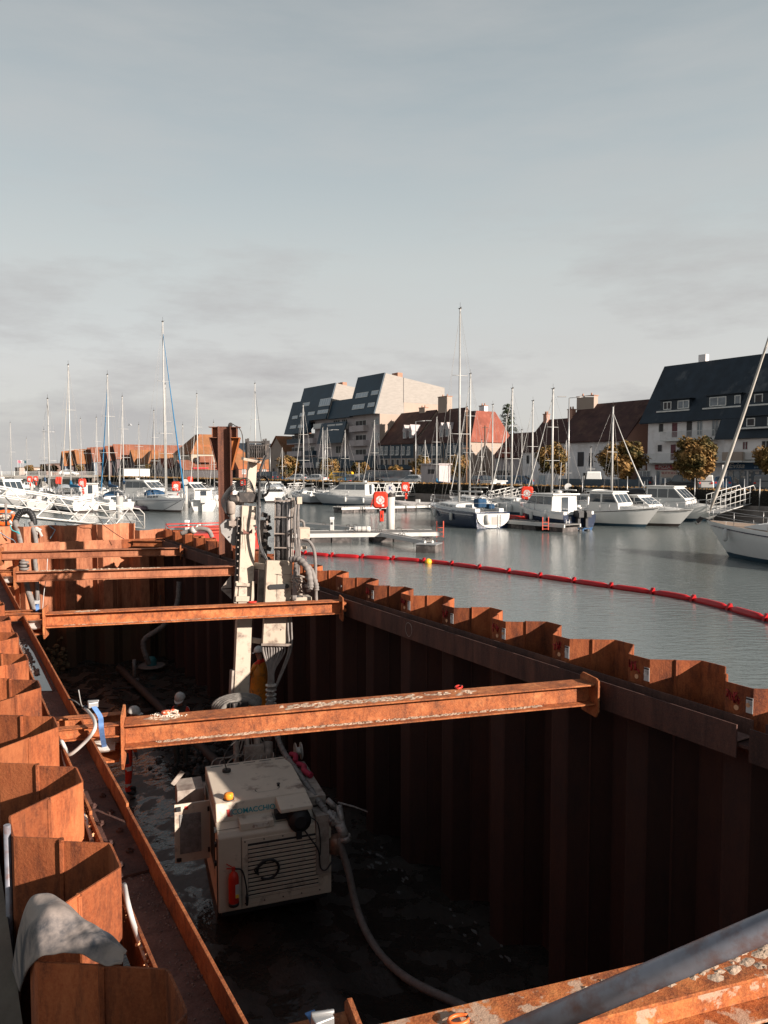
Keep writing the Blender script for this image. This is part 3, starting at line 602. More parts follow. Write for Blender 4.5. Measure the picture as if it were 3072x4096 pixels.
m = MB(); m.box((-1.12, 1.5, 1.75), (.42, .5, .35)); m.box((-1.3, 1.55, 2.02), (.08, .02, .26), Matrix.Rotation(R(40), 4, 'Y'))
m.build('control_box', CREAMD, rig, bevel=.03)
# mast
UPY = (0, 1, 0)
def mbox(name, p0, p1, wd, dp, mt=CREAM, parent=rig, off=(0, 0, 0), bevel=.006):
    m = MB(); o = Vector(off); m.bar(P(*p0) + o, P(*p1) + o, wd, dp, up=UPY); return m.build(name, mt, parent, bevel=bevel)
mast = mbox('mast', (955, 2960, 14.0), (993, 2028, 15.0), .285, .26)
mbox('mast_foot', (954, 2790, 14.25), (959, 2678, 14.35), .35, .30, CREAMD, off=(0, -.03, 0))
m = MB(); m.bar(P(955, 2680, 14.18), P(972, 2412, 14.45), .004, .01, up=UPY)
for q in range(2): m.bar(P(965 + 12 * q, 2330, 14.60), P(976 + 12 * q, 2060, 14.74), .004, .006, up=UPY)
m.build('weld_seam', mat('seam', (.25, .2, .16), .8), rig)
m = MB()
for s in (-1, 1): m.bar(P(974 + s * 34, 2412, 14.45), P(980 + s * 33, 2325, 14.52), .05, .10, up=UPY)
m.bar(P(974, 2406, 14.42), P(975, 2385, 14.43), .30, .04, up=UPY); m.bar(P(976, 2345, 14.47), P(977, 2332, 14.48), .30, .03, up=UPY)
cs = m.build('slide_carriage', CREAM, rig)
m = MB(); a0 = P(992, 2125, 14.70)
m.prism([(-.095, .05), (-.095, -.045), (.085, -.045), (.085, .05), (0, -.03)], lambda a, b, t: a0 + Vector((a, t, b)), -.004, .004); m.cur = 0
m.build('emblem', mat('maroon_mark', (.17, .07, .055), .7), rig)
# bolted rail on the mast's left
rail = mbox('guide_rail', (945, 2480, 14.55), (955, 2068, 14.9), .09, .12, DSTEEL)
m = MB()
for q in range(14): m.lathe([(.016, 0), (.016, .02)], P(945 + q * .75, 2440 - q * 28, 14.42 + q * .025), 6, Matrix.Rotation(R(90), 4, 'X'), sm=False)
m.build('bolt', CREAMD, rail)
m = MB()
for (px, py, sg) in ((925, 2352, 1), (925, 2356, -1)):
    c = P(px, py, 14.75); m.prism([(0, 0), (-.20, 0), (0, .26 * sg)] if sg > 0 else [(0, 0), (0, -.20), (-.20, 0)], lambda a, b, t: c + Vector((a, t, b)), -.008, .008)
m.build('gusset', CREAMD, rig)
m = MB(); c = P(925, 2110, 14.9); m.prism([(-.22, .06), (-.1, .16), (.12, .17), (.12, -.36), (.02, -.36), (-.2, -.1)], lambda a, b, t: c + Vector((a, t, b)), -.05, .05); m.build('mast_bracket', mat('grey_cast', (.26, .25, .24), .6, var=.25), rig)
# slim upper mast and winch
slim = mbox('upper_mast', (998, 2010, 15.3), (1010, 1843, 15.5), .175, .16)
m = MB(); m.bar(P(1004, 1846, 15.35), P(1006, 1836, 15.35), .36, .34, up=UPY); m.build('winch_tray', CREAM, rig)
m = MB(); wc = P(1024, 1802, 15.4)
for sx_ in (-.18, .18):
    m.box(wc + Vector((sx_, 0, 0)), (.012, .26, .34))
    for sy in (-.13, .13): m.bar(wc + Vector((sx_, sy, -.19)), wc + Vector((sx_, sy, .24)), .034, .03, up=UPY)
for z in (-.18, .10, .17):
    for sy in (-.12, .12): m.bar(wc + Vector((-.18, sy, z)), wc + Vector((.18, sy, z)), .028, .028)
for q in range(8): m.bar(wc + Vector((-.15 + q * .045, -.135, -.16)), wc + Vector((-.15 + q * .045, -.135, .12)), .016, .012, up=UPY)
m.box(wc + Vector((.22, 0, .0)), (.06, .22, .36)); m.box(wc + Vector((.20, 0, .15)), (.12, .26, .10)); m.build('winch_frame', DSTEEL, rig)
m = MB(); m.lathe([(.15, -.165), (.15, -.15), (.12, -.15), (.12, -.01), (.14, -.005), (.14, .005), (.12, .01), (.12, .15), (.15, .15), (.15, .165)], wc + Vector((0, 0, -.03)), 16, Matrix.Rotation(R(90), 4, 'Y')); m.build('winch_drum', DSTEEL, rig)
# drill head with motors
m = MB(); h0 = P(985, 1995, 14.9)
m.box(h0 + Vector((.02, 0, .03)), (.36, .24, .20)); m.lathe([(.09, -.14), (.105, -.12), (.105, .12), (.08, .16)], h0 + Vector((-.20, 0, -.02)), 16, Matrix.Rotation(R(90), 4, 'Y')); m.build('drill_head', DSTEEL, rig, bevel=.01)
m = MB(); m.lathe([(.05, -.14), (.08, -.12), (.09, .10), (.06, .15)], h0 + Vector((-.30, -.02, -.16)), 14); m.lathe([(.04, -.2), (.055, -.18), (.055, .18)], h0 + Vector((-.28, 0, -.36)), 12); m.box(h0 + Vector((-.28, 0, -.48)), (.14, .12, .1)); m.lathe([(.085, -.05), (.10, 0), (.085, .05)], h0 + Vector((-.16, -.02, 0)), 14, Matrix.Rotation(R(90), 4, 'Y')); m.build('rotary_motor', CREAMD, rig)
m = MB()
for q in range(6):
    s = q * .03; m.tube(bez([h0 + Vector((.25, -.1 + s, -.05 - s)), h0 + Vector((.05, -.14, .22 + s)), h0 + Vector((-.24, -.13 + s, .19 + s * .7)), h0 + Vector((-.38 - s * .7, -.05, .02)), h0 + Vector((-.38 - s * .4, -.02, -.22)), h0 + Vector((-.30, 0, -.40))], 6), .009, 5)
m.build('hydraulic_hose', BLK, rig)
# black cable bundle down the mast's right side
for grp_, mt_ in ((0, BLK), (1, HOSE)):
    m = MB()
    for q in range(6 if grp_ == 0 else 4):
        j = lambda k: random.uniform(-k, k)
        pts = [P(1062 + j(4), 1822, 15.2), P(1042 + j(4), 1880, 15.0), P(1036 + j(4), 1960 + j(6), 14.85), P(1034 + j(7), 2050, 14.7), P(1033 + j(6), 2110, 14.6), P(1038 + j(5), 2170, 14.55), P(1058 + j(6), 2225, 14.5), P(1078 + j(5), 2262, 14.5)]
        m.tube(bez(pts, 5), .014 if grp_ == 0 else .010, 5)
    for q in range(3): c = P(1040, 1945, 14.8); m.tube([c + Vector((.05 + .13 * math.cos(R(a)) , -.02 * q, .0 + (.17 + .02 * q) * math.sin(R(a)))) for a in range(-100, 200, 20)], .011, 5)
    m.build('cable_bundle', mt_, rig)
# rod cage and cable carrier column
YC = 14.6; cg = mbox('cage_post', (1097, 2245, YC), (1101, 1990, YC), .018, .02, CREAMD); m = MB()
for px0, px1 in ((1166, 1168), (1172, 1176)): m.bar(P(px0, 2245, YC), P(px1, 1990, YC), .018, .02, up=UPY)
for py in (2003, 2068, 2134, 2190): m.bar(P(1096, py, YC - .08), P(1174, py + 2, YC - .08), .022, .022)
for sx in (1099, 1170):
    for py in (2003, 2068, 2134): m.bar(P(sx, py, YC - .08), P(sx, py, YC + .2), .018, .018)
m.build('cage_ring', CREAMD, cg)
for q, (px, rr, mt_) in enumerate(((1112, .055, 'd'), (1124, .03, 'g'), (1134, .028, 'g'), (1143, .03, 'g'), (1154, .045, 'g'), (1118, .045, 'd'), (1163, .02, 'g'))):
    m = MB(); m.tube([P(px - 2, 2250, YC + .03 + (q % 2) * .1), P(px + 1, 1992 + (q % 3) * 6, YC + .03 + (q % 2) * .1)], rr, 10); m.build('drill_rod', mat('rod_dark', (.07, .065, .065), .8, var=.5, scale=18, bump=.9, bscale=30) if mt_ == 'd' else mat('rod_grey', (.24, .225, .22), .6, var=.25, scale=9), rig)
pn = mbox('carrier_panel', (1100, 2578, 14.35), (1117, 2242, 14.45), .50, .14, CREAM)
for (px, py) in ((1116, 2347), (1110, 2470), (1100, 2549)):
    c = P(px, py, 14.31); m = MB()
    m.prism([(-.16 + .04 * math.cos(R(t)), .045 * math.sin(R(t))) for t in range(90, 271, 30)] + [(.16 + .04 * math.cos(R(t)), .045 * math.sin(R(t))) for t in range(-90, 91, 30)], lambda a, b, t: c + Vector((a, t + .04, b)), -.03, .0); m.build('slot_opening', BLK, pn)
m = MB(); m.bar(P(1062, 2296, 14.34), P(1165, 2298, 14.34), .004, .006); m.bar(P(1110, 2296, 14.34), P(1106, 2400, 14.33), .004, .004); m.build('panel_seam', BLK, pn)
m = MB()
for q in range(6): m.lathe([(.012, 0), (.012, .012)], P(1080 + (q % 2) * 52, 2440 + (q // 2) * 38, 14.30), 6, AX)
m.bar(P(1046, 2578, 14.2), P(1168, 2580, 14.2), .05, .04); m.build('hose_plate', CREAMD, pn)
mbox('cross_arm', (1020, 2262, 14.75), (1062, 2268, 14.6), .12, .05, CREAM); mbox('cross_arm', (1005, 2560, 14.5), (1046, 2566, 14.4), .10, .05, CREAMD)
mbox('rear_frame', (1045, 2440, 14.9), (1056, 2080, 15.1), .16, .10, CREAMD); m = MB()
for q in range(22):
    py = 2060 + q * 9; m.box(P(1062 + random.uniform(-16, 16), py, 14.75 + random.uniform(-.05, .15)), (random.uniform(.03, .12), .06, random.uniform(.03, .10)), Matrix.Rotation(random.uniform(-.5, .5), 4, 'Y'))
m.build('valve_block', DSTEEL, rig)
m = MB()
for q in range(9):
    x0 = 1052 + q * 10.5; m.tube(bez([P(x0, 2580, 14.25), P(x0 + 2, 2610, 14.25), P(1074 + q * 3.0, 2680, 14.2), P(1074 + q * 2.6, 2740, 14.15), P(1070 + q * 2.6, 2830, 14.0), P(1066 + q * 2, 2960, 13.9)], 6), .017 if q % 3 else .024, 6)
for q in range(2): m.tube(bez([P(1150 + q * 12, 2440, 14.4), P(1152 + q * 14, 2520, 14.35), P(1155 + q * 9, 2600, 14.3), P(1120 + q * 6, 2700, 14.2), P(1098, 2760, 14.15)], 6), .020, 6)
m.build('hose_bundle', HOSE, rig)
m = MB()
for q in range(5): m.tube([P(1084, 2738 + q * 19, 14.12), P(1084, 2744 + q * 19, 14.12)], .105, 12)
m.build('hose_clamp', mat('galvanised', (.5, .48, .45), .5), rig)
m = MB(); m.tube([P(1072, 2970, 13.2), P(1070, 3040, 13.0)], .09, 12); m.build('duct', CREAMD, rig)
# right side hoses
def corr(m, pts, r, step=2):
    c = bez(pts, 12); m.tube(c, [r * (1.0 if (k // step) % 2 else .86) for k in range(len(c))], 10)
m = MB(); corr(m, [P(1160, 2238, 14.3), P(1200, 2240, 14.2), P(1232, 2280, 14.1), P(1242, 2340, 14.1), P(1238, 2352, 14.1)], .065); corr(m, [P(1195, 2245, 14.4), P(1240, 2275, 14.3), P(1262, 2330, 14.2), P(1266, 2362, 14.2)], .055); m.build('corrugated_hose', HOSE, rig)
m = MB(); m.tube(bez([P(1212, 2158, 14.5), P(1236, 2165, 14.45), P(1256, 2200, 14.4), P(1262, 2260, 14.3), P(1262, 2310, 14.3), P(1266, 2420, 14.3)], 8), .032, 8)
m.tube(bez([P(1200, 2080, 14.6), P(1214, 2090, 14.6), P(1218, 2125, 14.6)], 8), .025, 8)
for q in range(4): m.tube(bez([P(1182 + q * 5, 2002, 14.45), P(1180 + q * 7 - (q % 2) * 12, 2100, 14.4), P(1184 + q * 5, 2200, 14.4), P(1176 + q * 6, 2300, 14.35), P(1172 + q * 3, 2400, 14.3)], 8), .020, 6)
m.build('loop_hose', HOSE, rig)
m = MB(); m.box(P(1197, 2002, 14.45), (.10, .06, .14)); m.box(P(1214, 2132, 14.6), (.20, .25, .22)); m.box(P(1205, 2110, 14.6), (.26, .3, .02)); m.box(P(1212, 2190, 14.6), (.12, .15, .06)); m.box(P(1205, 2395, 14.5), (.35, .3, .10)); m.box(P(1180, 2345, 14.4), (.12, .1, .03)); m.build('hose_bracket', CREAM, rig, bevel=.008)
m = MB()
for q in range(16):
    a = P(1165 + random.uniform(-6, 12), 2280 + q * 6, 14.4); b = P(1190 + random.uniform(0, 45), 2300 + random.uniform(0, 80), 14.4); mid = (a + b) / 2 + Vector((0, -.1, random.uniform(-.05, .10))); m.tube(bez([a, mid, b], 5), random.choice((.010, .016, .02)), 5)
for q in range(8): m.box(P(1172 + q * 9, 2330 + random.uniform(-40, 60), 14.42), (.07, .08, .05), Matrix.Rotation(random.random(), 4, 'Y'))
m.build('fitting', CREAMD, rig)
# winch cloth and reel at the mast foot
m = MB(); c = P(950, 2820, 13.7)
for q in range(5): m.tube([c + Vector((.42 * math.cos(R(a)) * (1 - q * .07), -.05 * q + .05, .16 * math.sin(R(a)) - q * .01)) for a in range(-20, 201, 12)], .055, 7)
m.build('rolled_sheet', mat('muddy_cloth', (.18, .165, .15), .9, var=.4, scale=9, bump=.6), rig)
m = MB(); c = P(955, 2822, 13.5); m.box(c, (.34, .12, .14)); m.tube([c + Vector((.02, -.08, -.08)), c + Vector((.02, -.08, .08))], .03, 8); m.tube([c + Vector((-.1, -.08, -.08)), c + Vector((-.1, -.08, .08))], .035, 8); m.build('clamp', DSTEEL, rig, bevel=.01)

# ------------------------------------------------------------------ loose hoses and small things around the pit
def tube_thing(name, label, cat, pts, r, mt, n=8, smooth=6, group=None, rings=0, rr=1.2):
    c = bez(pts, smooth) if smooth else [Vector(p) for p in pts]; b = c[len(c) // 2].copy(); m = MB(Matrix.Translation(-b)); m.tube(c, r, n)
    for q in range(0, len(c) - 1, rings) if rings else ():
        dv = (c[q + 1] - c[q]).normalized(); m.tube([c[q] - dv * .02, c[q] + dv * .02], r * rr, n)
    o = m.build(name, mt); o.location = b; return tag(o, label, cat, group)
A = aty
tube_thing('slurry_hose', 'long grey slurry hose hanging from the rig valves down to the dark pit floor', 'hose', [RF.w(1.03, -.15, 1.42), A(1361, 3372, 11.05), A(1393, 3482, 11.1), A(1422, 3611, 11.05), A(1463, 3723, 10.8), A(1537, 3834, 10.45), atz(1648, 3926, -2.9), atz(1833, 4015, -2.93), atz(1900, 4050, -2.93), atz(2050, 4110, -2.93)], .055, HOSE, 12, 8)
hm = mat('dark_corrugated', (.16, .15, .145), .7, var=.3, scale=9)
tube_thing('arched_hose', 'dark ribbed hose arching over the far wall at the left edge', 'hose', [A(62, 2120, 26.2), A(64, 2080, 26.2), A(84, 2050, 26.2), A(115, 2045, 26.2), A(133, 2072, 26.2), A(137, 2100, 26.2)], .10, BLK, 12, 8, rings=2, rr=1.08)
tube_thing('pump_hose', 'thick muddy hose hanging down the far wall, left of its thinner twin', 'hose', [A(60, 2085, 26.1), A(75, 2130, 25.9), A(86, 2180, 25.8), A(94, 2240, 25.8), A(102, 2300, 25.8), A(112, 2360, 25.8), A(140, 2440, 25.8), A(150, 2520, 25.8)], .10, HOSE, 12, 6)
tube_thing('pump_hose', 'pale hose hanging down the far wall, right of the thick one', 'hose', [A(122, 2090, 26.0), A(140, 2140, 25.8), A(146, 2200, 25.8), A(140, 2240, 25.8), A(146, 2300, 25.8), A(152, 2420, 25.8), A(158, 2520, 25.8)], .075, HOSE, 12, 6)
fh = thing('coupling', 'bulky muddy coupling on the hanging hose below the far strut', 'coupling', A(96, 2262, 25.6)); m = MB()
for z in (-.16, -.05, .06): m.lathe([(.12, z), (.16, z + .02), (.16, z + .07), (.12, z + .09)], (0, 0, 0), 14)
m.build('collar', HOSE, fh); m = MB(); m.box((.14, -.05, 0), (.12, .06, .1)); m.box((-.13, -.05, 0), (.10, .06, .06)); m.build('lever', DSTEEL, fh)
for (pts, r, lab, mt_) in (
    ([A(190, 2235, 25.7), A(186, 2300, 25.7), A(176, 2370, 25.6), A(170, 2440, 25.6)], .012, 'thin white cord hanging down the far wall right of the hoses', WHITE),
    ([A(96, 2093, 26), A(112, 2160, 25.9), A(110, 2200, 25.8)], .012, 'thin black cable looping down over the far waler', BLK),
    ([A(0, 2130, 22), A(30, 2150, 24), A(58, 2165, 25.5), A(64, 2200, 25.6)], .014, 'pale blue rope stretched to the far waler at the left edge', mat('blue_rope', (.2, .35, .45), .8)),
    ([A(40, 2100, 25.5), A(48, 2120, 25.5), A(66, 2128, 25.5), A(78, 2135, 25.5), A(70, 2125, 25.5)], .02, 'teal rope knotted round the left hose', mat('teal_rope', (.05, .30, .33), .8)),
    ([A(222, 2092, 26.6), A(222, 2118, 26.5), A(198, 2104, 26.5)], .016, 'blue rope hooked over the far sheet piles', mat('blue_rope', (.2, .35, .45), .8)),
    ([A(222, 2118, 26.5), A(210, 2140, 26.4), A(200, 2154, 26.4)], .016, 'loose tail of blue rope on a far pile', mat('blue_rope', (.2, .35, .45), .8)),
    ([A(262, 2096, 26.7), A(275, 2102, 26.6), A(330, 2100, 26.6), A(400, 2092, 26.7), A(420, 2105, 26.6), A(470, 2140, 26.3), A(497, 2156, 26.2)], .012, 'thin black cable lying over the tops of the far piles', BLK)):
    tube_thing('rope' if 'rope' in lab or 'cord' in lab else 'cable', lab, 'rope' if 'rope' in lab or 'cord' in lab else 'cable', pts, r, mt_, 6, 5)
o = thing('clamp_lamp', 'white plastic lamp head hanging crooked beside the pale hose', 'lamp', A(152, 2118, 26)); m = MB(); m.box((0, 0, 0), (.20, .12, .12), Matrix.Rotation(.5, 4, 'Y')); m.build('housing', WHITE, o, bevel=.02); m = MB(); m.bar((.05, 0, -.05), (.14, 0, -.24), .06, .05); m.bar((-.02, 0, -.05), (-.06, 0, -.20), .05, .05); m.build('bracket', WHITE, o)
# submersible pump with its corrugated hose in the far corner
tube_thing('discharge_hose', 'ribbed grey hose sagging from the right wall to the teal pump', 'hose', [A(717, 2330, 25.5), A(706, 2422, 25.4), A(656, 2500, 25.4), A(583, 2552, 25.5), A(574, 2585, 25.5), A(584, 2625, 25.5), A(596, 2655, 25.6)], .085, HOSE, 12, 8, rings=3, rr=1.12)
o = thing('pump', 'teal submersible pump standing on the floor in the far corner', 'pump', atz(607, 2672, FLOOR)); m = MB(); m.lathe([(.16, 0), (.17, .03), (.17, .30), (.13, .38), (.06, .42)], n=16); m.build('casing', mat('teal_paint', (.03, .16, .18), .5), o); m = MB(); m.lathe([(.45, .05), (.47, .08), (.45, .11)], n=18); m.build('ring_float', HOSE, o); m = MB(); m.tube(bez([(.1, 0, .3), (.3, 0, .5), (.34, 0, 1.2), (.36, 0, 2.6)], 6), .012, 5); m.build('cable', BLK, o)
o = thing('standpipe', 'grey standpipe with flange upright on the pit floor beyond the workers', 'pipe', atz(538, 2728, FLOOR)); m = MB(); m.lathe([(.055, .12), (.055, .75)], n=12); m.build('pipe', HOSE, o); m = MB(); m.lathe([(.10, 0), (.10, .06), (.16, .06), (.16, .10), (.07, .12)], n=12); m.build('flange', HOSE, o)
m = MB(); tp = []
for q, (px, py, rx, ry) in enumerate(((430, 2740, 60, 1.9), (520, 2790, 75, 1.4), (330, 2790, 80, 1.1))):
    c = atz(px, py, FLOOR + .05); m.tube([c + Vector((1.3 * math.cos(R(a)) * rx / 70, ry * .8 * math.sin(R(a)), .02 * math.sin(R(a * 3)))) for a in range(0, 300, 15)], .02, 5)
tag(m.build('cable', BLK), 'loops of thin black cable lying on the far part of the pit floor', 'cable')
# long sunken pipe on the floor along the right side
tube_thing('floor_pipe', 'dark pipe lying along the pit floor near the far right wall', 'pipe', [PF.w(5.5, 12, FLOOR + .1), PF.w(5.3, 20, FLOOR + .1), PF.w(5.1, 27, FLOOR + .1)], .12, mat('dark_pipe', (.045, .035, .032), .7), 10, 4)
# rubbish and slurry on the floor near the workers
m = MB()
for _ in range(150):
    p = atz(random.uniform(600, 900), random.uniform(2960, 3110), FLOOR); rubble(m, (p.x, p.y, FLOOR + random.random() * .1), random.uniform(.03, .12))
tag(m.build('rubble', mat('slurry_lumps', (.05, .045, .042), .6, var=.5, scale=5)), 'grey lumps and rags lying in the slurry behind the rig', 'rubble', kind='stuff')
# white splashes along the right wall foot
FOAM = mat('foam', (.14, .14, .14), .6); m = MB(PF.M)
for (px, py, n_) in ((1500, 3440, 6), (1530, 3470, 9), (1560, 3490, 6), (1880, 3740, 7), (1920, 3770, 7)):
    c = pf(px, py, FLOOR)
    for _ in range(n_):
        x, y = c.x + random.gauss(0, .18), c.y + random.gauss(0, .35)
        if x < VR - .3:
            r0 = random.uniform(.006, .035); m.prism([(r0 * random.uniform(.4, 1.2) * math.cos(q), 2.2 * r0 * random.uniform(.4, 1.2) * math.sin(q)) for q in [k * .9 for k in range(7)]], lambda a, b, t: (x + a, y + b, t), FLOOR + .06, FLOOR + .075)
tag(m.build('splash', FOAM), 'thin white splashes of water at the foot of the right wall', 'splash', kind='stuff')
# white cable clipped along the left waler
tube_thing('conduit', 'white plastic conduit rising over the bracket of the front strut', 'cable', [pf_ for pf_ in (atz(200, 3080, 1.2), atz(226, 3000, 1.4), atz(244, 2965, 1.55), atz(262, 2995, 1.5), atz(280, 3018, 1.48), atz(340, 2968, 1.6), atz(378, 2918, 1.72), atz(376, 2878, 1.75), atz(352, 2845, 1.72), atz(332, 2828, 1.68))], .016, WHITE, 10, 6)
tube_thing('conduit', 'white conduit squeezed between the left piles and the waler, farther piece', 'cable', [atz(250, 3000, 1.45), atz(262, 3060, 1.4), atz(300, 3160, 1.42), atz(337, 3262, 1.45), atz(352, 3310, 1.45), atz(368, 3365, 1.42)], .015, WHITE, 8, 6)
tube_thing('conduit', 'white conduit beside the waler next to the draped sheet', 'cable', [atz(497, 3540, 1.55), atz(508, 3600, 1.58), atz(535, 3700, 1.5), atz(572, 3800, 1.46), atz(604, 3885, 1.42), atz(640, 3980, 1.38)], .015, WHITE, 8, 6)
tube_thing('wire_end', 'stiff grey wire sticking up from the cable tie on the bracket', 'wire', [atz(340, 2840, 1.66), atz(330, 2838, 1.72) + Vector((-.01, 0, .05)), atz(316, 2830, 1.75) + Vector((0, 0, .17))], .005, WIRE, 5, 4)
tube_thing('cable', 'two frayed black leads lashed to the white conduit', 'cable', [atz(272, 2796, 1.8), atz(300, 2805, 1.78), atz(326, 2826, 1.72), atz(336, 2834, 1.7)], .008, BLK, 5, 6)
STRAP = mat('blue_webbing', (.10, .20, .42), .8, var=.2, scale=20)
def strap_thing(label, pts, buckle, wd=.05):
    b = pts[0].copy(); o = thing('ratchet_strap', label, 'strap', b); m = MB(Matrix.Translation(-b)); c = bez(pts, 6); d0 = Vector((.8, .45, 0)) * wd / 2
    m.grid([[p - d0, p + d0] for p in c]); m.grid([[p - d0 + Vector((0, 0, -.004)), p + d0 + Vector((0, 0, -.004))] for p in c]); m.build('webbing', STRAP, o)
    m = MB(Matrix.Translation(-b)); m.box(buckle, (.09, .06, .05), Matrix.Rotation(.5, 4, 'Z')); m.tube([buckle + Vector((-.05, 0, .03)), buckle + Vector((.05, .02, .03))], .012, 6); m.build('buckle', ALU, o, bevel=.006)
strap_thing('light blue ratchet strap over the bracket of the front strut', [atz(335, 2828, 1.70), atz(365, 2818, 1.76), atz(385, 2840, 1.72), atz(402, 2870, 1.66), atz(405, 2905, 1.6), atz(412, 2960, 1.40), atz(420, 2995, 1.25)], atz(372, 2818, 1.76))
strap_thing('blue strap with grey buckle on the bracket at the bottom edge', [atz(1238, 4045, 1.62), atz(1255, 4070, 1.6), atz(1262, 4110, 1.5)], atz(1290, 4085, 1.6))
strap_thing('faded blue strap on the bracket of the second strut', [atz(146, 2408, 1.66), atz(150, 2440, 1.55), atz(144, 2480, 1.3), atz(140, 2500, 1.1)], atz(147, 2410, 1.68), .06)
def shackle_thing(label, p, rz, mt_, s=1.0):
    o = thing('shackle', label, 'shackle', p, rz); m = MB(); m.tube([(.06 * s * math.cos(R(a)), .035 * s * math.sin(R(a)), .012) for a in range(20, 341, 20)], .011 * s, 8); m.build('ring', mt_, o); m = MB(); m.tube([(.055 * s, -.03 * s, .012), (.055 * s, .035 * s, .012)], .009 * s, 6); m.build('pin', DSTEEL, o)
shackle_thing('red shackle lying on top of the orange strut', atz(1835, 2752, WT + .005), 1.2, RED, 1.0)
shackle_thing('orange shackle lying on the mortar covered strut at the bottom edge', atz(1835, 4088, WT + .01), .3, mat('orange_paint', (.65, .14, .03), .4), .8)
shackle_thing('small red shackle on the second strut in front of the mast', atz(1010, 2411, WT + .005), .2, RED, 1.3)
# orange glove with mortar on the front strut
o = thing('glove', 'orange and white work glove left in mortar on top of the orange strut', 'glove', atz(672, 2855, WT + .01), .2); m = MB()
for q in range(4): m.tube(bez([(0, .01 * q - .02, .015), (.05, .018 * q - .03, .03), (.10, .02 * q - .04, .012)], 4), .010, 6)
m.lathe([(.02, 0), (.05, .008), (.045, .03), (.01, .035)], (-.02, 0, 0), 10); m.build('palm', mat('orange_cloth', (.65, .10, .03), .9, dirt=(.6, .5, .42), dscale=25, dlo=.5, dhi=.55), o)
m = MB(PF.M)
for _ in range(150): q = pf(random.gauss(672, 30), 2860 + random.gauss(0, 4), WT); rubble(m, (q.x, q.y, WT + .004), random.uniform(.004, .014))
tag(m.build('mortar', mat('pale_mortar', (.62, .54, .45), .95)), 'pale mortar heap under the glove on the front strut', 'mortar', kind='stuff')
# grey foreground rail
hr = thing('handrail', 'out of focus grey painted handrail pipe crossing the bottom right corner', 'railing', A(3072, 3705, 1.30)); b = hr.location.copy(); m = MB(Matrix.Translation(-b)); m.tube([A(1700, 4290, 1.42), A(3072, 3705, 1.30), A(4200, 3230, 1.22)], .0235, 20); m.build('rail', mat('grey_rail_paint', (.20, .20, .23), .35, metal=.2, var=.25, scale=14, dirt=(.16, .09, .08), dscale=10, spec=.6), hr)
m = MB(Matrix.Translation(-b)); m.tube([A(4200, 3230, 1.22), A(4200, 3230, 1.22) + Vector((0, 0, -1.1))], .0235, 12); m.build('post', mat('grey_rail_paint', (.2, .2, .23)), hr)
# rubber sheet thrown over the left piles
far = [(20, 4200, .5), (28, 4050, .9), (48, 3850, 1.4), (85, 3680, 1.80), (125, 3590, 1.93), (180, 3566, 1.96), (240, 3590, 1.95), (310, 3645, 1.93), (390, 3705, 1.92), (460, 3765, 1.90), (508, 3808, 1.87)]
near = [(62, 4230, .5), (72, 4080, .95), (78, 3960, 1.4), (100, 3890, 1.72), (140, 3845, 1.86), (190, 3818, 1.90), (250, 3812, 1.90), (320, 3822, 1.885), (400, 3842, 1.875), (450, 3858, 1.86), (488, 3866, 1.84)]
fb, nb2 = bez([atz(*p) for p in far], 5), bez([atz(*p) for p in near], 5); rows = []
for a, b in zip(fb, nb2):
    row = []
    for j in range(17):
        t = j / 16; p = a.lerp(b, t); p.z += .035 * math.sin(t * math.pi) + .010 * math.sin(t * 11 + a.x * 14) + .010 * math.sin(a.x * 20 + t * 5) + .003 * math.sin(a.x * 50 - t * 9); row.append(p)
    rows.append(row)
bz = rows[20][8].copy(); m = MB(Matrix.Translation(-bz)); m.grid(rows); o = m.build('rubber_sheet', mat('dusty_rubber', (.27, .225, .20), .6, var=.3, scale=4, dirt=(.04, .045, .055), dscale=3.6, dlo=.46, dhi=.64, bump=.2, bscale=14)); o.location = bz
sd = o.modifiers.new('thickness', 'SOLIDIFY'); sd.thickness = .012; ss = o.modifiers.new('smooth', 'SUBSURF'); ss.levels = ss.render_levels = 1; tag(o, 'dusty grey rubber sheet draped over the nearest left sheet piles', 'sheet')
# grey post outside the left wall
tube_thing('post', 'slim grey post standing outside the left wall at the left edge', 'post', [atz(28, 3300, 1.9), atz(28, 3300, 1.9) + Vector((0, 0, -1.5))], .02, mat('grey_rail_paint', (.2, .2, .23)), 10, 0)

# ------------------------------------------------------------------ people
def skin_body(name, nodes, edges, mats, pick, extra=None, parent=None):
    me = bpy.data.meshes.new('sk'); names = list(nodes); me.from_pydata([nodes[k][:3] for k in names], [(names.index(a), names.index(b)) for a, b in edges], [])
    o = bpy.data.objects.new('sk', me); COL.objects.link(o); md = o.modifiers.new('s', 'SKIN'); me.skin_vertices.new() if not me.skin_vertices else None
    sv = me.skin_vertices[0].data
    for i, k in enumerate(names): r_ = nodes[k][3]; sv[i].radius = (r_, nodes[k][4] if len(nodes[k]) > 4 else r_); sv[i].use_root = (i == 0)
    s2 = o.modifiers.new('u', 'SUBSURF'); s2.levels = s2.render_levels = 2
    dg = bpy.context.evaluated_depsgraph_get(); ev = o.evaluated_get(dg); me2 = bpy.data.meshes.new_from_object(ev); bpy.data.objects.remove(o)
    vs = [v.co.copy() for v in me2.vertices]; fs = [tuple(p.vertices) for p in me2.polygons]; m = MB()
    for v in vs: m.pt(v)
    for f in fs:
        c = sum((vs[i] for i in f), Vector()) / len(f); m.cur = pick(c); m.face(f, True)
    if extra: extra(m)
    return m.build(name, mats, parent)
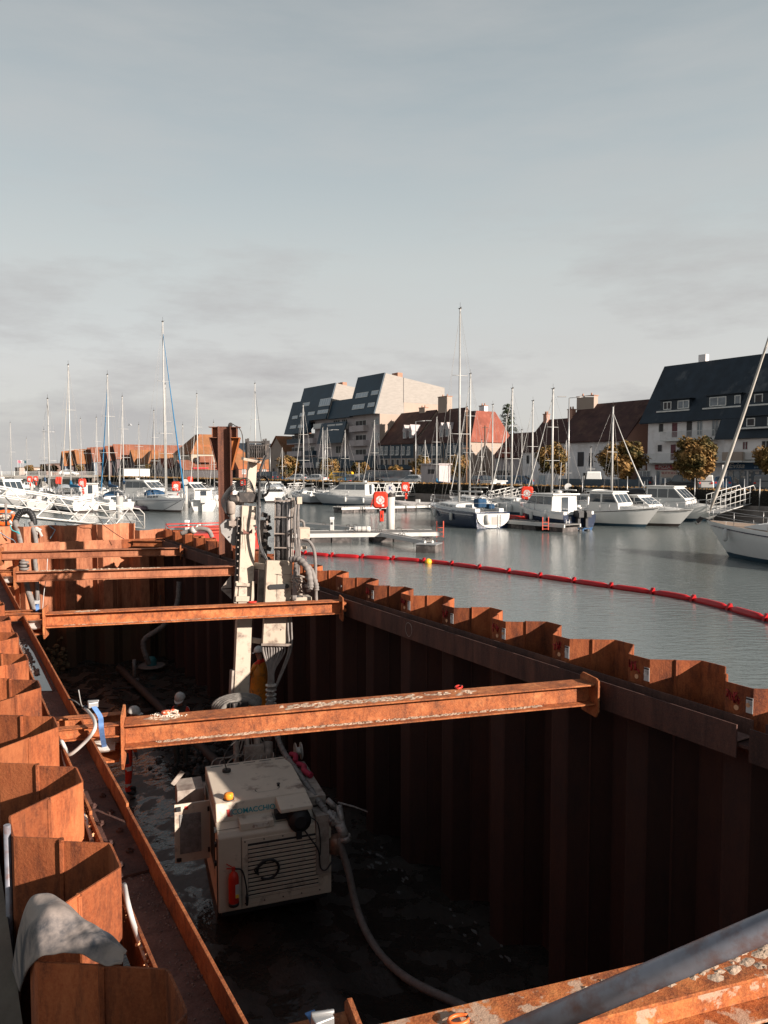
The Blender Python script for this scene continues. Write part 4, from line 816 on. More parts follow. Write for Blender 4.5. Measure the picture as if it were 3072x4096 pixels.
SKIN = mat('skin', (.32, .17, .12), .6, var=.1); HIVIS = mat('hivis_orange', (.75, .10, .025), .75, var=.12, scale=4); HIRED = mat('hivis_red', (.75, .05, .025), .75, var=.12); REFL = mat('reflective_tape', (.70, .70, .66), .4); GLOVE = mat('dark_glove', (.08, .08, .09), .8); BOOT = mat('boot', (.03, .03, .03), .7); HELM = mat('white_helmet', (.55, .54, .51), .35, var=.04, dirt=(.25, .17, .12), dscale=12, dlo=.60, dhi=.66); COAT = mat('amber_oilskin', (.62, .21, .02), .45, var=.15, scale=5, dirt=(.25, .12, .04), dscale=8); DARKC = mat('dark_workwear', (.05, .055, .05), .9)
def person(label, loc, rz, pose, mats, pick, hair=None, helmet_z=0):
    """pose: dict of joints in local metres, facing +y"""
    o = thing('person', label, 'person', loc, rz); J = dict(
        pelvis=(0, 0, .95, .14, .11), spine=(0, 0, 1.15, .15, .11), chest=(0, 0, 1.32, .17, .12), neck=(0, .0, 1.48, .06), head0=(0, .02, 1.57, .075), head1=(0, .02, 1.68, .085), 
        shL=(-.17, 0, 1.42, .07), elL=(-.23, .03, 1.14, .052), wrL=(-.24, .10, .90, .036), haL=(-.24, .14, .83, .032), shR=(.17, 0, 1.42, .07), elR=(.23, .03, 1.14, .052), wrR=(.24, .10, .90, .036), haR=(.24, .14, .83, .032),
        hiL=(-.10, 0, .86, .10), knL=(-.11, .03, .48, .07), anL=(-.11, 0, .10, .055), toL=(-.11, .16, .05, .045), hiR=(.10, 0, .86, .10), knR=(.11, .03, .48, .07), anR=(.11, 0, .10, .055), toR=(.11, .16, .05, .045))
    for k, v in pose.items():
        if k != 'look': J[k] = tuple(v) + tuple(J[k][3:])
    E = [('pelvis', 'spine'), ('spine', 'chest'), ('chest', 'neck'), ('neck', 'head0'), ('head0', 'head1')]
    for s in 'LR':
        E += [('chest', 'sh' + s), ('sh' + s, 'el' + s), ('el' + s, 'wr' + s), ('wr' + s, 'ha' + s), ('pelvis', 'hi' + s), ('hi' + s, 'kn' + s), ('kn' + s, 'an' + s), ('an' + s, 'to' + s)]
        h = Vector(J['ha' + s][:3]); w_ = Vector(J['wr' + s][:3]); dv = (h - w_).normalized(); sd_ = dv.cross(Vector((0, 0, 1)) if abs(dv.z) < .9 else Vector((0, 1, 0))).normalized(); cu_ = dv.cross(sd_)
        for f in range(4):
            a = h + dv * .03 + sd_ * (.013 * (f - 1.5) * 1.25); ln = (.032, .038, .036, .028)[f]
            b = a + dv * ln + cu_ * .006; c = b + dv * ln * .7 + cu_ * .018
            J['f%s%da' % (s, f)] = (*a, .0095); J['f%s%db' % (s, f)] = (*b, .0085); J['f%s%dc' % (s, f)] = (*c, .007); E += [('ha' + s, 'f%s%da' % (s, f)), ('f%s%da' % (s, f), 'f%s%db' % (s, f)), ('f%s%db' % (s, f), 'f%s%dc' % (s, f))]
        a = h - dv * .01 + sd_ * .036; b = a + dv * .035 + sd_ * .012; J['t%sa' % s] = (*a, .011); J['t%sb' % s] = (*b, .009); E += [('ha' + s, 't%sa' % s), ('t%sa' % s, 't%sb' % s)]
    hd = Vector(J['head1'][:3]); nk = Vector(J['head0'][:3])
    fy = Vector(pose.get('look', (0, 1, -.15))[:3]).normalized() if 'look' in pose else Vector((0, 1, -.15)).normalized(); 
    fx = fy.cross(Vector((0, 0, 1))).normalized(); fz = fx.cross(fy)
    MX = Matrix((fx, fy, fz)).transposed().to_4x4(); c = (hd + nk) / 2 + Vector((0, 0, .02))
    def extra(m):
        m.cur = 0; m.X = Matrix.Translation(c) @ MX
        m.lathe([(.028, -.10), (.062, -.085), (.074, -.04), (.080, .0), (.078, .05), (.06, .09)], (0, .012, 0), 14)
        m.lathe([(.012, -.022), (.016, -.012), (.006, .03)], (0, .098, -.012), 8)        # nose
        for s in (-1, 1): m.lathe([(.006, -.022), (.012, 0), (.006, .022)], (s * .082, 0, -.01), 6); m.box((s * .03, .088, .028), (.035, .012, .008))
        m.cur = len(mats) - 1
        for s in (-1, 1): m.lathe([(.004, -.006), (.009, 0), (.004, .006)], (s * .030, .088, .014), 8)
        m.box((0, .086, -.052), (.042, .012, .007)); m.X = None
    skin_body('body', J, E, mats, pick, extra, o)
    hz = Matrix.Translation(c + Vector((0, 0, .035))) @ MX; m = MB(hz)
    m.lathe([(.125, .0), (.128, .015), (.120, .05), (.098, .095), (.06, .122), (.015, .132)], n=20)
    m.grid([[(.128 * math.sin(R(a)), .110 * math.cos(R(a)), .004) for a in range(-60, 61, 12)], [(.132 * math.sin(R(a)), .185 * math.cos(R(a)), -.012) for a in range(-60, 61, 12)]])
    for s in (-.03, 0, .03): m.tube([(s, -.10, .06), (s, -.05, .118), (s, .03, .130), (s, .10, .07)], .006, 5)
    m.build('helmet', HELM, o); return o
def pick_hi(c):
    if c.z > 1.50: return 0
    if abs(c.x) > .17 and c.z < .93 and c.z > .70: return 3
    if abs(c.x) < .17 and .70 < c.z < .93: return 5
    if .22 < c.z < .28 or .55 < c.z < .62: return 2
    if c.z < .12: return 4
    if abs(c.x) > .14 and 1.02 < c.z < 1.08: return 2
    return 1 if c.z > .92 else 5
ml = [SKIN, HIVIS, REFL, GLOVE, BOOT, HIRED, BOOT]
pw = person('person in orange hi-vis workwear and clean white helmet below the front strut', atz(512, 3178, FLOOR), R(-75), dict(head0=(0, .12, 1.55), head1=(0, .16, 1.65), neck=(0, .08, 1.47), chest=(0, .05, 1.31), elR=(.20, .10, 1.14), wrR=(.19, .17, .93), haR=(.19, .19, .85), elL=(-.24, .16, 1.18), wrL=(-.20, .40, 1.14), haL=(-.18, .47, 1.13)), ml, pick_hi)
pw.scale = (1.08,) * 3
def pick_d(c):
    if c.z > 1.50: return 0
    if abs(c.x) > .15 and 1.36 < c.z: return 5 if c.y > 0 else 2
    if abs(c.x) > .20 and c.z > 1.22: return 1
    return 3 if c.z < 1.46 and c.z > .12 else 4
person('person in a dirt flecked white helmet and dark jacket behind the front strut', atz(722, 3015, FLOOR) if False else Vector((*aty(722, 2800, 17.3).xy, FLOOR)), R(172), dict(look=(0.1, 1, -.6)), [SKIN, HIVIS, REFL, DARKC, BOOT, HIRED, BOOT], pick_d)
pY = 16.9
wp = aty(1040, 2600, pY); base_z = wp.z - 1.72
def pick_c(c):
    if c.z > 1.51: return 0
    if c.z > 1.43: return 2
    return 1 if c.z > .42 else 4
pr = person('person in a long amber raincoat and white helmet behind the drill hoses', (wp.x, wp.y, base_z), R(70), dict(elR=(.22, .16, 1.18), wrR=(.10, .34, 1.08), haR=(.06, .40, 1.06), elL=(-.22, .16, 1.18), wrL=(-.12, .34, 1.08), haL=(-.08, .40, 1.06)), [SKIN, COAT, HIRED, GLOVE, BOOT, BOOT], pick_c)
m = MB(); rows = []
for z, rx, ry in ((1.44, .12, .10), (1.38, .22, .15), (1.15, .235, .17), (.9, .25, .19), (.6, .29, .23), (.40, .32, .26)):
    rows.append([(rx * (1 + .04 * math.sin(7 * R(a))) * math.cos(R(a)), .02 + ry * (1 + .05 * math.sin(5 * R(a) + z * 4)) * math.sin(R(a)), z) for a in range(0, 360, 15)])
m.grid(rows, close=True); m.build('raincoat', COAT, pr)
wpf = thing('work_platform', 'low steel trestle platform behind the mast that carries the person in the raincoat', 'platform', (wp.x, wp.y, FLOOR), R(19)); hh = base_z - FLOOR
m = MB(); m.bb(-.5, .5, -.45, .45, hh - .06, hh - .004); m.build('deck', DSTEEL, wpf)
for sx in (-.45, .45):
    for sy in (-.4, .4): m = MB(); m.bar((sx, sy, 0), (sx, sy, hh - .06), .06, .06); m.build('leg', DSTEEL, wpf)
# ------------------------------------------------------------------ boats
def az2rz(a): return R(90 - a)
def hull(L_, B, fs, fb_, topside, bottom, parent, rake=.10, sf=.78, stern_rake=0.0, boot=.20, dk=None, vee=False):
    n = 16; rows = []; cols = []
    for i in range(n + 1):
        t = i / n
        b = B / 2 * (sf + (1 - sf) * math.sin(math.pi / 2 * min(t / .42, 1))) if t < .42 else B / 2 * (1 - ((t - .42) / .58) ** 2.4)
        b = max(b, .015); z = fs + (fb_ - fs) * t ** 1.6
        def X(zz): f = max(0, min(1, zz / z)); return -L_ / 2 + L_ * t * (1 - rake * (1 - f)) - stern_rake * (1 - f) * (1 - t) * (-1)
        s = []
        for zz, k in ((z, 1.0), (z - .05, 1.015), (z * .6, .985), (boot + .02, .93 if not vee else .86), (boot, .925 if not vee else .85), (0, .88 if not vee else .78), (-.35, .5), (-.5, .02)): s.append((X(max(zz, 0)), b * k, zz))
        rows.append(s)
    m = MB(); nn = len(rows[0]); L1 = [[m.pt(p) for p in r] for r in rows]; R1 = [[m.pt((p[0], -p[1], p[2])) for p in r] for r in rows]
    for i in range(n):
        for j in range(nn - 1):
            m.cur = 0 if j < 3 else (2 if j == 3 else 1)
            m.face((L1[i][j], L1[i + 1][j], L1[i + 1][j + 1], L1[i][j + 1]), True); m.face((R1[i][j], R1[i][j + 1], R1[i + 1][j + 1], R1[i + 1][j]), True)
    m.cur = 0
    for j in range(nn - 1): m.cur = 0 if j < 4 else 1; m.face((L1[0][j], L1[0][j + 1], R1[0][j + 1], R1[0][j]))
    m.cur = 0
    o = m.build('hull', [topside, bottom, topside], parent)
    d = MB()
    for i in range(n): a, b = rows[i][0], rows[i + 1][0]; d.quad((a[0], a[1] - .01, a[2] - .015), (b[0], b[1] - .01, b[2] - .015), (b[0], -b[1] + .01, b[2] - .015), (a[0], -a[1] + .01, a[2] - .015))
    d.build('deck', dk or GELCOAT, parent)
    def edge(t): 
        i = min(n - 1, int(t * n)); f = t * n - i; a, b = rows[i][0], rows[i + 1][0]; return Vector(a).lerp(Vector(b), f)
    return o, edge
def rails(edge, parent, t0=.05, t1=.98, h=.6, n=6, bow=True, name='guard_rail', r_=.014, lines=(1.0, .5)):
    m = MB()
    for s in (-1, 1):
        P_ = [edge(t0 + (t1 - t0) * i / n) for i in range(n + 1)]; P_ = [Vector((p.x, s * p.y * .96, p.z)) for p in P_]
        for p in P_: m.tube([p, p + Vector((0, 0, h))], r_, 5)
        for f in lines: m.tube([p + Vector((0, 0, h * f)) for p in P_], r_ * .8, 4)
    if bow: p = edge(t1); m.tube([Vector((p.x, p.y * .96, p.z + h)), Vector((p.x + .2, 0, p.z + h + .03)), Vector((p.x, -p.y * .96, p.z + h))], r_, 5)
    p = edge(t0); m.tube([Vector((p.x, p.y * .96, p.z + h)), Vector((p.x, -p.y * .96, p.z + h))], r_, 5)
    m.build(name, ALU, parent)
def fender(parent, x, y, z, r_=.11, l=.5, mt=None):
    m = MB(); m.lathe([(.02, -l / 2 - .05), (r_ * .8, -l / 2), (r_, -l / 2 + .07), (r_, l / 2 - .07), (r_ * .7, l / 2), (.02, l / 2 + .05)], (x, y, z), 10); m.tube([(x, y, z + l / 2), (x, y * .97, z + l / 2 + .35)], .01, 4); m.build('fender', mt or WHITE, parent)
def sprayhood(parent, x, w_, z, h=.55, l=1.0, mt=None, glass=True):
    m = MB(); rows = []
    for i in range(5):
        a = R(90 - i * 26); rows.append([(x + l * math.cos(a) * (1 if i else 0) , w_ / 2 * math.cos(R(q)) , z + h * (math.sin(R(q)) ** .6) * math.sin(a if i else R(90))) for q in range(0, 181, 20)])
    m.grid(rows); m.build('sprayhood', mt or BLUEC, parent)
def sail_rig(parent, mx, zd, top, L_, edge, spread=2, furl=None, cover=None, boomz=.9, mastm=None, r_=.075, boom=True):
    mm = mastm or MAST
    m = MB(); m.tube([(mx, 0, zd), (mx, 0, top)], [r_, r_ * .8], 8); ms = m.build('mast', mm, parent)
    m = MB(); m.tube([(mx, 0, top), (mx, 0, top + .45)], .012, 4); m.tube([(mx, 0, top + .03), (mx + .3, .02, top + .1)], .01, 4); m.box((mx - .12, 0, top + .08), (.18, .02, .05)); m.box((mx, 0, top + .02), (.22, .14, .06)); m.build('masthead_gear', DSTEEL, ms)
    m = MB(); sp = []
    for k in range(spread):
        z = zd + (top - zd) * (.36 + .30 * k if spread > 1 else .52); w_ = (.85 - .2 * k) * min(1, L_ / 9); sp.append((z, w_)); m = MB(); m.tube([(mx, -w_, z), (mx, w_, z)], .022, 5); m.build('spreader', mm, ms)
    m = MB(); B0 = edge(.55 if True else .5).y
    for s in (-1, 1):
        path = [(mx - .1, s * B0 * .95, zd - .1)] + [(mx, s * w_, z) for z, w_ in sp] + [(mx, 0, top - .1)]; m.tube(path, .009, 4)
        m.tube([(mx - .3, s * B0 * .93, zd - .1), (mx, 0, sp[0][0])], .008, 4)
    m.tube([(-L_ / 2 + .15, 0, edge(0).z + .1), (mx, 0, top - .02)], .009, 4)
    if not furl: m.tube([(L_ / 2 - .15, 0, edge(1).z), (mx, 0, top - .2)], .009, 4)
    m.tube([(mx + .10, .05, zd), (mx + .05, .03, top - .3)], .009, 4); m.tube([(mx - .12, -.06, zd), (mx - .06, -.02, top - .2)], .008, 4)
    m.build('rigging', WIRE, ms)
    if furl:
        a, b = Vector((L_ / 2 - .15, 0, edge(1).z + .35)), Vector((mx, 0, top - (top - zd) * .06)); rr = furl[1] if len(furl) > 1 else .07; m = MB(); n = 14; pts = [a.lerp(b, i / n) + Vector((0, 0, -.25 * math.sin(math.pi * i / n))) for i in range(n + 1)]
        m.tube(pts, [rr * (.25 if i == 0 else 1 - .75 * i / n) for i in range(n + 1)], 8); m.build('furled_sail', furl[0], ms)
    if boom:
        bl = L_ * .36; m = MB(); m.tube([(mx - .1, 0, zd + boomz), (mx - bl, 0, zd + boomz + .05)], .055, 8); bo = m.build('boom', mm, parent)
        if cover:
            m = MB(); n = 10; m.tube([(mx + .02, 0, zd + boomz + .75), (mx - .03, 0, zd + boomz + .35)] + [(mx - .1 - (bl - .1) * i / n, 0, zd + boomz + .16 - .06 * i / n) for i in range(n + 1)], [.07, .15] + [.19 - .11 * i / n for i in range(n + 1)], 9); m.build('sail_cover', cover, bo)
def sailboat(label, ref, px, wl, az, L_, B, mast_top, topside=None, bottom=None, furl=None, cover=None, hood=None, spread=2, mf=.06, stripe=None, fs=.95, fbw=1.3, dk=None, open_stern=False, rz_=.075, mastm=None, boom=True, wins=True, group='sailing boats in the marina', fend=1, boat_name='sailing_boat', teak=None, z_=None):
    p = atz(px, wl, 0); dv = Vector((math.sin(R(az)), math.cos(R(az)), 0)); mx = L_ * mf
    c = p + dv * L_ / 2 if ref == 'stern' else (p - dv * L_ / 2 if ref == 'bow' else p - dv * mx)
    o = thing(boat_name, label, 'sailboat', (c.x, c.y, 0), az2rz(az), group)
    h, edge = hull(L_, B, fs, fbw, topside or GELCOAT, bottom or ANTI, o, rake=.10, stern_rake=.35 if not open_stern else .1, dk=dk)
    if stripe:
        m = MB()
        for s in (-1, 1):
            m.grid([[Vector((edge(t).x, s * (edge(t).y * 1.016 + .004), edge(t).z - .17 - w_)) for t in [.03 + .93 * i / 14 for i in range(15)]] for w_ in (0, .05)])
        m.build('stripe', stripe, h)
    # coachroof
    m = MB(); rows = []
    for i in range(9):
        t = .36 + .44 * i / 8; e = edge(t); hh = .38 * (1 - .75 * max(0, (i - 4) / 4) ** 2) if i < 8 else .02; w_ = e.y * .62
        rows.append([(e.x, w_ + .05, e.z - .02), (e.x, w_, e.z + hh * .8), (e.x, w_ * .75, e.z + hh), (e.x, 0, e.z + hh * 1.08), (e.x, -w_ * .75, e.z + hh), (e.x, -w_, e.z + hh * .8), (e.x, -w_ - .05, e.z - .02)])
    ids = m.grid(rows, sm=False); m.face(ids[0]); cr = m.build('coachroof', GELCOAT, o)
    if wins:
        for s in (-1, 1):
            for (a, b) in ((1, 3), (3.3, 5)):
                m = MB(); q = []
                for f in (a, b):
                    t = .36 + .44 * f / 8; e = edge(t); w_ = e.y * .62; q.append((e.x, s * (w_ + .045), e.z + .10)); q.append((e.x, s * (w_ + .022), e.z + .25))
                m.quad(q[0], q[2], q[3], q[1]); m.build('window', GLASS, cr)
        m = MB(); e = edge(.36); m.bb(e.x - .02, e.x - .005, -.28, .28, e.z - .05, e.z + .33); m.bb(edge(.68).x, edge(.68).x + .4, -.2, .2, edge(.68).z + .36, edge(.68).z + .40); m.build('hatch', GLASS, cr)
    # cockpit
    m = MB(); e0, e1 = edge(.05), edge(.36)
    for s in (-1, 1): m.bb(e0.x, e1.x, s * e0.y * .55, s * e0.y * .80, e0.z - .03, e0.z + .22)
    m.build('coaming', GELCOAT, o)
    m = MB(); m.bb(e0.x + .1, e1.x, -e0.y * .5, e0.y * .5, e0.z - .02, e0.z + .005); m.build('cockpit_sole', teak or DECK, o)
    m = MB(); wx = e0.x + .9; m.tube([(wx, .38 * math.cos(R(a)), e0.z + .75 + .38 * math.sin(R(a))) for a in range(0, 361, 24)], .014, 5)
    for a in (0, 60, 120): m.tube([(wx, .38 * math.cos(R(a)), e0.z + .75 + .38 * math.sin(R(a))), (wx, -.38 * math.cos(R(a)), e0.z + .75 - .38 * math.sin(R(a)))], .009, 4)
    m.box((wx + .1, 0, e0.z + .4), (.12, .16, .8)); m.build('helm', ALU, o)
    rails(edge, o)
    if mast_top:
        mp = o.location + dv * mx; zt = zat(mast_top, mp.y) if True else 12; e = edge(.5 + mf); sail_rig(o, mx, e.z + .3, zt, L_, edge, spread, furl, cover, r_=rz_, mastm=mastm, boom=boom)
    if hood: sprayhood(o, edge(.36).x - .15, edge(.36).y * 1.25, edge(.36).z + .30, .62, .9, hood)
    for k in range(fend): e = edge(.3 + .28 * k); fender(o, e.x, -e.y - .10, e.z - .45); fender(o, e.x, e.y + .10, e.z - .45)
    return o, edge, c, dv
WINF = GLASS
def outboard(parent, x, y, z, mt, s=1.0):
    m = MB(); m.box((x - .05 * s, y, z + .28 * s), (.42 * s, .34 * s, .34 * s)); m.box((x - .22 * s, y, z + .22 * s), (.14 * s, .30 * s, .26 * s)); m.box((x, y, z - .15 * s), (.20 * s, .16 * s, .6 * s)); m.box((x - .06 * s, y, z - .45 * s), (.36 * s, .26 * s, .03 * s)); m.lathe([(.01, -.2 * s), (.07 * s, -.1 * s), (.08 * s, .1 * s), (.12 * s, .16 * s), (.02, .2 * s)], (x - .05 * s, y, z - .62 * s), 8, Matrix.Rotation(R(-90), 4, 'Y')); m.build('outboard_engine', mt, parent, bevel=.05 * s)
def cabin(parent, x0, x1, w_, z, h, slope_f=.5, slope_b=.05, roof_over=.25, mt=None, wm=None, name='wheelhouse', post=.07):
    """wheelhouse from x0 (aft) to x1 (front)"""
    mt = mt or GELCOAT; zt = z + h; m = MB()
    poly = [(x0, z), (x1, z), (x1 - slope_f * .15, z + h * .42), (x1 - slope_f, zt), (x0 + slope_b, zt)]
    m.prism(poly, lambda a, b, t: (a, t * (1 - .08 * (b - z) / h), b), -w_ / 2, w_ / 2); cb = m.build(name, mt, parent, bevel=.02)
    m = MB(); m.prism([(x0 - roof_over, zt + .005), (x1 - slope_f + roof_over * .8, zt + .005), (x1 - slope_f + roof_over * .6, zt + .07), (x0 - roof_over * .9, zt + .09)], lambda a, b, t: (a, t, b), -w_ / 2 - .03, w_ / 2 + .03); m.build('roof', mt, cb, bevel=.02)
    zb, zu = z + h * .48, z + h * .90; k = lambda zz: w_ / 2 * (1 - .08 * (zz - z) / h) + .012
    def xf(zz): return x1 - slope_f * .15 - (slope_f * .85) * (zz - (z + h * .42)) / (h * .58)
    Lw = (x1 - slope_f * .6) - x0; nw = 2 if Lw < 2.2 else 3
    for s in (-1, 1):
        for q in range(nw):
            a = x0 + .12 + (Lw - .1) * q / nw; b = x0 + .12 + (Lw - .1) * (q + 1) / nw - post; m = MB()
            bt = min(b, xf(zu) - .08) if q == nw - 1 else b; bb_ = min(b + .25, xf(zb) - .08) if q == nw - 1 else b
            m.quad((a, s * k(zb), zb), (bb_, s * k(zb), zb), (bt, s * k(zu), zu), (a, s * k(zu), zu)); m.build('window', wm or WINF, cb)
    nf = 3
    for q in range(nf):
        ya, yb = -w_ / 2 * .88 + w_ * .88 * q / nf + .03, -w_ / 2 * .88 + w_ * .88 * (q + 1) / nf - .03; m = MB(); m.quad((xf(zb) + .012, ya, zb), (xf(zb) + .012, yb, zb), (xf(zu) + .012, yb * .95, zu), (xf(zu) + .012, ya * .95, zu)); m.build('windscreen', wm or WINF, cb)
    m = MB(); m.bb(x0 - .012, x0 - .002, -.3, .25, z + .1, zt - .15); m.build('door', wm or WINF, cb)
    return cb
def motorboat(label, ref, px, wl, az, L_, B, fs=.75, fbw=1.3, topside=None, bottom=None, cab=None, engines=0, engm=None, rail=True, arch=False, canopy=None, ant=0, dk=None, name='motor_boat', cat='motorboat', stripe=None, group='motor boats in the marina', fend=2, wing=None, sc_eng=1.0, vee=True):
    p = atz(px, wl, 0); dv = Vector((math.sin(R(az)), math.cos(R(az)), 0)); c = p + dv * L_ / 2 if ref == 'stern' else (p - dv * L_ / 2 if ref == 'bow' else p)
    o = thing(name, label, cat, (c.x, c.y, 0), az2rz(az), group)
    h, edge = hull(L_, B, fs, fbw, topside or GELCOAT, bottom or ANTI, o, rake=.16, sf=.88, vee=vee, dk=dk)
    if wing:   # light upper topside band
        m = MB()
        for s in (-1, 1): m.grid([[Vector((edge(t).x, s * (edge(t).y * 1.016 + .006), edge(t).z + .012 - w_ * (edge(t).z))) for t in [i / 16 for i in range(17)]] for w_ in (0, .30 )])
        m.build('upper_topside', wing, h)
    if stripe:
        m = MB()
        for s in (-1, 1): m.grid([[Vector((edge(t).x, s * (edge(t).y * 1.017 + .012), edge(t).z - .06 - w_)) for t in [.01 + .97 * i / 14 for i in range(15)]] for w_ in (0, .05)])
        m.build('rubbing_strake', stripe, h)
    # foredeck trunk
    m = MB(); rows = []
    for i in range(7):
        t = .52 + .36 * i / 6; e = edge(t); hh = .32 * (1 - (i / 6) ** 2) + .02; w_ = e.y * .70; rows.append([(e.x, w_ + .06, e.z - .02), (e.x, w_, e.z + hh * .8), (e.x, 0, e.z + hh), (e.x, -w_, e.z + hh * .8), (e.x, -w_ - .06, e.z - .02)])
    ids = m.grid(rows, sm=False); m.face(ids[0]); m.build('foredeck', GELCOAT, o)
    m = MB(); e0 = edge(.02)
    for s in (-1, 1): m.bb(-L_ / 2 + .1, edge(.45).x, s * e0.y * .70, s * e0.y * .93, e0.z - .03, e0.z + .20)
    m.bb(-L_ / 2 + .06, -L_ / 2 + .35, -e0.y * .7, e0.y * .7, e0.z - .03, e0.z + .20); m.build('gunwale', GELCOAT, o)
    cb = None
    if cab: cb = cabin(o, *cab)
    if canopy:
        x0, x1, zc, hc, mt = canopy; m = MB(); rows = []
        for i in range(6): x = x0 + (x1 - x0) * i / 5; hh = hc * (.72 + .28 * math.sin(math.pi * (i / 5) ** .7)); rows.append([(x, e0.y * .85 * math.cos(R(q)), zc + hh * math.sin(R(q)) ** .5) for q in range(0, 181, 18)])
        m.grid(rows); m.build('canopy', mt, o)
    if arch:
        m = MB(); x = edge(.25).x; m.tube(bez([(x - .3, e0.y * .9, fs), (x, e0.y * .85, fs + 1.0), (x + .1, e0.y * .5, fs + 1.35), (x + .1, -e0.y * .5, fs + 1.35), (x, -e0.y * .85, fs + 1.0), (x - .3, -e0.y * .9, fs)], 5), .05, 6); m.build('arch', GELCOAT, o)
    if rail: rails(edge, o, .45, .97, .5, 5, r_=.016, lines=(1.0,))
    for k in range(engines): outboard(o, -L_ / 2 - .25, (k - (engines - 1) / 2) * .62, fs * .75, engm or BLK, sc_eng)
    if ant:
        m = MB(); zr = (cab[3] + cab[4]) if cab else fs + 1; m.tube([((cab[0] + .2) if cab else 0, .3, zr), ((cab[0] + .0) if cab else 0, .3, zr + ant)], .016, 5); m.build('antenna', WHITE, o)
        m = MB(); m.lathe([(.02, 0), (.24, .03), (.24, .15), (.1, .20)], ((cab[0] + .7) if cab else 0, 0, zr + .1), 12); m.build('radar_dome', WHITE, o)
    for k in range(fend): e = edge(.25 + .22 * k); fender(o, e.x, -e.y - .12, e.z - .40, .12, .5); fender(o, e.x, e.y + .12, e.z - .40, .12, .5)
    return o, edge, c, dv
# -- the boats one can tell apart, nearest first
o, edge, c, dv = sailboat('big white sailing yacht with a thick furled foresail at the right edge, blue bottom', 'bow', 2822, 2214, -31, 12.5, 4.0, 850, topside=GELCOAT, bottom=ANTI, furl=(mat('sail_cloth', (.42, .39, .35), .9, bump=.3), .10), fs=1.15, fbw=1.62, stripe=NAVY, mf=.16, dk=TEAK, fend=3, rz_=.11)
m = MB(); m.bar((6.0, 0, 1.6), (6.55, 0, 1.72), .12, .06); m.bar((6.5, 0, 1.70), (6.75, .0, 1.50), .06, .20); m.tube([(6.7, -.18, 1.45), (6.78, 0, 1.38), (6.7, .18, 1.45)], .025, 6); m.build('anchor', DSTEEL, o)
m = MB(); e = edge(.62)
for s in (-1, 1): m.box((e.x, s * (e.y * 1.0 + .0), e.z - .52), (.62, .05, .12))
m.build('hull_window', GLASS, o)
NAVYD = sailboat('navy blue sailing yacht with open white stern moored off the near pontoon', 'stern', 1972, 2114, -22, 9.6, 3.4, 1235, topside=NAVY, bottom=NAVY, cover=None, hood=None, fs=1.12, fbw=1.42, stripe=GELG, mf=.02, dk=GELG, fend=2, open_stern=True)
o, edge, c, dv = NAVYD
m = MB(); e = edge(0); xs = -4.84; q = [(xs, math.cos(R(a)) * 1.28, 1.02 - (1.0 if True else 0) * abs(math.sin(R(a))) ** .75 * .96) for a in range(180, 361, 12)]
inner = [(xs - .0, y * .82, z + .15 if z < 1 else z) for _, y, z in q]
ids = m.grid([[Vector(p) for p in q], [Vector(p) for p in inner]]); m.build('transom_rim', GELCOAT, o)
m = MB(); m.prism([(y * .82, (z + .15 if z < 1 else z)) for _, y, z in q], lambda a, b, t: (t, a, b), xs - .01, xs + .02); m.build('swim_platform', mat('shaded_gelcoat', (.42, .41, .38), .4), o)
m = MB(); m.bb(xs - .03, xs - .012, -.30, .12, .28, .80); m.build('stern_door', mat('grey_panel', (.30, .27, .25), .5), o)
m = MB(); m.lathe([(.05, -.32), (.20, -.28), (.22, 0), (.20, .30), (.05, .34)], (xs - .05, .48, .62), 12); m.build('liferaft', WHITE, o)
m = MB()
for y in (-.35, -.55): m.bar((xs - .04, y, .12), (xs - .04, y, .95), .03, .03)
for z in (.2, .4, .6, .8): m.bar((xs - .04, -.35, z), (xs - .04, -.55, z), .03, .02)
m.build('ladder', ALU, o)
m = MB(); m.box((-3.6, .35, 1.70), (.75, .70, .62)); m.box((-3.5, -.45, 1.45), (.8, .5, .35)); m.build('covered_outboard', BLUEC, o, bevel=.12)
o, edge, c, dv = motorboat('blue and white fishing boat with a pilothouse and two black outboards', 'stern', 2318, 2122, -22, 7.2, 2.9, 1.05, 1.65, topside=NAVY, bottom=mat('blue_hull', (.01, .06, .15), .3), cab=(-1.9, 1.5, 2.1, 1.05, 1.25, .9, .0), engines=2, engm=BLK, ant=2.2, wing=GELCOAT, fend=3, sc_eng=1.25)
m = MB()
for y in (1.15, .9): m.bar((-3.72, y, -.3), (-3.72, y, .75), .035, .03)
for q in range(4): m.bar((-3.72, 1.15, .0 + q * .2), (-3.72, .9, .0 + q * .2), .03, .03)
m.build('ladder', ALU, o)
motorboat('white cabin cruiser with three windscreen panes and dark rubber fender, bow to the right', 'bow', 2642, 2112, 138, 7.2, 2.7, .95, 1.45, cab=(-1.5, 1.0, 2.1, 1.05, 1.35, .6, .1, .2, None, None, 'wheelhouse', .16), stripe=DSTEEL, ant=0, fend=1)
motorboat('white cruiser with grey windscreen moored behind the cabin cruiser, bow to the right', 'bow', 2776, 2110, 138, 7.2, 2.7, .9, 1.3, cab=(-1.2, .9, 2.0, 1.0, 1.1, 1.1, .1, .1), stripe=DSTEEL, canopy=(-2.6, -.9, 1.3, .75, CLOUD), bottom=ANTIB)
motorboat('tall white pilothouse boat with dark side windows and black awning, furthest behind at the right', 'bow', 2905, 2088, 135, 7.6, 2.8, .9, 1.3, cab=(-2.2, 1.2, 2.2, 1.0, 1.65, 1.2, .0), canopy=(-4.0, -2.3, 2.1, .45, BLK), ant=0)
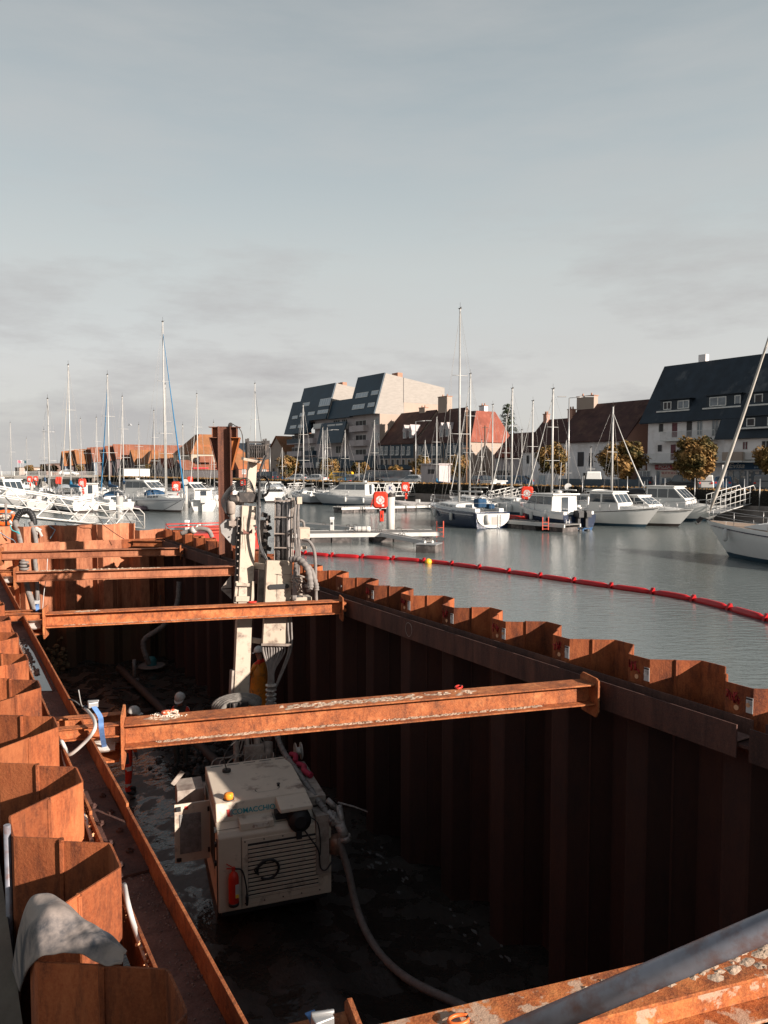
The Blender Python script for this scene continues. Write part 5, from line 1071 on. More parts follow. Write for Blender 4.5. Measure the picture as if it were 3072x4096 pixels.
o, edge, c, dv = sailboat('grey hulled sloop, bow to the right, blue furled genoa and clear sprayhood', 'bow', 742, 2051, 138, 10.2, 3.3, 1287, topside=GELG, bottom=ANTIB, furl=(mat('blue_uv_strip', (.02, .13, .26), .8), .085), hood=BLUEC, fs=1.1, fbw=1.4, stripe=NAVY, mf=.10, boom=True)
m = MB(); m.tube(bez([(5.0, -.1, 1.3), (3.6, -1.5, .25), (1.6, -1.75, .12), (-.6, -1.72, .6)], 6), .022, 5); m.build('mooring_line', BLK, o)
sailboat('white sailboat showing its broad white transom, teal sail cover over the boom', 'stern', 345, 2050, -38, 8.6, 3.0, 1460, cover=TEALC, bottom=ANTIB, furl=(mat('sail_cloth', (.42, .39, .35), .9), .05), mf=.06, open_stern=True)
sailboat('white sailboat with blue furled genoa and blue stern dodger, left of the grey pile', 'stern', 488, 2048, -33, 8.8, 3.0, 1499, furl=(mat('blue_uv_strip', (.02, .13, .26), .8), .085), bottom=ANTIB, cover=BLUEC, mf=.04, hood=BLUEC)
sailboat('white sailboat seen from astern with boarding ladder, leftmost in the marina', 'stern', 158, 2046, -12, 8.2, 2.9, 1595, bottom=ANTIB, hood=CLOUD)
sailboat('white sailboat with pale cockpit tent, transom to the right, behind the drill rods', 'stern', 1275, 2016, -28, 8.4, 2.8, 1620, bottom=ANTIB, hood=CLOUD, topside=GELG, furl=(WHITE, .05))
sailboat('small teal hulled sailboat beside the pontoon with the grey cruiser', 'stern', 1352, 2012, -35, 6.4, 2.3, 1710, topside=TEAL, bottom=TEAL, spread=1, rz_=.055)
sailboat('white sailboat with teal mast cover behind the grey motor cruiser', 'mast', 1381, 1998, -40, 7.5, 2.6, 1720, cover=TEALC, spread=1, rz_=.06)
sailboat('white sailboat with bare boom moored above the ring with the K pile', 'mast', 1498, 1994, -35, 7.5, 2.6, 1679, spread=1, rz_=.065, furl=(WHITE, .05))
sailboat('white sailboat with bright blue sail bag just left of the navy yacht', 'mast', 1746, 2008, -30, 8.0, 2.8, 1667, cover=TEALC, rz_=.07)
sailboat('white sloop moored directly behind the navy yacht, thick grey mast', 'mast', 1878, 2042, -25, 8.8, 3.0, 1496, rz_=.10, furl=(WHITE, .06), cover=None)
sailboat('old sailboat with a varnished brown mast behind the navy yacht', 'mast', 1865, 2018, -30, 7.5, 2.7, 1628, mastm=MASTW, spread=1, rz_=.08)
sailboat('white sailboat whose short mast stands right of the blank gable', 'mast', 1968, 2024, -28, 7.8, 2.7, 1619, spread=1, rz_=.07, furl=(WHITE, .05))
sailboat('white sailboat with two spreaders right of the navy yacht stern', 'mast', 2045, 2050, -25, 8.6, 3.0, 1554, rz_=.10, furl=(WHITE, .07))
sailboat('white sailboat half hidden behind the two spreader sloop', 'mast', 2022, 2018, -35, 7.4, 2.6, 1664, spread=1, rz_=.06)
sailboat('white sailboat behind the red buoy cabinet of the fishing boat pontoon', 'mast', 2127, 2036, -28, 7.8, 2.8, 1604, spread=1, rz_=.09, furl=(WHITE, .05))
sailboat('white sailboat whose mast rises behind the pilothouse of the fishing boat', 'mast', 2206, 2066, -28, 8.4, 3.0, 1556, rz_=.10, furl=(WHITE, .07))
sailboat('low white sailboat with stepped cabin between the fishing boat and the cabin cruiser', 'mast', 2445, 2068, 140, 7.6, 2.7, 1626, spread=1, rz_=.09, furl=(WHITE, .07), mf=.02)
sailboat('white sailboat far off behind the pair of distant ring cabinets', 'mast', 48, 1962, -20, 8, 2.8, 1692, spread=1)
sailboat('small white sailboat far off by the long bridge', 'mast', 111, 1956, -25, 7, 2.5, 1754, spread=1, rz_=.06)
sailboat('white sailboat far off in front of the first orange roofs', 'mast', 328, 1968, -30, 8, 2.8, 1675, spread=1, rz_=.06)
sailboat('white sailboat behind the turned ring cabinet on the far pontoon', 'mast', 392, 1988, -30, 8, 2.8, 1670, rz_=.07, furl=(WHITE, .04))
sailboat('white sailboat with twin halyards slanting to a black masthead, behind the blue genoa boat', 'mast', 497, 2012, -28, 8.4, 2.9, 1586, rz_=.08, furl=(WHITE, .07), cover=BLUEC)
sailboat('white sailboat with a black forestay in front of the hip roofed cream house', 'mast', 621, 1996, -30, 8.2, 2.8, 1643, furl=(BLK, .05), rz_=.06)
sailboat('white sailboat whose mast crosses just left of the grey sloop mast', 'mast', 668, 2016, 150, 8.8, 3.0, 1537, rz_=.07)
sailboat('white sailboat in front of the yellow roofed hotel, left of the rusty column', 'mast', 793, 2006, -30, 8.6, 3.0, 1576, rz_=.08, furl=(WHITE, .06))
sailboat('white sailboat whose mast and black forestay rise behind the drill winch', 'mast', 1024, 1998, 150, 9.0, 3.0, 1534, rz_=.08, furl=(BLK, .06), mf=.0)
motorboat('white speedboat with a big white outboard seen from astern, left of the rusty column', 'stern', 815, 2045, -14, 6.6, 2.6, .9, 1.2, cab=(-1.0, 1.2, 1.8, .95, 1.1, .8, .1), engines=1, engm=WHITE, sc_eng=1.9, bottom=GELCOAT)
o, edge, c, dv = motorboat('grey and white motor cruiser with long sloping windscreen moored at the dark pontoon', 'stern', 1560, 2024, -66, 10, 3.2, 1.0, 1.4, topside=GELG, cab=(-2.6, 2.2, 2.6, 1.15, 1.35, 1.7, .1), ant=1.2, stripe=GELG)
motorboat('white motorboat with boarding ladder on its stern right of the drill mast', 'stern', 1098, 2010, -8, 7.6, 2.9, 1.1, 1.4, arch=True, canopy=(-2.2, .3, 1.2, 1.0, CLOUD), bottom=ANTIB)
motorboat('white cruiser with clear canopy next to the boarding ladder boat', 'bow', 1195, 1998, 120, 8, 2.9, 1.0, 1.4, cab=(-2.2, 1.2, 2.2, 1.1, 1.2, 1.2, .1), ant=0, bottom=ANTIB)
motorboat('white boat with railed wheelhouse at the left edge of the marina', 'mid', 38, 2036, 120, 8, 3, 1.0, 1.5, cab=(-1.8, 1.2, 2.2, 1.1, 1.9, .7, .0), canopy=None, ant=1.5)
motorboat('white hardtop cruiser moored behind the grey sloop', 'mid', 600, 2022, 118, 8.6, 3.0, 1.2, 1.6, cab=(-2.6, 1.6, 2.4, 1.3, 1.5, 1.4, .0), arch=False, ant=1.0)
motorboat('small white cabin boat behind the sailboat with the blue genoa', 'mid', 545, 2018, -30, 7, 2.7, .9, 1.3, cab=(-1.5, 1.2, 2.0, 1.0, 1.3, .7, .0))
motorboat('small white wheelhouse boat with dark panes right of the teal sail cover', 'mid', 362, 2008, -20, 7, 2.6, .9, 1.3, cab=(-1.5, 1.2, 2.0, 1.0, 1.3, .6, .0))
motorboat('boat under a domed grey winter cover between two white sailboats', 'mid', 258, 2012, -25, 7, 2.7, .9, 1.2, canopy=(-2.8, 1.2, .95, 1.35, CLOUD))
motorboat('white wheelhouse boat with rounded cabin behind the navy yacht stern', 'mid', 1958, 2018, -25, 7.5, 2.8, 1.0, 1.4, cab=(-1.8, 1.2, 2.2, 1.1, 1.6, .9, .0), ant=.8)
motorboat('white cruiser with chrome rails behind the fishing boat pilothouse', 'mid', 2330, 2072, -30, 7.2, 2.7, 1.0, 1.3, cab=(-1.6, .8, 2.0, 1.05, .9, 1.0, .1), arch=True)
motorboat('low white motorboat with rounded screen beside the yacht with the pale tent', 'mid', 1340, 1996, -40, 6.5, 2.4, .9, 1.2, cab=(-1.2, 1.0, 1.8, .95, .9, .9, .1))
motorboat('pale cruiser with blue stern lettering panel behind the speedboat', 'mid', 772, 2012, 120, 8, 2.9, 1.2, 1.5, cab=(-2.0, 1.4, 2.2, 1.25, 1.2, 1.1, .1), topside=GELG)
motorboat('white cruiser moored far off below the grey mansard building', 'mid', 900, 2002, -20, 8, 2.8, 1.1, 1.5, cab=(-2.0, 1.4, 2.2, 1.15, 1.3, 1.1, .1))
for k, (px, wl, mt_, az, lab) in enumerate(((182, 1990, 1720, -25, 'distant white sailboat left of the turned ring cabinet'), (560, 1992, 1700, -30, 'distant white sailboat above the small cabin boat'), (735, 1996, 1700, 150, 'distant white sailboat right of the blue furled genoa'), (858, 1990, 1690, -25, 'distant white sailboat just left of the rusty column'), (1130, 1982, 1790, 150, 'distant white sailboat in front of the green tree at the block corner'), (1310, 1985, 1710, -30, 'distant white sailboat by the long white gangway'), (1436, 1980, 1850, -30, 'distant small sailboat below the broad brown tree'), (1700, 1992, 1760, 150, 'distant sailboat left of the bright blue sail bag'), (1800, 1990, 1700, -28, 'distant white sailboat left of the navy yacht mast'), (1925, 1996, 1760, -28, 'distant white sailboat in front of the blank beige wall'), (2085, 2008, 1720, 150, 'distant white sailboat left of the red cabinet by the fishing boat'), (2262, 2012, 1760, -28, 'distant white sailboat near the pile with rusty bands'), (2360, 2016, 1790, -28, 'distant white sailboat behind the chrome railed cruiser'))):
    sailboat(lab, 'mast', px, wl, az + k % 3 * 4, 7.2 + k % 3 * .5, 2.6, mt_, spread=1 + k % 2, rz_=.06, furl=(WHITE, .045) if k % 2 else None, cover=BLUEC if k % 4 == 0 else None)
# RIB and dinghies
def dinghy(label, px, wl, az, L_, tube_m, name='inflatable_dinghy', console=False, rr=.22):
    p = atz(px, wl, 0); o = thing(name, label, 'dinghy', (p.x, p.y, .12), az2rz(az)); h = L_ / 2; m = MB()
    m.tube(bez([(-h, .75, .15), (0, .78, .17), (h * .6, .62, .25), (h, 0, .38), (h * .6, -.62, .25), (0, -.78, .17), (-h, -.75, .15)], 6), rr, 10); m.build('tube', tube_m, o)
    m = MB(); m.bb(-h + .2, h * .7, -.6, .6, -.08, .02); m.bb(-h + .1, -h + .16, -.6, .6, 0, .5); m.build('floor', GELG, o)
    m = MB(); m.bb(-.3, .1, -.25, .25, .02, .75) if console else m.bb(-.1, .15, -.6, .6, .22, .28); m.build('console' if console else 'thwart', WHITE, o)
    outboard(o, -h - .1, 0, .35, BLK, .8); return o
dinghy('grey rigid inflatable boat with console lying beside the second ring cabinet', 1668, 2030, -75, 5.2, mat('grey_hypalon', (.38, .36, .35), .7), console=True, rr=.30)
dinghy('red dinghy tied between the navy yacht and the fishing boat', 2062, 2095, -60, 3.2, RED, rr=.28)
dinghy('small dark inflatable between the grey sloop and the blue genoa boat', 560, 2042, -70, 3.0, mat('plum_hypalon', (.10, .07, .09), .7))
o = thing('workboat', 'flat red steel workboat moored behind the rusty column', 'workboat', atz(860, 2185, 0), R(20)); m = MB(); m.prism([(-2.6, .75), (2.6, .75), (2.3, -.2), (-2.3, -.2)], lambda a, b, t: (a, t, b), -1.2, 1.2); m.build('hull', RED, o, bevel=.03)
m = MB()
for s in (-1, 1): m.tube([(-2.4, s * 1.1, .8), (-2.4, s * 1.1, 1.15), (1.8, s * 1.1, 1.15), (2.3, s * 1.1, .8)], .03, 6)
m.tube([(-2.4, -1.1, 1.15), (-2.4, 1.1, 1.15)], .03, 6); m.build('guard_rail', RED, o)
m = MB(); m.bb(-.4, .5, -.5, .5, .76, 1.0); m.build('hatch', mat('dull_red', (.42, .05, .03), .6), o)

# ------------------------------------------------------------------ pontoons, piles, life rings, gangways
def pontoon(label, a, b, wd=2.2, floats=True, group='pontoons in the marina', z=.5, step=1.15, fender_m=None):
    a, b = Vector(a), Vector(b); a.z = b.z = 0; d = (b - a); l = d.length; o = thing('pontoon', label, 'pontoon', a, math.atan2(d.y, d.x), group)
    m = MB(); m.bb(0, l, -wd / 2 + .06, wd / 2 - .06, z - .05, z); m.build('deck', DECK, o)
    for s in (-1, 1): m = MB(); m.bb(0, l, s * wd / 2 - .055, s * wd / 2 + .055, z - .20, z - .03); m.bb(0, l, s * wd / 2 - .03, s * wd / 2 + .03, z - .03, z + .015); m.build('side_rail', WHITE, o)
    k = 0; x = .1
    while floats and x < l - .6:
        w_ = min(step, l - x - .1)
        if k % 4 != 3:
            m = MB(); m.bb(x, x + w_ - .06, -wd / 2 + .02, wd / 2 - .02, -.3, z - .21); m.build('float', FLOATM, o, bevel=.03)
        x += step; k += 1
    for q in range(int(l / 3) + 1):
        for s in (-1, 1): m = MB(); x = min(l - .3, .5 + q * 3.0); m.tube(bez([(x - .14, s * (wd / 2 - .1), z), (x - .12, s * (wd / 2 - .1), z + .12), (x + .12, s * (wd / 2 - .1), z + .12), (x + .14, s * (wd / 2 - .1), z)], 4), .018, 5); m.build('cleat', DSTEEL, o)
    return o
pontoon('main pontoon on black and grey floats nearest the pit, right of the drill', atz(1150, 2166, 0), atz(1742, 2158, 0), 2.2)
pontoon('finger pontoon slanting from the main pontoon behind the white service bollard', atz(1175, 2118, .0), atz(1420, 2140, 0), .8, floats=False)
o = pontoon('narrow mooring finger ending on a single dark float', atz(1500, 2160, 0), atz(1716, 2205, 0), .42, floats=False, z=.52); 
p = atz(1718, 2212, 0); o = thing('float_block', 'dark ribbed float under the end of the mooring finger', 'float', (p.x, p.y + .5, 0), R(-20)); m = MB(); m.bb(-.5, .5, -.55, .55, -.4, .38); m.build('block', FLOATM, o, bevel=.04); m = MB(); m.bb(-.53, .53, -.58, .58, .385, .43); m.build('frame', ALU, o)
pontoon('pontoon alongside the grey motor cruiser', atz(1348, 2050, 0), atz(1700, 2040, 0), 2.0)
pontoon('pontoon between the navy yacht and the fishing boat', atz(2020, 2106, 0), atz(2290, 2128, 0), 1.6)
pontoon('short pontoon with white bollard left of the rusty column', atz(745, 2135, 0), atz(900, 2150, 0), 1.6)
pontoon('far pontoon in front of the long bridge', atz(100, 1992, 0), atz(480, 1992, 0), 2.0, floats=False)
pontoon('pontoon behind the left sailboats', atz(20, 2018, 0), atz(560, 2022, 0), 2.0, floats=False)
pontoon('pontoon running behind the drill rods and the pale tent yacht', atz(1050, 1990, 0), atz(1340, 1986, 0), 2.0, floats=False)
pontoon('back pontoon behind the navy yacht', atz(1760, 2000, 0), atz(2300, 2010, 0), 2.0, floats=False)
def ring_station(label, px, pyc, size, front=True, tube_box=True, rz=0.0, base_z=.5):
    """cabinet centre at px,pyc; size = cabinet width in photo pixels (0.93 m)"""
    Y = .93 * F / size; c = aty(px, pyc, Y); o = thing('life_ring_station', label, 'life ring station', (c.x, c.y, base_z), rz, 'life ring stations on the pontoons'); h = c.z - base_z
    m = MB(); m.bb(-.07, .07, .05, .12, 0, h + (.3 if not front else -.2)); m.build('post', ALU, o)
    def rr(w_, hh, r_, y): return [(w_ * (1 if math.cos(R(a)) > 0 else -1) - (r_ * (1 if math.cos(R(a)) > 0 else -1)) + r_ * math.cos(R(a)), hh * (1 if math.sin(R(a)) > 0 else -1) - r_ * (1 if math.sin(R(a)) > 0 else -1) + r_ * math.sin(R(a))) for a in [11.25 + 22.5 * k for k in range(16)]]
    m = MB(); pr = rr(.44, .50, .20, 0); pr2 = rr(.465, .53, .22, 0); m.prism(pr2, lambda a, b, t: (a, t, b + h), -.02, .05); A_ = [m.pt((a, -.02, b + h)) for a, b in pr2]; B_ = [m.pt((a * .86, -.14, b * .88 + h)) for a, b in pr]
    for k in range(16): k2 = (k + 1) % 16; m.face((A_[k], A_[k2], B_[k2], B_[k]))
    m.face(B_[::-1]); cb = m.build('cabinet', mat('signal_red', (.60, .040, .018), .4, var=.05), o)
    if front:
        for q in range(4):
            m = MB(); n = 8; a0 = 90 * q + 5; ring = []
            for k in range(n + 1): a = R(a0 + 80 * k / n); ring.append(((.15 * math.cos(a), -.148, h + .15 * math.sin(a)), (.27 * math.cos(a), -.148, h + .27 * math.sin(a))))
            m.grid([[r[0] for r in ring], [r[1] for r in ring]]); m.build('ring_segment', WHITE, cb)
        m = MB(); m.prism([(.115 * math.cos(R(a)), .13 * math.sin(R(a))) for a in range(0, 360, 20)], lambda a, b, t: (a, t, b + h), -.15, -.142); m.bb(.10, .24, -.148, -.141, h - .40, h - .27); m.build('instruction_plate', mat('pale_plate', (.55, .55, .52), .6, var=.2, scale=20), cb)
    if tube_box:
        m = MB(); m.bb(-.02, .22, -.10, .045, h - 1.35, h - .68); tb = m.build('line_box', mat('signal_red', (.60, .04, .018)), o, bevel=.02); m = MB(); m.bb(.07, .13, -.112, -.102, h - 1.12, h - .90); m.build('handle_slot', BLK, tb)
    return o
ring_station('large red life ring cabinet on the main pontoon beside the pile marked K', 1521, 2000, 59)
ring_station('red life ring cabinet behind the pile marked K on the cruiser pontoon', 1621, 1948, 33)
ring_station('red life ring cabinet left of the blue and white fishing boat', 2108, 1973, 48, rz=R(-12))
ring_station('red cabinet seen from behind beside the teal mast cover', 1396, 1936, 26, front=False, tube_box=False)
ring_station('red life ring cabinet in front of the furled blue genoa of the grey sloop', 704, 1945, 33, rz=R(10))
ring_station('red life ring cabinet between the rusty column and the drill mast', 971, 1931, 23)
ring_station('red life ring cabinet behind the teal sail cover', 329, 1932, 31)
ring_station('red cabinet seen from behind on the far pontoon, left of the teal cover boat', 234, 1922, 26, front=False, tube_box=False)
ring_station('far red life ring cabinet, left one of a pair near the bridge', 119, 1917, 21)
ring_station('far red life ring cabinet, right one of a pair near the bridge', 143, 1915, 18)
ring_station('small red cabinet in front of the dark roofed low house', 1082, 1912, 16, front=False, tube_box=False, base_z=1.8)
ring_station('small red cabinet far off by the stone quay', 496, 1915, 16, front=False, tube_box=False)
ring_station('red cabinet half hidden behind the speedboat masts', 760, 1919, 22, front=False, tube_box=False)
def mooring_pile(label, px, top, base_py, wpx, dia=.5, mt=None, sign=None, cone=False, z0=-1):
    Y = dia * F / wpx; p = aty(px, top, Y); o = thing('mooring_pile', label, 'mooring pile', (p.x, p.y, 0), 0, 'mooring piles'); m = MB(); m.lathe([(dia / 2, z0), (dia / 2, p.z)], n=20); m.build('pile', mt or PILEM, o)
    if cone: m = MB(); m.lathe([(dia / 2 + .03, p.z - .03), (dia / 2 + .03, p.z + .02), (.04, p.z + .30)], n=20); m.build('cap', DSTEEL if sign else mt or PILEM, o)
    if sign:
        m = MB(); m.tube([(-.05, 0, p.z), (-.05, 0, p.z + .6)], .03, 6); m.prism([(.35 * math.cos(R(a)), .35 * math.sin(R(a))) for a in range(0, 360, 20)], lambda a, b, t: (a, t - .05, b + p.z + .48), -.01, .01); sb = m.build('sign_disc', mat('galvanised_disc', (.45, .45, .44), .5), o)
        if sign != ' ': text(sign, .42, Matrix.Translation((0, -.065, p.z + .52)) @ TX, mat('navy_lettering', (.02, .03, .12), .6), sb, bold=.006)
    return o
PILEM = mat('white_pile', (.45, .435, .41), .6, var=.06, dirt=(.42, .17, .06), dscale=1.2, dlo=.60, dhi=.66, stretch=(2.5, 2.5, .7))
GPILE = mat('grey_pile', (.34, .33, .315), .6, var=.06)
mooring_pile('white pile with rust streaks and round sign marked K beside the large ring cabinet', 1562, 1985, 2112, 33, .55, sign='K', cone=True)
mooring_pile('white pile with a round grey disc behind the pile marked K', 1587, 1952, 2015, 16, .55, sign=' ')
mooring_pile('white pile with rusty bands and a disc behind the fishing boat', 2272, 1968, 2050, 21, .5, sign=' ')
mooring_pile('thick grey pile standing in the water behind the white truss gangway', 478, 1985, 2085, 28, .55, mt=GPILE)
mooring_pile('pale pile with disc to the right of the grey sloop bow', 742, 1944, 1995, 17, .5, mt=GPILE, sign=' ')
mooring_pile('short pile with orange rust in front of the white gangway by the tent yacht', 1197, 1937, 1965, 13, .5, sign=' ')
mooring_pile('pale pile beyond the leftmost sailboat', 126, 1945, 1975, 14, .5, mt=GPILE)
mooring_pile('pale pile left of the drill mast behind the boats', 941, 1936, 1985, 12, .5, mt=GPILE)
mooring_pile('pale pile on the far pontoon, left of the teal sail cover', 196, 1912, 1940, 9, .5, mt=GPILE)
def bollard(label, px, top, base, w_, z=.5):
    p = atz(px, base, z); H = (base - top) * p.y / F; o = thing('service_bollard', label, 'bollard', (p.x, p.y, z)); m = MB(); m.bb(-.11, .11, -.11, .11, 0, H * .8); m.build('column', WHITE, o, bevel=.02); m = MB(); m.bb(-.125, .125, -.125, .125, H * .8, H); m.build('lamp_head', mat('frosted_cap', (.6, .6, .6), .4), o, bevel=.02)
    m = MB(); m.bb(-.06, .06, -.125, -.112, H * .45, H * .62); m.bb(-.118, -.112, -.06, .06, H * .5, H * .6); m.build('socket', DSTEEL, o)
bollard('white service bollard on the main pontoon', 1328, 2068, 2122, 16)
bollard('white service bollard on the short pontoon left of the column', 749, 2080, 2128, 16)
p = atz(1450, 2122, .5); o = thing('fender_roll', 'white cylindrical fender lashed on the edge of the main pontoon', 'fender', (p.x, p.y - .9, .66)); m = MB(); m.lathe([(.03, -.5), (.15, -.47), (.16, -.3), (.15, 0), (.16, .3), (.15, .47), (.03, .5)], n=14, ax=Matrix.Rotation(R(90), 4, 'Y')); m.build('body', WHITE, o); m = MB()
for x in (-.25, .0, .25): m.tube([(x, .165 * math.cos(R(a)), .165 * math.sin(R(a))) for a in range(0, 361, 30)], .01, 4)
m.build('lashing', DSTEEL, o)
def ladder(label, px0, px1, top, bot, Y, mt=RED):
    a, b = aty(px0, top, Y), aty(px1, top, Y); zb = zat(bot, Y); o = thing('ladder', label, 'ladder', (a.x, a.y, zb)); w_ = b.x - a.x; H = a.z - zb
    for x in (0, w_): m = MB(); m.bar((x, 0, 0), (x, 0, H), .05, .05); m.build('stile', mt, o)
    for q in range(3): m = MB(); m.bar((.026, 0, H * (.08 + .26 * q)), (w_ - .026, 0, H * (.08 + .26 * q)), .04, .03); m.build('rung', mt, o)
LR = mat('faded_red', (.60, .10, .06), .6)
ladder('red ladder at the end of the main pontoon', 1747, 1774, 2084, 2150, 43.3, LR)
ladder('faded red ladder in front of the fishing boat hull', 2171, 2194, 2068, 2120, 48.3, LR)
p = atz(1470, 2030, .5); o = thing('access_frame', 'small red A frame on the cruiser pontoon', 'frame', (p.x + .6, p.y - .2, .5)); m = MB()
for s in (-1, 1): m.bar((s * .3, 0, 0), (s * .1, 0, .8), .06, .06); m.bar((s * .3, .3, 0), (s * .1, .1, .8), .06, .06)
m.bar((-.2, 0, .4), (.2, 0, .4), .05, .05); m.build('frame', RED, o)
def gangway(label, a, b, wd=1.0, h=1.1, n=6, r_=.035, mid=2, deep=.0, verticals=False):
    a, b = Vector(a), Vector(b); d = b - a; l = d.length; o = thing('gangway', label, 'gangway', a, 0); s_ = Vector((-d.y, d.x, 0)).normalized(); U = Vector((0, 0, 1))
    for sd in (0, 1):
        m = MB(); off = s_ * wd * sd
        P0 = lambda t, z: d * t + off + U * z
        m.tube([P0(0, h), P0(.955, h), P0(1, h - .25), P0(1, 0)], r_, 6); m.tube([P0(0, 0), P0(1, 0)], r_, 6)
        for k in range(mid): m.tube([P0(0, h * (k + 1) / (mid + 1)), P0(.99, h * (k + 1) / (mid + 1))], r_ * .7, 5)
        for k in range(n):
            if verticals: m.tube([P0(k / n, 0), P0(k / n, h)], r_ * .8, 5)
            else: m.tube([P0(k / n, 0), P0((k + .5) / n, h)], r_ * .9, 5); m.tube([P0((k + .5) / n, h), P0((k + 1) / n, 0)], r_ * .9, 5)
        m.build('side_truss', WHITE, o)
    m = MB(); m.quad(s_ * .04 - U * .04, d + s_ * .04 - U * .04, d + s_ * (wd - .04) - U * .04, s_ * (wd - .04) - U * .04); m.quad(s_ * .04 - U * .08, d + s_ * .04 - U * .08, d + s_ * (wd - .04) - U * .08, s_ * (wd - .04) - U * .08); m.build('walkway', ALU, o); return o
gangway('white truss gangway sloping down behind the far left wall of the pit', aty(-70, 2046, 30), aty(578, 2114, 44.5), .6, 1.12, 4, .036, mid=2)
gangway('long white gangway rising to the quay behind the tent yacht', aty(1180, 1964, 105), aty(1345, 1945, 118), 1.2, 1.0, 8, .05)
gangway('white gangway rising to the quay right of the drill winch', aty(1020, 1960, 120), aty(1118, 1944, 128), 1.2, 1.0, 6, .05)
gangway('white gangway with round end right of the pile marked K', aty(1500, 1986, 85), aty(1688, 1982, 90), 1.2, 1.5, 7, .05)
gangway('low white gangway left of the fishing boat ring cabinet', aty(2010, 2010, 70), aty(2100, 1985, 76), 1.2, 1.0, 4, .04)
gangway('grey steel gangway leading up to the quay at the far right', aty(2880, 2052, 56), aty(3018, 2010, 58), 1.2, 1.35, 7, .035, verticals=True)
# ------------------------------------------------------------------ red floating boom
REDB = mat('boom_red', (.42, .010, .014), .45, var=.2, scale=3)
bp_ = [atz(*q, 0.02) for q in ((1130, 2208), (1278, 2222), (1480, 2233), (1722, 2250), (2037, 2291), (2389, 2342), (2741, 2395), (3072, 2482), (3500, 2620))]
cv = bez(bp_, 14); seg = [0]
for a, b in zip(cv, cv[1:]): seg.append(seg[-1] + (b - a).length)
def on_curve(s):
    for k in range(len(cv) - 1):
        if seg[k + 1] >= s: f = (s - seg[k]) / (seg[k + 1] - seg[k]); return cv[k].lerp(cv[k + 1], f), (cv[k + 1] - cv[k]).normalized()
    return cv[-1], (cv[-1] - cv[-2]).normalized()
o = thing('floating_boom', 'long red floating containment boom curving across the water beside the pit', 'floating boom', cv[0]); s = 0.0; base = cv[0]; STEP = 1.55
while s < seg[-1] - STEP:
    m = MB(Matrix.Translation(-base)); pts = [on_curve(s + .05 + (STEP - .10) * k / 6)[0] + Vector((0, 0, .02)) for k in range(7)]; m.tube(pts, [.06, .115, .12, .12, .12, .115, .06], 10); m.build('float', REDB, o)
    q, dd = on_curve(s); sd = Vector((-dd.y, dd.x, 0)); m = MB(Matrix.Translation(-base)); m.prism([(-.13, -.06), (.13, -.06), (.10, .08), (.02, .22), (-.04, .21), (-.12, .08)], lambda a, b, t: q + dd * (t + b * .2) + sd * a * .8 + Vector((0, 0, b * .85)), -.05, .05); m.build('fold', REDB, o); s += STEP
m = MB(Matrix.Translation(-base)); m.grid([[p_ + Vector((0, 0, z)) for p_ in cv] for z in (-.4, .0)]); m.build('skirt', REDB, o)
p = atz(1713, 2249, .05); o = thing('buoy', 'small yellow buoy tied to the red boom', 'buoy', p); m = MB(); m.lathe([(.03, -.12), (.13, -.08), (.16, .02), (.12, .12), (.04, .16)], n=14); m.build('float', mat('yellow_plastic', (.75, .40, .03), .4), o); m = MB(); m.tube([(.16, 0, .03), (.32, 0, .05)], .03, 6); m.build('toggle', RED, o)
# left edge clutter on the bank: orange ring, tarpaulin, stands
p = aty(18, 2072, 27.5); o = thing('life_ring', 'orange life ring lying on the bank at the left edge', 'life ring', p); m = MB(); m.tube([(.36 * math.cos(R(a)), .1 * math.sin(R(a)), .22 * math.sin(R(a))) for a in range(0, 361, 15)], .085, 10); m.build('ring', ORANGE, o); m = MB()
for a in (40, 130, 220, 310): m.tube([(.36 * math.cos(R(a + q)), .1 * math.sin(R(a + q)), .22 * math.sin(R(a + q))) for q in (0, 8, 16)], .09, 10)
m.build('band', WHITE, o)
o = thing('scaffold_post', 'grey scaffold tube with cross bar on the bank at the left edge', 'post', aty(25, 2095, 27)); m = MB(); m.tube([(0, 0, -.6), (0, 0, .75)], .045, 8); m.build('upright', HOSE, o); m = MB(); m.tube([(-.35, 0, .38), (.38, 0, .36)], .03, 6); m.build('cross_bar', HOSE, o)
m = MB()
for _ in range(160):
    c_ = aty(random.uniform(-30, 60), random.uniform(2062, 2100), random.uniform(27.5, 29)); rubble(m, c_, random.uniform(.05, .14))
tag(m.build('debris', mat('bank_rubble', (.45, .38, .32), .95, var=.6, scale=3)), 'heap of pale rubble and torn bags on the bank at the left edge', 'debris', kind='stuff')
o = thing('suction_hose', 'grey hose coupling with pipe bend lying on the far right corner piles', 'hose', aty(790, 2128, 24.5)); m = MB(); m.tube(bez([(-.55, 0, -.05), (-.2, 0, .05), (.05, 0, .12), (.35, 0, .06), (.48, 0, -.18)], 6), .075, 10); m.build('hose', HOSE, o); m = MB(); m.tube([(-.2, -.02, .02), (-.08, -.02, .10)], .12, 10); m.tube([(-.12, 0, .05), (.02, -.05, .22)], .03, 6); m.tube([(-.05, 0, .22), (.12, 0, .24)], .03, 6); m.build('lever_coupling', mat('galvanised', (.5, .48, .45)), o)
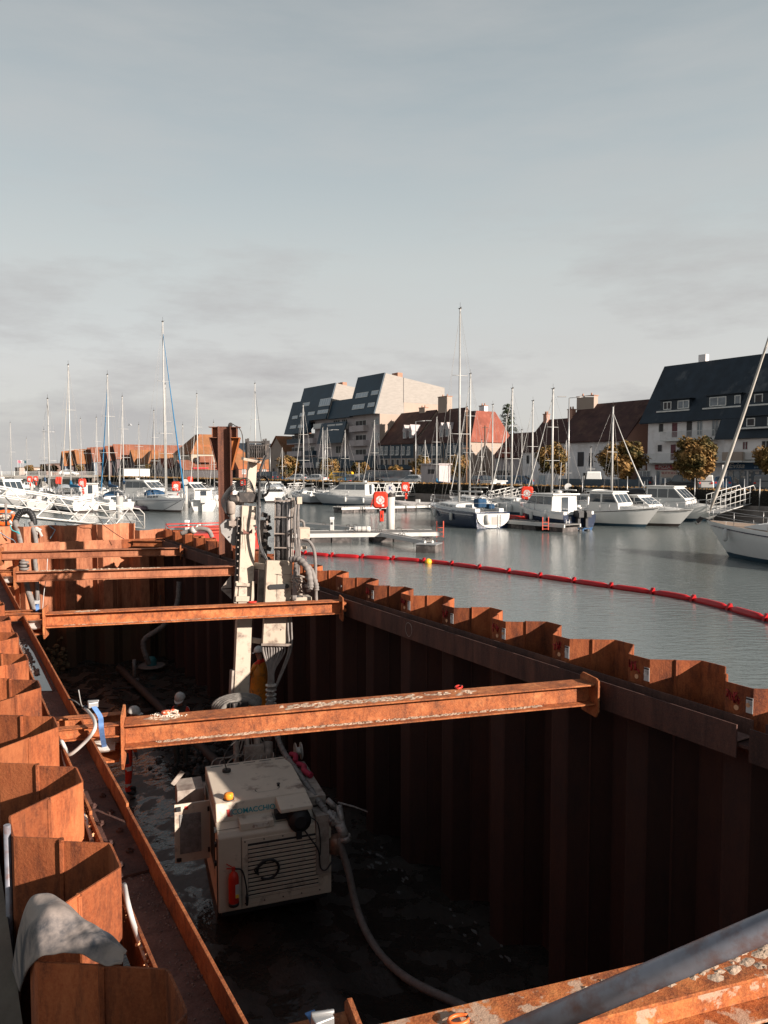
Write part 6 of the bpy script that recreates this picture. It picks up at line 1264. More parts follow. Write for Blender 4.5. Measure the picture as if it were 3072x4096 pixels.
# ------------------------------------------------------------------ far quay
QD = Vector((-.616, .788, 0)); QN = Vector((.788, .616, 0)); Q0 = Vector((28, 58, 0)); GZ = 1.8
QF = Frame((28, 58, 0), math.atan2(-.788, .616))       # local x toward the camera side (right), y inland
m = MB(QF.M); m.prism([(-330, .9), (120, .9), (120, 900), (-330, 900)], lambda a, b, t: (a, b, t), -6, GZ); tag(m.build('quay_ground', mat('asphalt', (.075, .073, .07), .95, scale=.5, var=.3)), kind='structure')
m = MB(QF.M); m.prism([(-330, 0), (120, 0), (120, .89), (-330, .89)], lambda a, b, t: (a, b, t), -6, 1.25); tag(m.build('quay_wall', mat('old_quay_concrete', (.20, .175, .16), .9, scale=.6, var=.4, bump=.3)), 'long weathered concrete quay wall below the hedge', 'quay wall')
LEAFH = mat('hedge_leaf', (.028, .026, .016), .9, var=.5, scale=4); LEAFB = mat('hedge_brown_leaf', (.30, .17, .06), .9, var=.4, scale=5)
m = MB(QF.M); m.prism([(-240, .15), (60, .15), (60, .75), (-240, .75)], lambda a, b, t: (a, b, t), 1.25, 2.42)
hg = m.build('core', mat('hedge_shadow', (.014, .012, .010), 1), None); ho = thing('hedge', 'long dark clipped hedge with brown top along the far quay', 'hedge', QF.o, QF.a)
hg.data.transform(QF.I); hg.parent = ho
m = MB()
for k in range(15000):
    x = 45 - 235 * random.random() ** 1.6; top = random.random() < .5; s = random.uniform(.04, .10) * (1 + max(0, -x) / 60)
    p = Vector((x, random.uniform(.05, .8) if top else random.uniform(.02, .16), 2.42 + random.uniform(-.03, .10) if top else random.uniform(1.3, 2.4))); m.cur = 1 if top and random.random() < .75 else 0
    a = Vector((random.gauss(0, 1), random.gauss(0, 1), random.gauss(0, 1))).normalized(); b = a.orthogonal().normalized(); m.quad(p - a * s, p - b * s * .6, p + a * s, p + b * s * .6)
m.build('foliage', [LEAFH, LEAFB], ho)
# ------------------------------------------------------------------ street trees
LG = bpy.data.materials.new('autumn_leaf'); LG.use_nodes = True; t = LG.node_tree; n = t.nodes; b = n['Principled BSDF']; b.inputs['Roughness'].default_value = .7; b.inputs['Specular IOR Level'].default_value = .2
tc = n.new('ShaderNodeTexCoord'); nz = n.new('ShaderNodeTexNoise'); nz.inputs['Scale'].default_value = 1.3; nz.inputs['Detail'].default_value = 5; lnk(t, tc.outputs['Object'], nz.inputs[0])
r = n.new('ShaderNodeValToRGB'); e = r.color_ramp.elements; e[0].position = .34; e[0].color = (.035, .038, .012, 1); e[1].position = .66; e[1].color = (.31, .17, .06, 1); e.new(.5).color = (.15, .095, .03, 1); lnk(t, nz.outputs[0], r.inputs[0]); lnk(t, r.outputs[0], b.inputs['Base Color'])
BARK = mat('bark', (.12, .09, .07), .9, bump=.5)
def crown_mesh(seed, n=7000, rx=1.0, rz=.98, leaf=.085):
    rnd = random.Random(seed); m = MB(); cl = []
    for _ in range(60):
        u = Vector((rnd.gauss(0, 1), rnd.gauss(0, 1), rnd.gauss(0, 1))).normalized(); cl.append((Vector((u.x * rx, u.y * rx, u.z * rz)) * rnd.uniform(.45, .82), rnd.uniform(.20, .34)))
    for k in range(n):
        c, rr = cl[rnd.randrange(len(cl))]; u = Vector((rnd.gauss(0, 1), rnd.gauss(0, 1), rnd.gauss(0, 1))).normalized(); p = c + u * rr * rnd.uniform(.5, 1.05)
        a = (u + Vector((rnd.gauss(0, .6), rnd.gauss(0, .6), rnd.gauss(0, .6)))).normalized(); b1 = a.orthogonal().normalized(); b2 = a.cross(b1); s = leaf * rnd.uniform(.5, 1.1)
        m.quad(p - b1 * s, p - b2 * s * .6, p + b1 * s, p + b2 * s * .6)
    return m
CR = []
def tree(label, px, pyc, rpx, Y, name='street_tree', hf=1.0, v=0, group='round clipped street trees on the far quay', green=False):
    c = aty(px, pyc, Y); r_ = rpx * Y / F; o = thing(name, label, 'tree', (c.x, c.y, GZ), random.uniform(0, 6), group); hc = c.z - GZ
    m = MB(); m.tube([(0, 0, 0), (.02, 0, hc * .45), (0, .02, hc * .9)], [.14, .11, .07], 8)
    for q in range(6): a = q * 1.05; m.tube([(0, 0, hc * .55), (r_ * .35 * math.cos(a), r_ * .35 * math.sin(a), hc * .85), (r_ * .6 * math.cos(a), r_ * .6 * math.sin(a), hc + r_ * .2)], [.07, .045, .02], 5)
    m.build('trunk', BARK, o)
    if len(CR) <= v: CR.append(crown_mesh(v + 11).build('crown', LG, o)); k = CR[v]
    else: k = CR[v].copy(); COL.objects.link(k); k.parent = o
    k.location = (0, 0, hc); k.scale = (r_ * 1.22, r_ * 1.22, r_ * 1.16 * hf); return o
tree('golden clipped tree in front of the pizza shop', 2790, 1832, 84, 78, v=0)
tree('golden clipped tree in front of the brown roofed house with salmon gable', 2487, 1838, 80, 82, v=1, hf=.9)
tree('brown clipped tree at the right edge beside the blue shop sign', 3092, 1838, 64, 72, v=2)
tree('golden tree between the fishing boat masts', 2210, 1835, 62, 92, v=2)
tree('green and gold tree behind the navy yacht masts', 1835, 1865, 40, 112, v=0, hf=1.1)
tree('tall green and gold tree in front of the slate blue terrace', 1684, 1866, 37, 118, v=1, hf=1.15)
tree('small sparse brown tree in front of the terrace', 1582, 1886, 25, 130, v=2)
tree('broad brown tree in front of the tall apartment block', 1441, 1878, 34, 134, v=0, hf=.85)
tree('golden tree beneath the left tower of the apartment block', 1318, 1873, 37, 142, v=1)
tree('large green tree at the left corner of the apartment block', 1153, 1866, 44, 158, v=2, hf=.95)
# ------------------------------------------------------------------ facade frame shared by the waterfront buildings
TF = Frame((34, 97, 0), math.atan2(-.819, .574))
def sx(px, d=0.0): return TF.hit(px, 1880, d)[0]
def sz(px, py, d=0.0): return TF.hit(px, py, d)[1]
PLA = mat('mauve_render', (.42, .37, .37), .9, var=.06, scale=.4, dirt=(.36, .31, .30), dscale=.5); PLW = mat('white_render', (.70, .665, .66), .9, var=.06, scale=.3, dirt=(.56, .51, .49), dscale=.5); PLB = mat('beige_render', (0.328, 0.257, 0.211), .9, var=.06, scale=.4); PLS = mat('salmon_render', (0.390, 0.211, 0.156), .9, var=.08, scale=.6)
SLATE = mat('slate', (.016, .024, .034), .6, var=.35, scale=.8, dirt=(.09, .095, .10), dscale=.35, dlo=.56, dhi=.70, stretch=(1, 1, .35)); SLATEB = mat('blue_slate', (.018, .040, .062), .55, var=.2, scale=.3); TILEB = mat('brown_tile', (.060, .026, .022), .85, var=.35, scale=.8, bump=.5, bscale=6, dirt=(.10, .05, .035), dscale=.7); TILER = mat('red_tile', (0.195, 0.051, 0.031), .85, var=.2, scale=.9, bump=.4, bscale=7, dirt=(.26, .08, .05), dscale=.6); TILEO = mat('orange_tile', (.22, .092, .036), .85, var=.25, scale=.5, dirt=(.30, .10, .04), dscale=.25, dlo=.5, dhi=.62, bump=.3, bscale=4)
TILEP = mat('plum_tile', (.19, .070, .040), .85, var=.25, scale=.5, bump=.3, bscale=4)
CLAD = mat('pale_cladding', (0.257, 0.234, 0.211), .7, var=.10, scale=1.6, stretch=(.6, .6, 2)); WFR = mat('window_frame', (0.546, 0.538, 0.515), .6); WGL = mat('window_glass', (.10, .12, .14), .12, spec=.8, var=.6, scale=.7); WDK = mat('dark_opening', (.035, .03, .032), .6, var=.3); WRED = mat('maroon_door', (.12, .035, .045), .6); BRICK = mat('brick', (0.328, 0.172, 0.117), .9, var=.2, scale=2)
class Bld:
    def __init__(s, name, label, x0, cat='building', fr=TF, d0=0.0):
        s.f = fr; s.x0 = x0; s.d0 = d0; s.o = thing(name, label, cat, fr.w(x0, d0, GZ), fr.a); s.T = Matrix.Translation((-x0, -d0, -GZ))
    def mb(s): return MB(s.T)
    def prof(s, name, mt, poly, x0, x1, parent=None):      # poly in (y, z), extruded along x
        m = s.mb(); m.prism(poly, lambda a, b, t: (t, a, b), x0, x1); return m.build(name, mt, parent or s.o)
    def boxp(s, name, mt, x0, x1, y0, y1, z0, z1, parent=None): m = s.mb(); m.bb(x0, x1, y0, y1, z0, z1); return m.build(name, mt, parent or s.o)
    def win(s, x0, x1, z0, z1, d=0.0, frame=WFR, glass=WGL, panes=2, t=.07, name='window', proud=.04):
        m = s.mb(); y0, y1 = d - proud, d + .02
        for a, b, c, e in ((x0, x0 + t, z0, z1), (x1 - t, x1, z0, z1), (x0 + t, x1 - t, z1 - t, z1), (x0 + t, x1 - t, z0, z0 + t)): m.bb(a, b, y0, y1, c, e)
        for q in range(1, panes): x = x0 + (x1 - x0) * q / panes; m.bb(x - t / 2, x + t / 2, y0, y1, z0 + t, z1 - t)
        w_ = m.build(name, frame, s.o); m = s.mb(); m.bb(x0 + t + .002, x1 - t - .002, d - proud * .4, d - proud * .2, z0 + t + .002, z1 - t - .002); m.build('pane', glass, w_); return w_
    def wpx(s, px0, py0, px1, py1, d=0.0, **k):
        a, b = TF.hit(px0, 1880, d)[0], TF.hit(px1, 1880, d)[0]; pc = (px0 + px1) / 2; return s.win(a, b, TF.hit(pc, py1, d)[1], TF.hit(pc, py0, d)[1], d, **k)
    def gable(s, x0, x1, dep, ze, zr, wall, tile, over=.35, thick=.22, wallr=None, y0=0.0):
        """ridge along x; walls as a prism, roof as two slabs"""
        mid = y0 + dep / 2; s.prof('wall', wall, [(y0, GZ - .3), (y0 + dep, GZ - .3), (y0 + dep, ze), (mid, zr - .05), (y0, ze)], x0, x1)
        k = (zr - ze) / (dep / 2); oz = over * k
        s.prof('roof', tile, [(y0 - over, ze - oz + .02), (mid, zr + .02), (y0 + dep + over, ze - oz + .02), (y0 + dep + over, ze - oz + thick + .02), (mid, zr + thick + .02), (y0 - over, ze - oz + thick + .02)], x0 - .12, x1 + .12)
    def chimney(s, x, y, z0, z1, w_=.8, dd=.6, mt=BRICK):
        s.boxp('chimney', mt, x - w_ / 2, x + w_ / 2, y - dd / 2, y + dd / 2, z0, z1)
        m = s.mb(); m.bb(x - w_ / 2 - .08, x + w_ / 2 + .08, y - dd / 2 - .08, y + dd / 2 + .08, z1 + .003, z1 + .12); 
        for q in (-1, 1): m.lathe([(.13, z1 + .12), (.10, z1 + .5)], (x + q * w_ * .25, y, 0), 8)
        m.build('chimney_pot', BRICK, s.o)
def c1(x): return 2500 + x * .3448
def c1y(y): return 1400 + y * .3448
# --- right apartment block with the shops
XL = 0.0; XR = 34.0; rb_ = Bld('apartment_building', 'slate mansard apartment building above the pizza shop, white render and balconies', XL)
rb_.prof('wall', PLW, [(0, GZ - .3), (12, GZ - .3), (12, 10.6), (0, 10.6)], XL, XR)
rb_.prof('mansard_roof', SLATE, [(-.75, 9.95), (-.2, 9.9), (0, 10.61), (12, 10.61), (12.4, 10.4), (8.6, 17.6), (4.5, 17.7)], XL - .9, XR)
xb = sx(c1(1165)); rb_.prof('forward_wing', PLW, [(-1.4, 5.2), (-.01, 5.2), (-.01, 8.0), (-1.4, 8.0)], xb + .6, XR)
rb_.prof('lower_mansard', SLATE, [(-2.1, 7.55), (-1.4, 7.5), (-.8, 8.2), (-.76, 9.9), (2.2, 13.9), (1.6, 13.9)], xb - .25, XR)
m = rb_.mb(); m.bb(4, 5, 4.5, 5.2, 17.6, 18.6); m.bb(13, 15.5, 4.6, 5.2, 17.6, 18.3); m.build('chimney', PLW, rb_.o)
def dormer(bld, px0, py0, px1, py1, d, wins):
    a, b = sx(px0, d), sx(px1, d); pc = (px0 + px1) / 2; z0, z1 = sz(pc, py1, d), sz(pc, py0, d); m = bld.mb()
    m.prism([(d, z0), (d + (z1 - z0) * .68 + .3, z1 + .1), (d - .1, z1 + .1), (d, z1)], lambda q, r_, t: (t, q, r_), a + .25, b - .1); dm = m.build('dormer', SLATE, bld.o)
    m = bld.mb(); m.bb(a - .1, b + .1, d - .32, d - .002, z0 - .18, z0); m.build('sill', WFR, dm); m = bld.mb(); m.bb(a + .1, b + .2, d - .28, d + .9, z1 + .103, z1 + .18); m.build('dormer_roof', SLATE, dm)
    for f0, f1, g in wins: bld.win(a + (b - a) * f0, a + (b - a) * f1, z0 + .12, z1 - .1, d - .01, glass=g, panes=2 if f1 - f0 > .25 else 1, t=.10)
dormer(rb_, c1(375), c1y(585), c1(735), c1y(700), .35, ((.16, .42, WDK), (.62, .98, WGL)))
dormer(rb_, c1(905), c1y(530), c1(1330), c1y(660), .35, ((.14, .60, WGL), (.82, .98, WGL)))
dormer(rb_, c1(1425), c1y(490), c1(1900), c1y(620), .35, ((.12, .33, WDK), (.55, .9, WGL)))
dormer(rb_, c1(1330), c1y(770), c1(1900), c1y(890), -1.55, ((.12, .30, WDK), (.55, .9, WGL)))
for (a, b_, c_, d_, g, fr_) in ((380, 850, 440, 955, WDK, WFR), (530, 840, 605, 1018, WRED, PLW), (698, 825, 775, 1015, WDK, PLW), (822, 820, 890, 990, WGL, WFR), (995, 810, 1075, 1000, WGL, WFR), (1180, 800, 1245, 915, WGL, WFR), (370, 1095, 430, 1185, WDK, PLW), (520, 1090, 592, 1285, WRED, PLW), (640, 1080, 700, 1285, WGL, WFR), (800, 1080, 870, 1285, WGL, WFR), (1000, 1080, 1070, 1285, WRED, PLW)):
    rb_.wpx(c1(a), c1y(b_), c1(c_), c1y(d_), 0, frame=fr_, glass=g, panes=2 if c_ - a > 65 and g is WGL else 1)
for (a, b_, c_, d_, g) in ((1355, 1060, 1420, 1158, WRED), (1575, 1050, 1680, 1180, WDK), (1800, 1050, 1900, 1180, WDK)): rb_.wpx(c1(a), c1y(b_), c1(c_), c1y(d_), -1.4, glass=g, panes=2)
def balcony(bld, x0, x1, z, dep=1.1, solid=None, y=0.0, h=1.0, nb=None, wallm=None):
    m = bld.mb(); m.bb(x0, x1, y - dep, y - .003, z - .18, z); b_ = m.build('balcony', wallm or WFR, bld.o)
    if solid: m = bld.mb(); m.bb(x0, x1, y - dep, y - dep + .08, z + .002, z + h); m.bb(x0, x0 + .08, y - dep + .082, y - .003, z + .002, z + h); m.bb(x1 - .08, x1, y - dep + .082, y - .003, z + .002, z + h); m.build('parapet', solid, b_)
    else:
        m = bld.mb(); n = nb or int((x1 - x0) / .13); m.bb(x0, x1, y - dep, y - dep + .05, z + h - .05, z + h); m.bb(x0, x1, y - dep, y - dep + .04, z + .06, z + .09)
        for q in range(n + 1): x = x0 + .02 + (x1 - x0 - .04) * q / n; m.bb(x - .012, x + .012, y - dep + .012, y - dep + .036, z + .1, z + h - .052)
        for x in (x0 + .03, x1 - .03): m.bb(x - .02, x + .02, y - dep + .06, y - .004, z + h - .05, z + h - .01)
        m.build('railing', WFR, b_)
    return b_
balcony(rb_, sx(c1(460)), sx(c1(1085)), sz(c1(700), c1y(1038)))
zt_ = sz(c1(700), c1y(1295)); balcony(rb_, sx(c1(200), -1.5) - .3, sx(c1(1150), -1.5), zt_, 1.6); balcony(rb_, sx(c1(1150), -1.5), sx(c1(1380), -1.5), zt_ + .02, 2.0, solid=PLB); balcony(rb_, sx(c1(1380), -1.5), XR, zt_, 1.7)
# shops
def shop(bld, px0, px1, sign_py, mt, d=-.08):
    a, b = sx(px0, d), sx(px1, d); z0, z1 = sz((px0 + px1) / 2, sign_py[1], d), sz((px0 + px1) / 2, sign_py[0], d); m = bld.mb(); m.bb(a, b, d - .1, d + .078, z0, z1); return m.build('shop_sign', mt, bld.o), a, b, z0, z1
M_SIGN = lambda x, d, z: Matrix.Translation((x, d, z - GZ)) @ TX
sg, a, b, z0, z1 = shop(rb_, c1(352), c1(592), (c1y(1330), c1y(1388)), mat('sign_maroon', (.30, .02, .03), .5)); text('PIZZA', (z1 - z0) * .95, M_SIGN((a + b) / 2 - .1, -.185, (z0 + z1) / 2), WHITE, sg, bold=.012, sx=1.05)
m = rb_.mb()
for x_ in (a + .25, b - .3): m.bb(x_ - .2, x_ + .2, -.186, -.181, (z0 + z1) / 2 - .04, (z0 + z1) / 2 + .04)
m.build('dash', mat('sign_pink', (.6, .3, .3), .6), sg)
sg, a, b, z0, z1 = shop(rb_, c1(1155), c1(1660), (c1y(1302), c1y(1388)), mat('sign_blue', (.012, .06, .13), .5)); text('Evisa', (z1 - z0) * 1.0, M_SIGN(a + (b - a) * .29, -.185, (z0 + z1) / 2 + .02), WHITE, sg, bold=.012, shear=.25, sx=1.15)
m = rb_.mb(); m.prism([(a + (b - a) * .66, z1 - .02), (b - .3, z1 - .02), (b - .6, z1 - .40), (a + (b - a) * .72, z1 - .36)], lambda q, r_, t: (q, t, r_), -.187, -.182); m.build('magenta_patch', mat('magenta', (.20, .015, .12), .5), sg)
m = rb_.mb()
for q in range(7): m.bb(a + (b - a) * .70 + q * .28, a + (b - a) * .70 + q * .28 + .18, -.187, -.182, z0 + .15 + q * .02, z0 + .34 + q * .02)
m.build('small_print', mat('pale_blue_print', (.25, .35, .45), .6), sg)
sg, a, b, z0, z1 = shop(rb_, c1(425), c1(600), (c1y(1400), c1y(1475)), mat('sign_cream', (.55, .42, .36), .6), -.06); text('02 31 97 60 6', (z1 - z0) * .42, M_SIGN((a + b) / 2, -.165, z0 + (z1 - z0) * .62), mat('sign_maroon', (.3, .02, .03)), sg, bold=.006)
sg, a, b, z0, z1 = shop(rb_, c1(165), c1(240), (c1y(1338), c1y(1390)), PLA, -.05); m = rb_.mb(); m.bb(a + .1, b - .25, -.16, -.152, z0 + .15, z1 - .15); m.build('sign_panel', WFR, sg)
for (a, b_) in ((160, 300), (360, 415), (425, 600), (640, 800), (860, 1000), (1190, 1410), (1435, 1640), (1660, 1850)):
    rb_.wpx(c1(a), c1y(1398 if a != 425 else 1480), c1(b_), c1y(1610), -.02, panes=1 if b_ - a < 80 else 3, t=.09, frame=mat('shop_frame', (.12, .15, .18), .5) if a > 1100 else WFR, glass=WGL, name='shop_window')
m = rb_.mb()
for q in range(26): x = sx(c1(random.choice((random.uniform(1200, 1400), random.uniform(1440, 1630), random.uniform(450, 590))))); z = random.uniform(2.0, 3.9); m.bb(x, x + random.uniform(.15, .6), -.05, -.045, z, z + random.uniform(.15, .5))
m.build('window_display', mat('shop_goods', (.40, .36, .33), .7, var=.7, scale=2.5), rb_.o)
# --- brown roofed house with the salmon gable
x0, x1 = sx(2224), sx(2504); hb = Bld('house', 'large house with dark brown tiled roof, white front and salmon right gable', x0); ze = sz(2360, 1758); hb.gable(x0, x1, 11, ze, ze + 5.2, PLW, TILEB, over=.45)
m = hb.mb(); m.prism([(0.02, GZ), (10.98, GZ), (10.98, ze), (5.5, ze + 5.0), (.02, ze)], lambda a, b, t: (t, a, b), x1 + .003, x1 + .02); m.build('gable_wall', PLS, hb.o)
hb.chimney(x0 + 1.2, 5.2, ze + 3.9, ze + 6.6, 3.2, .9, PLB); 
for (a, b_, c_, d_) in ((2310, 1628 + 90 + 90, 2335, 1866), (2355, 1812, 2370, 1866)): hb.wpx(a, b_, c_, d_, panes=1, glass=WDK, frame=SLATEB)
hb.wpx(2332, 1890, 2352, 1935, panes=1, glass=WDK); hb.wpx(2395, 1800, 2420, 1850, panes=2)
for px in (2352, 2428, 2498): a = sx(px, 1.2); hb.prof('skylight', WGL, [(1.0, ze + .98), (1.9, ze + 1.84), (1.86, ze + 1.92), (.96, ze + 1.06)], a, a + 1.1)
# --- two low houses, hip roofed building, terrace
x0, x1 = sx(1958), sx(2088); h3 = Bld('house', 'low grey house with small porch gable right of the blank red roofed gable', x0, d0=1.0); h3.gable(x0, x1, 8, sz(2020, 1824), sz(2020, 1824) + 3.6, PLA, TILEB, y0=1.0); h3.wpx(1985, 1835, 2000, 1862, 1.0, panes=1); h3.wpx(1970, 1880, 2050, 1935, 1.0, panes=4, glass=WDK)
m = h3.mb(); xa = sx(1998, -.5); m.prism([(xa - 1.1, 6.0), (xa, 7.6), (xa + 1.1, 6.0)], lambda a, b, t: (a, t, b), -.4, 2.5); m.build('porch_gable', TILER, h3.o)
x0, x1 = sx(2090), sx(2222); h4 = Bld('house', 'white house with dark roof and blue garage doors beside the salmon gabled house', x0); ze = sz(2150, 1800); h4.gable(x0, x1, 9.5, ze, ze + 4.6, PLW, TILEB); h4.wpx(2105, 1820, 2118, 1856, panes=1, glass=WDK); h4.wpx(2082 + 12, 1900, 2120, 1938, panes=4, glass=mat('pale_blue_door', (.30, .38, .45), .6)); h4.wpx(2155, 1900, 2182, 1938, panes=4, glass=mat('pale_blue_door', (.3, .38, .45))); h4.chimney(x1 - 1.0, 4.5, ze + 4, ze + 6, .9, .8, PLS); h4.chimney(x0 + .6, 4.5, ze + 4.2, ze + 5.6, .7, .7, PLS)
x0, x1 = sx(1776), sx(1882); hz = sz(1882, 1768); dd = 9.6; h5 = Bld('house', 'house with red tiled hip end and blank beige side wall, slate blue front', x0); h5.boxp('wall', PLB, x0, x1, 0, dd, GZ - .3, hz)
h5.boxp('slate_front', SLATEB, x0 + .02, x1 - .02, -.06, -.003, hz - 3.0, hz - .02); m = h5.mb(); a_, b_, t_ = .25, 1.6, hz + 5.4
v = [(x0, -a_, hz + .01), (x1 + a_, -a_, hz + .01), (x1 + a_, dd + a_, hz + .01), (x0, dd + a_, hz + .01)]; u = [(x0, 2.6, t_), (x1 - b_, 2.6, t_), (x1 - b_, dd - 2.6, t_), (x0, dd - 2.6, t_)]
I_ = [m.pt(p) for p in v + u]; m.face((I_[3], I_[2], I_[1], I_[0])); m.face(I_[4:]); 
for q in (0, 2, 3): m.face((I_[q], I_[(q + 1) % 4], I_[4 + (q + 1) % 4], I_[4 + q]))
m.cur = 1; m.face((I_[1], I_[2], I_[6], I_[5])); m.build('hip_roof', [TILEB, TILER], h5.o)
h5.chimney(x1 - 2.4, 5, t_ - .1, t_ + .9, 1.3, .8, PLW)
for px in (1765 + 25, 1812, 1850): h5.wpx(px, 1782, px + 12, 1812, -.06, panes=1); h5.wpx(px, 1840, px + 12, 1862, 0, panes=1, glass=WDK)
def attic(bld, px, ze, mt=WFR):
    a = sx(px, .6); m = bld.mb(); m.bb(a, a + .9, .2, 2.6, ze + .75, ze + 2.1); m.prism([(a - .1, ze + 2.1), (a + .45, ze + 3.3), (a + 1.0, ze + 2.1)], lambda q, r_, t: (q, t, r_), .12, 2.8); dm = m.build('dormer', PLA, bld.o); bld.win(a + .15, a + .75, ze + .9, ze + 2.0, .19, panes=1)
def terrace(label, pxa, pxb, eave_py, cols, atts, d0=0.0):
    x0, x1 = sx(pxa), sx(pxb); b = Bld('terraced_house', label, x0); ze = sz((pxa + pxb) / 2, eave_py); b.gable(x0, x1, 10.5, ze, ze + 5.9, PLB, TILEB, over=.3); b.boxp('slate_front', SLATEB, x0 + .1, x1 - .1, -.05, -.003, ze - 2.9, ze - .3)
    m = b.mb(); 
    for px in cols[::2]: xx = sx(px); m.bb(xx - .22, xx + .02, -.10, -.052, GZ + 2.8, ze - .05)
    m.build('pilaster', PLA, b.o)
    for px in cols: b.wpx(px, 1786, px + 11, 1818, -.05, panes=1, t=.10, proud=.06); b.wpx(px, 1836, px + 12, 1862, 0, panes=1, glass=WDK, t=.08); balcony(b, sx(px) - .1, sx(px + 11) + .1, sz(px, 1818) , .25, h=.8, nb=4, y=-.05)
    for px in atts[0]: a = sx(px, 1.0); b.prof('skylight', WGL, [(1.05, ze + 1.25), (1.75, ze + 2.05), (1.71, ze + 2.14), (1.01, ze + 1.34)], a, a + .8)
    for px in atts[1]: attic(b, px, ze)
    b.boxp('shop_front', SLATEB, x0 + .1, x1 - .1, -.35, -.003, GZ + 2.4, GZ + 3.2); b.boxp('ground_floor', WDK, x0 + .3, x1 - .3, -.08, -.004, GZ, GZ + 2.38); return b, x0, x1, ze
t1, x0, x1, ze = terrace('terraced house with brown roof, slate blue upper floor and skylights, next to the tall block', 1515, 1656, 1772, (1522, 1540, 1565, 1585, 1608, 1630), ((1532, 1550, 1576, 1596), (1618, 1642)))
t1.chimney(x1 - 4, 5.3, ze + 5.6, ze + 6.7, 1.8, .8, PLB)
t2, x0, x1, ze = terrace('terraced house with brown roof and two white attic dormers left of the red hip roof', 1668, 1774, 1768, (1674, 1697, 1730, 1752), ((1698,), (1765, 1788)))
t2.chimney(x0 + 1.5, 5.3, ze + 5.0, ze + 8.4, 2.6, 1.2, PLB)
# --- tall modern block with leaning slate faces
MBk = Bld('apartment_building', 'tall modern apartment block with leaning blue slate faces and pale blank gables', -96.4); xr, xl2, xr2, xl1 = -60.7, -70.2, -78.9, -92.7
SB, ST_ = (-1.43, 14.95), (1.14, 22.95)
def lean(d): return SB[1] + (d - SB[0]) * (ST_[1] - SB[1]) / (ST_[0] - SB[0])
def dl(z): return SB[0] + (z - SB[1]) / (ST_[1] - SB[1]) * (ST_[0] - SB[0])
def tower(x0, x1, zb, zt, name, gm=CLAD):
    pr = [(dl(zb) + .3, zb), (dl(zt) + .3, zt - .1), (16.3, zt - 2.0), (16.3, 17.4), (5.8, 17.4), (5.8, zb)]; MBk.prof(name, gm, pr, x0, x1)
    MBk.prof('slate_face', SLATEB, [(dl(zb), zb - .02), (dl(zb) + .28, zb - .02), (dl(zt) + .28, zt), (dl(zt), zt)], x0 - .03, x1 + .01)
tower(xl2, xr, 14.95, 22.95, 'upper_gable'); tower(xl1, xr2, 14.95, 22.7, 'upper_gable')
MBk.prof('slate_face', SLATEB, [(dl(12.2), 12.2), (dl(12.2) + 1.5, 12.2), (dl(14.9) + .28, 14.9), (dl(14.9), 14.9)], xl1, -86); MBk.prof('slate_face', SLATEB, [(dl(12.2), 12.2), (2, 12.2), (8, 19.6), (dl(19.7) + .3, 19.7), (dl(19.7), 19.7)], -96.4, xl1 - .02)
MBk.prof('slate_face', SLATEB, [(dl(14.8) + .5, 14.8), (6, 14.8), (6, 18.9), (dl(18.7) + .5, 18.7)], xr2 + .02, xl2 - .04)
MBk.prof('slate_face', SLATEB, [(-2.4, 9.6), (-2.1, 9.6), (-.9, 14.0), (-1.2, 14.0)], -81.0, xl2 - .8)
MBk.boxp('wall', PLA, -95.6, xr, 0, 16.3, GZ - .3, 12.2); MBk.boxp('wall', PLA, -86, xr, 0, 16.3, 12.203, 14.95); MBk.boxp('lower_gable', PLB, xr + .003, xr + .03, 0.02, 16.28, GZ, 14.94); MBk.boxp('lower_gable', PLB, xr + .003, xr + .03, 5.83, 16.28, 14.96, 17.39)
MBk.boxp('cladding_joint', BLK, xr + .003, xr + .05, 5.70, 5.79, 17.4, 22.3); MBk.boxp('podium', SLATEB, -95.7, xr - 1, -.9, -.004, GZ + 2.6, GZ + 5.0); MBk.boxp('ground_floor', WDK, -95.5, xr - .5, -.1, -.003, GZ, GZ + 2.58)
m = MBk.mb(); m.bb(xr - 3.2, xr - 1.2, 5.2, 6.4, 22.3, 23.4); m.build('rooftop_vent', BRICK, MBk.o); m = MBk.mb(); m.bb(xr2 - 3.0, xr2 - 1.0, 3.5, 4.6, 22.3, 23.1); m.build('rooftop_vent', BRICK, MBk.o)
def cc(x): return 1100 + x * .4822
def ccy(y): return 1400 + y * .4822
for (a, b_, c_, d_) in ((672, 352, 772, 395), (800, 335, 858, 372), (645, 450, 745, 490), (772, 436, 828, 472), (232, 435, 290, 465), (372, 400, 464, 465), (210, 520, 250, 552), (278, 512, 332, 540), (357, 495, 443, 528), (148, 545, 192, 572), (130, 625, 180, 652), (196, 618, 246, 645)):
    z = sz(cc((a + c_) / 2), ccy((b_ + d_) / 2), 0); d = dl(z) - .03; x0_, x1_ = sx(cc(a), d), sx(cc(c_), d); z0_, z1_ = sz(cc((a + c_) / 2), ccy(d_), d), sz(cc((a + c_) / 2), ccy(b_), d)
    m = MBk.mb(); m.prism([(dl(z0_) - .06, z0_), (dl(z0_) - .01, z0_), (dl(z1_) - .01, z1_), (dl(z1_) - .06, z1_)], lambda q, r_, t: (t, q, r_), x0_, x1_); w_ = m.build('window', WFR, MBk.o); n_w = max(2, int((x1_ - x0_) / .9))
    for q in range(n_w): m = MBk.mb(); xa, xb2 = x0_ + (x1_ - x0_) * q / n_w + .08, x0_ + (x1_ - x0_) * (q + 1) / n_w - .08; e0, e1 = z0_ + .12, z1_ - .12; m.prism([(dl(e0) - .075, e0), (dl(e0) - .065, e0), (dl(e1) - .065, e1), (dl(e1) - .075, e1)], lambda q_, r_, t: (t, q_, r_), xa, xb2); m.build('pane', mat('sky_glass', (.32, .36, .40), .15, spec=.8), w_)
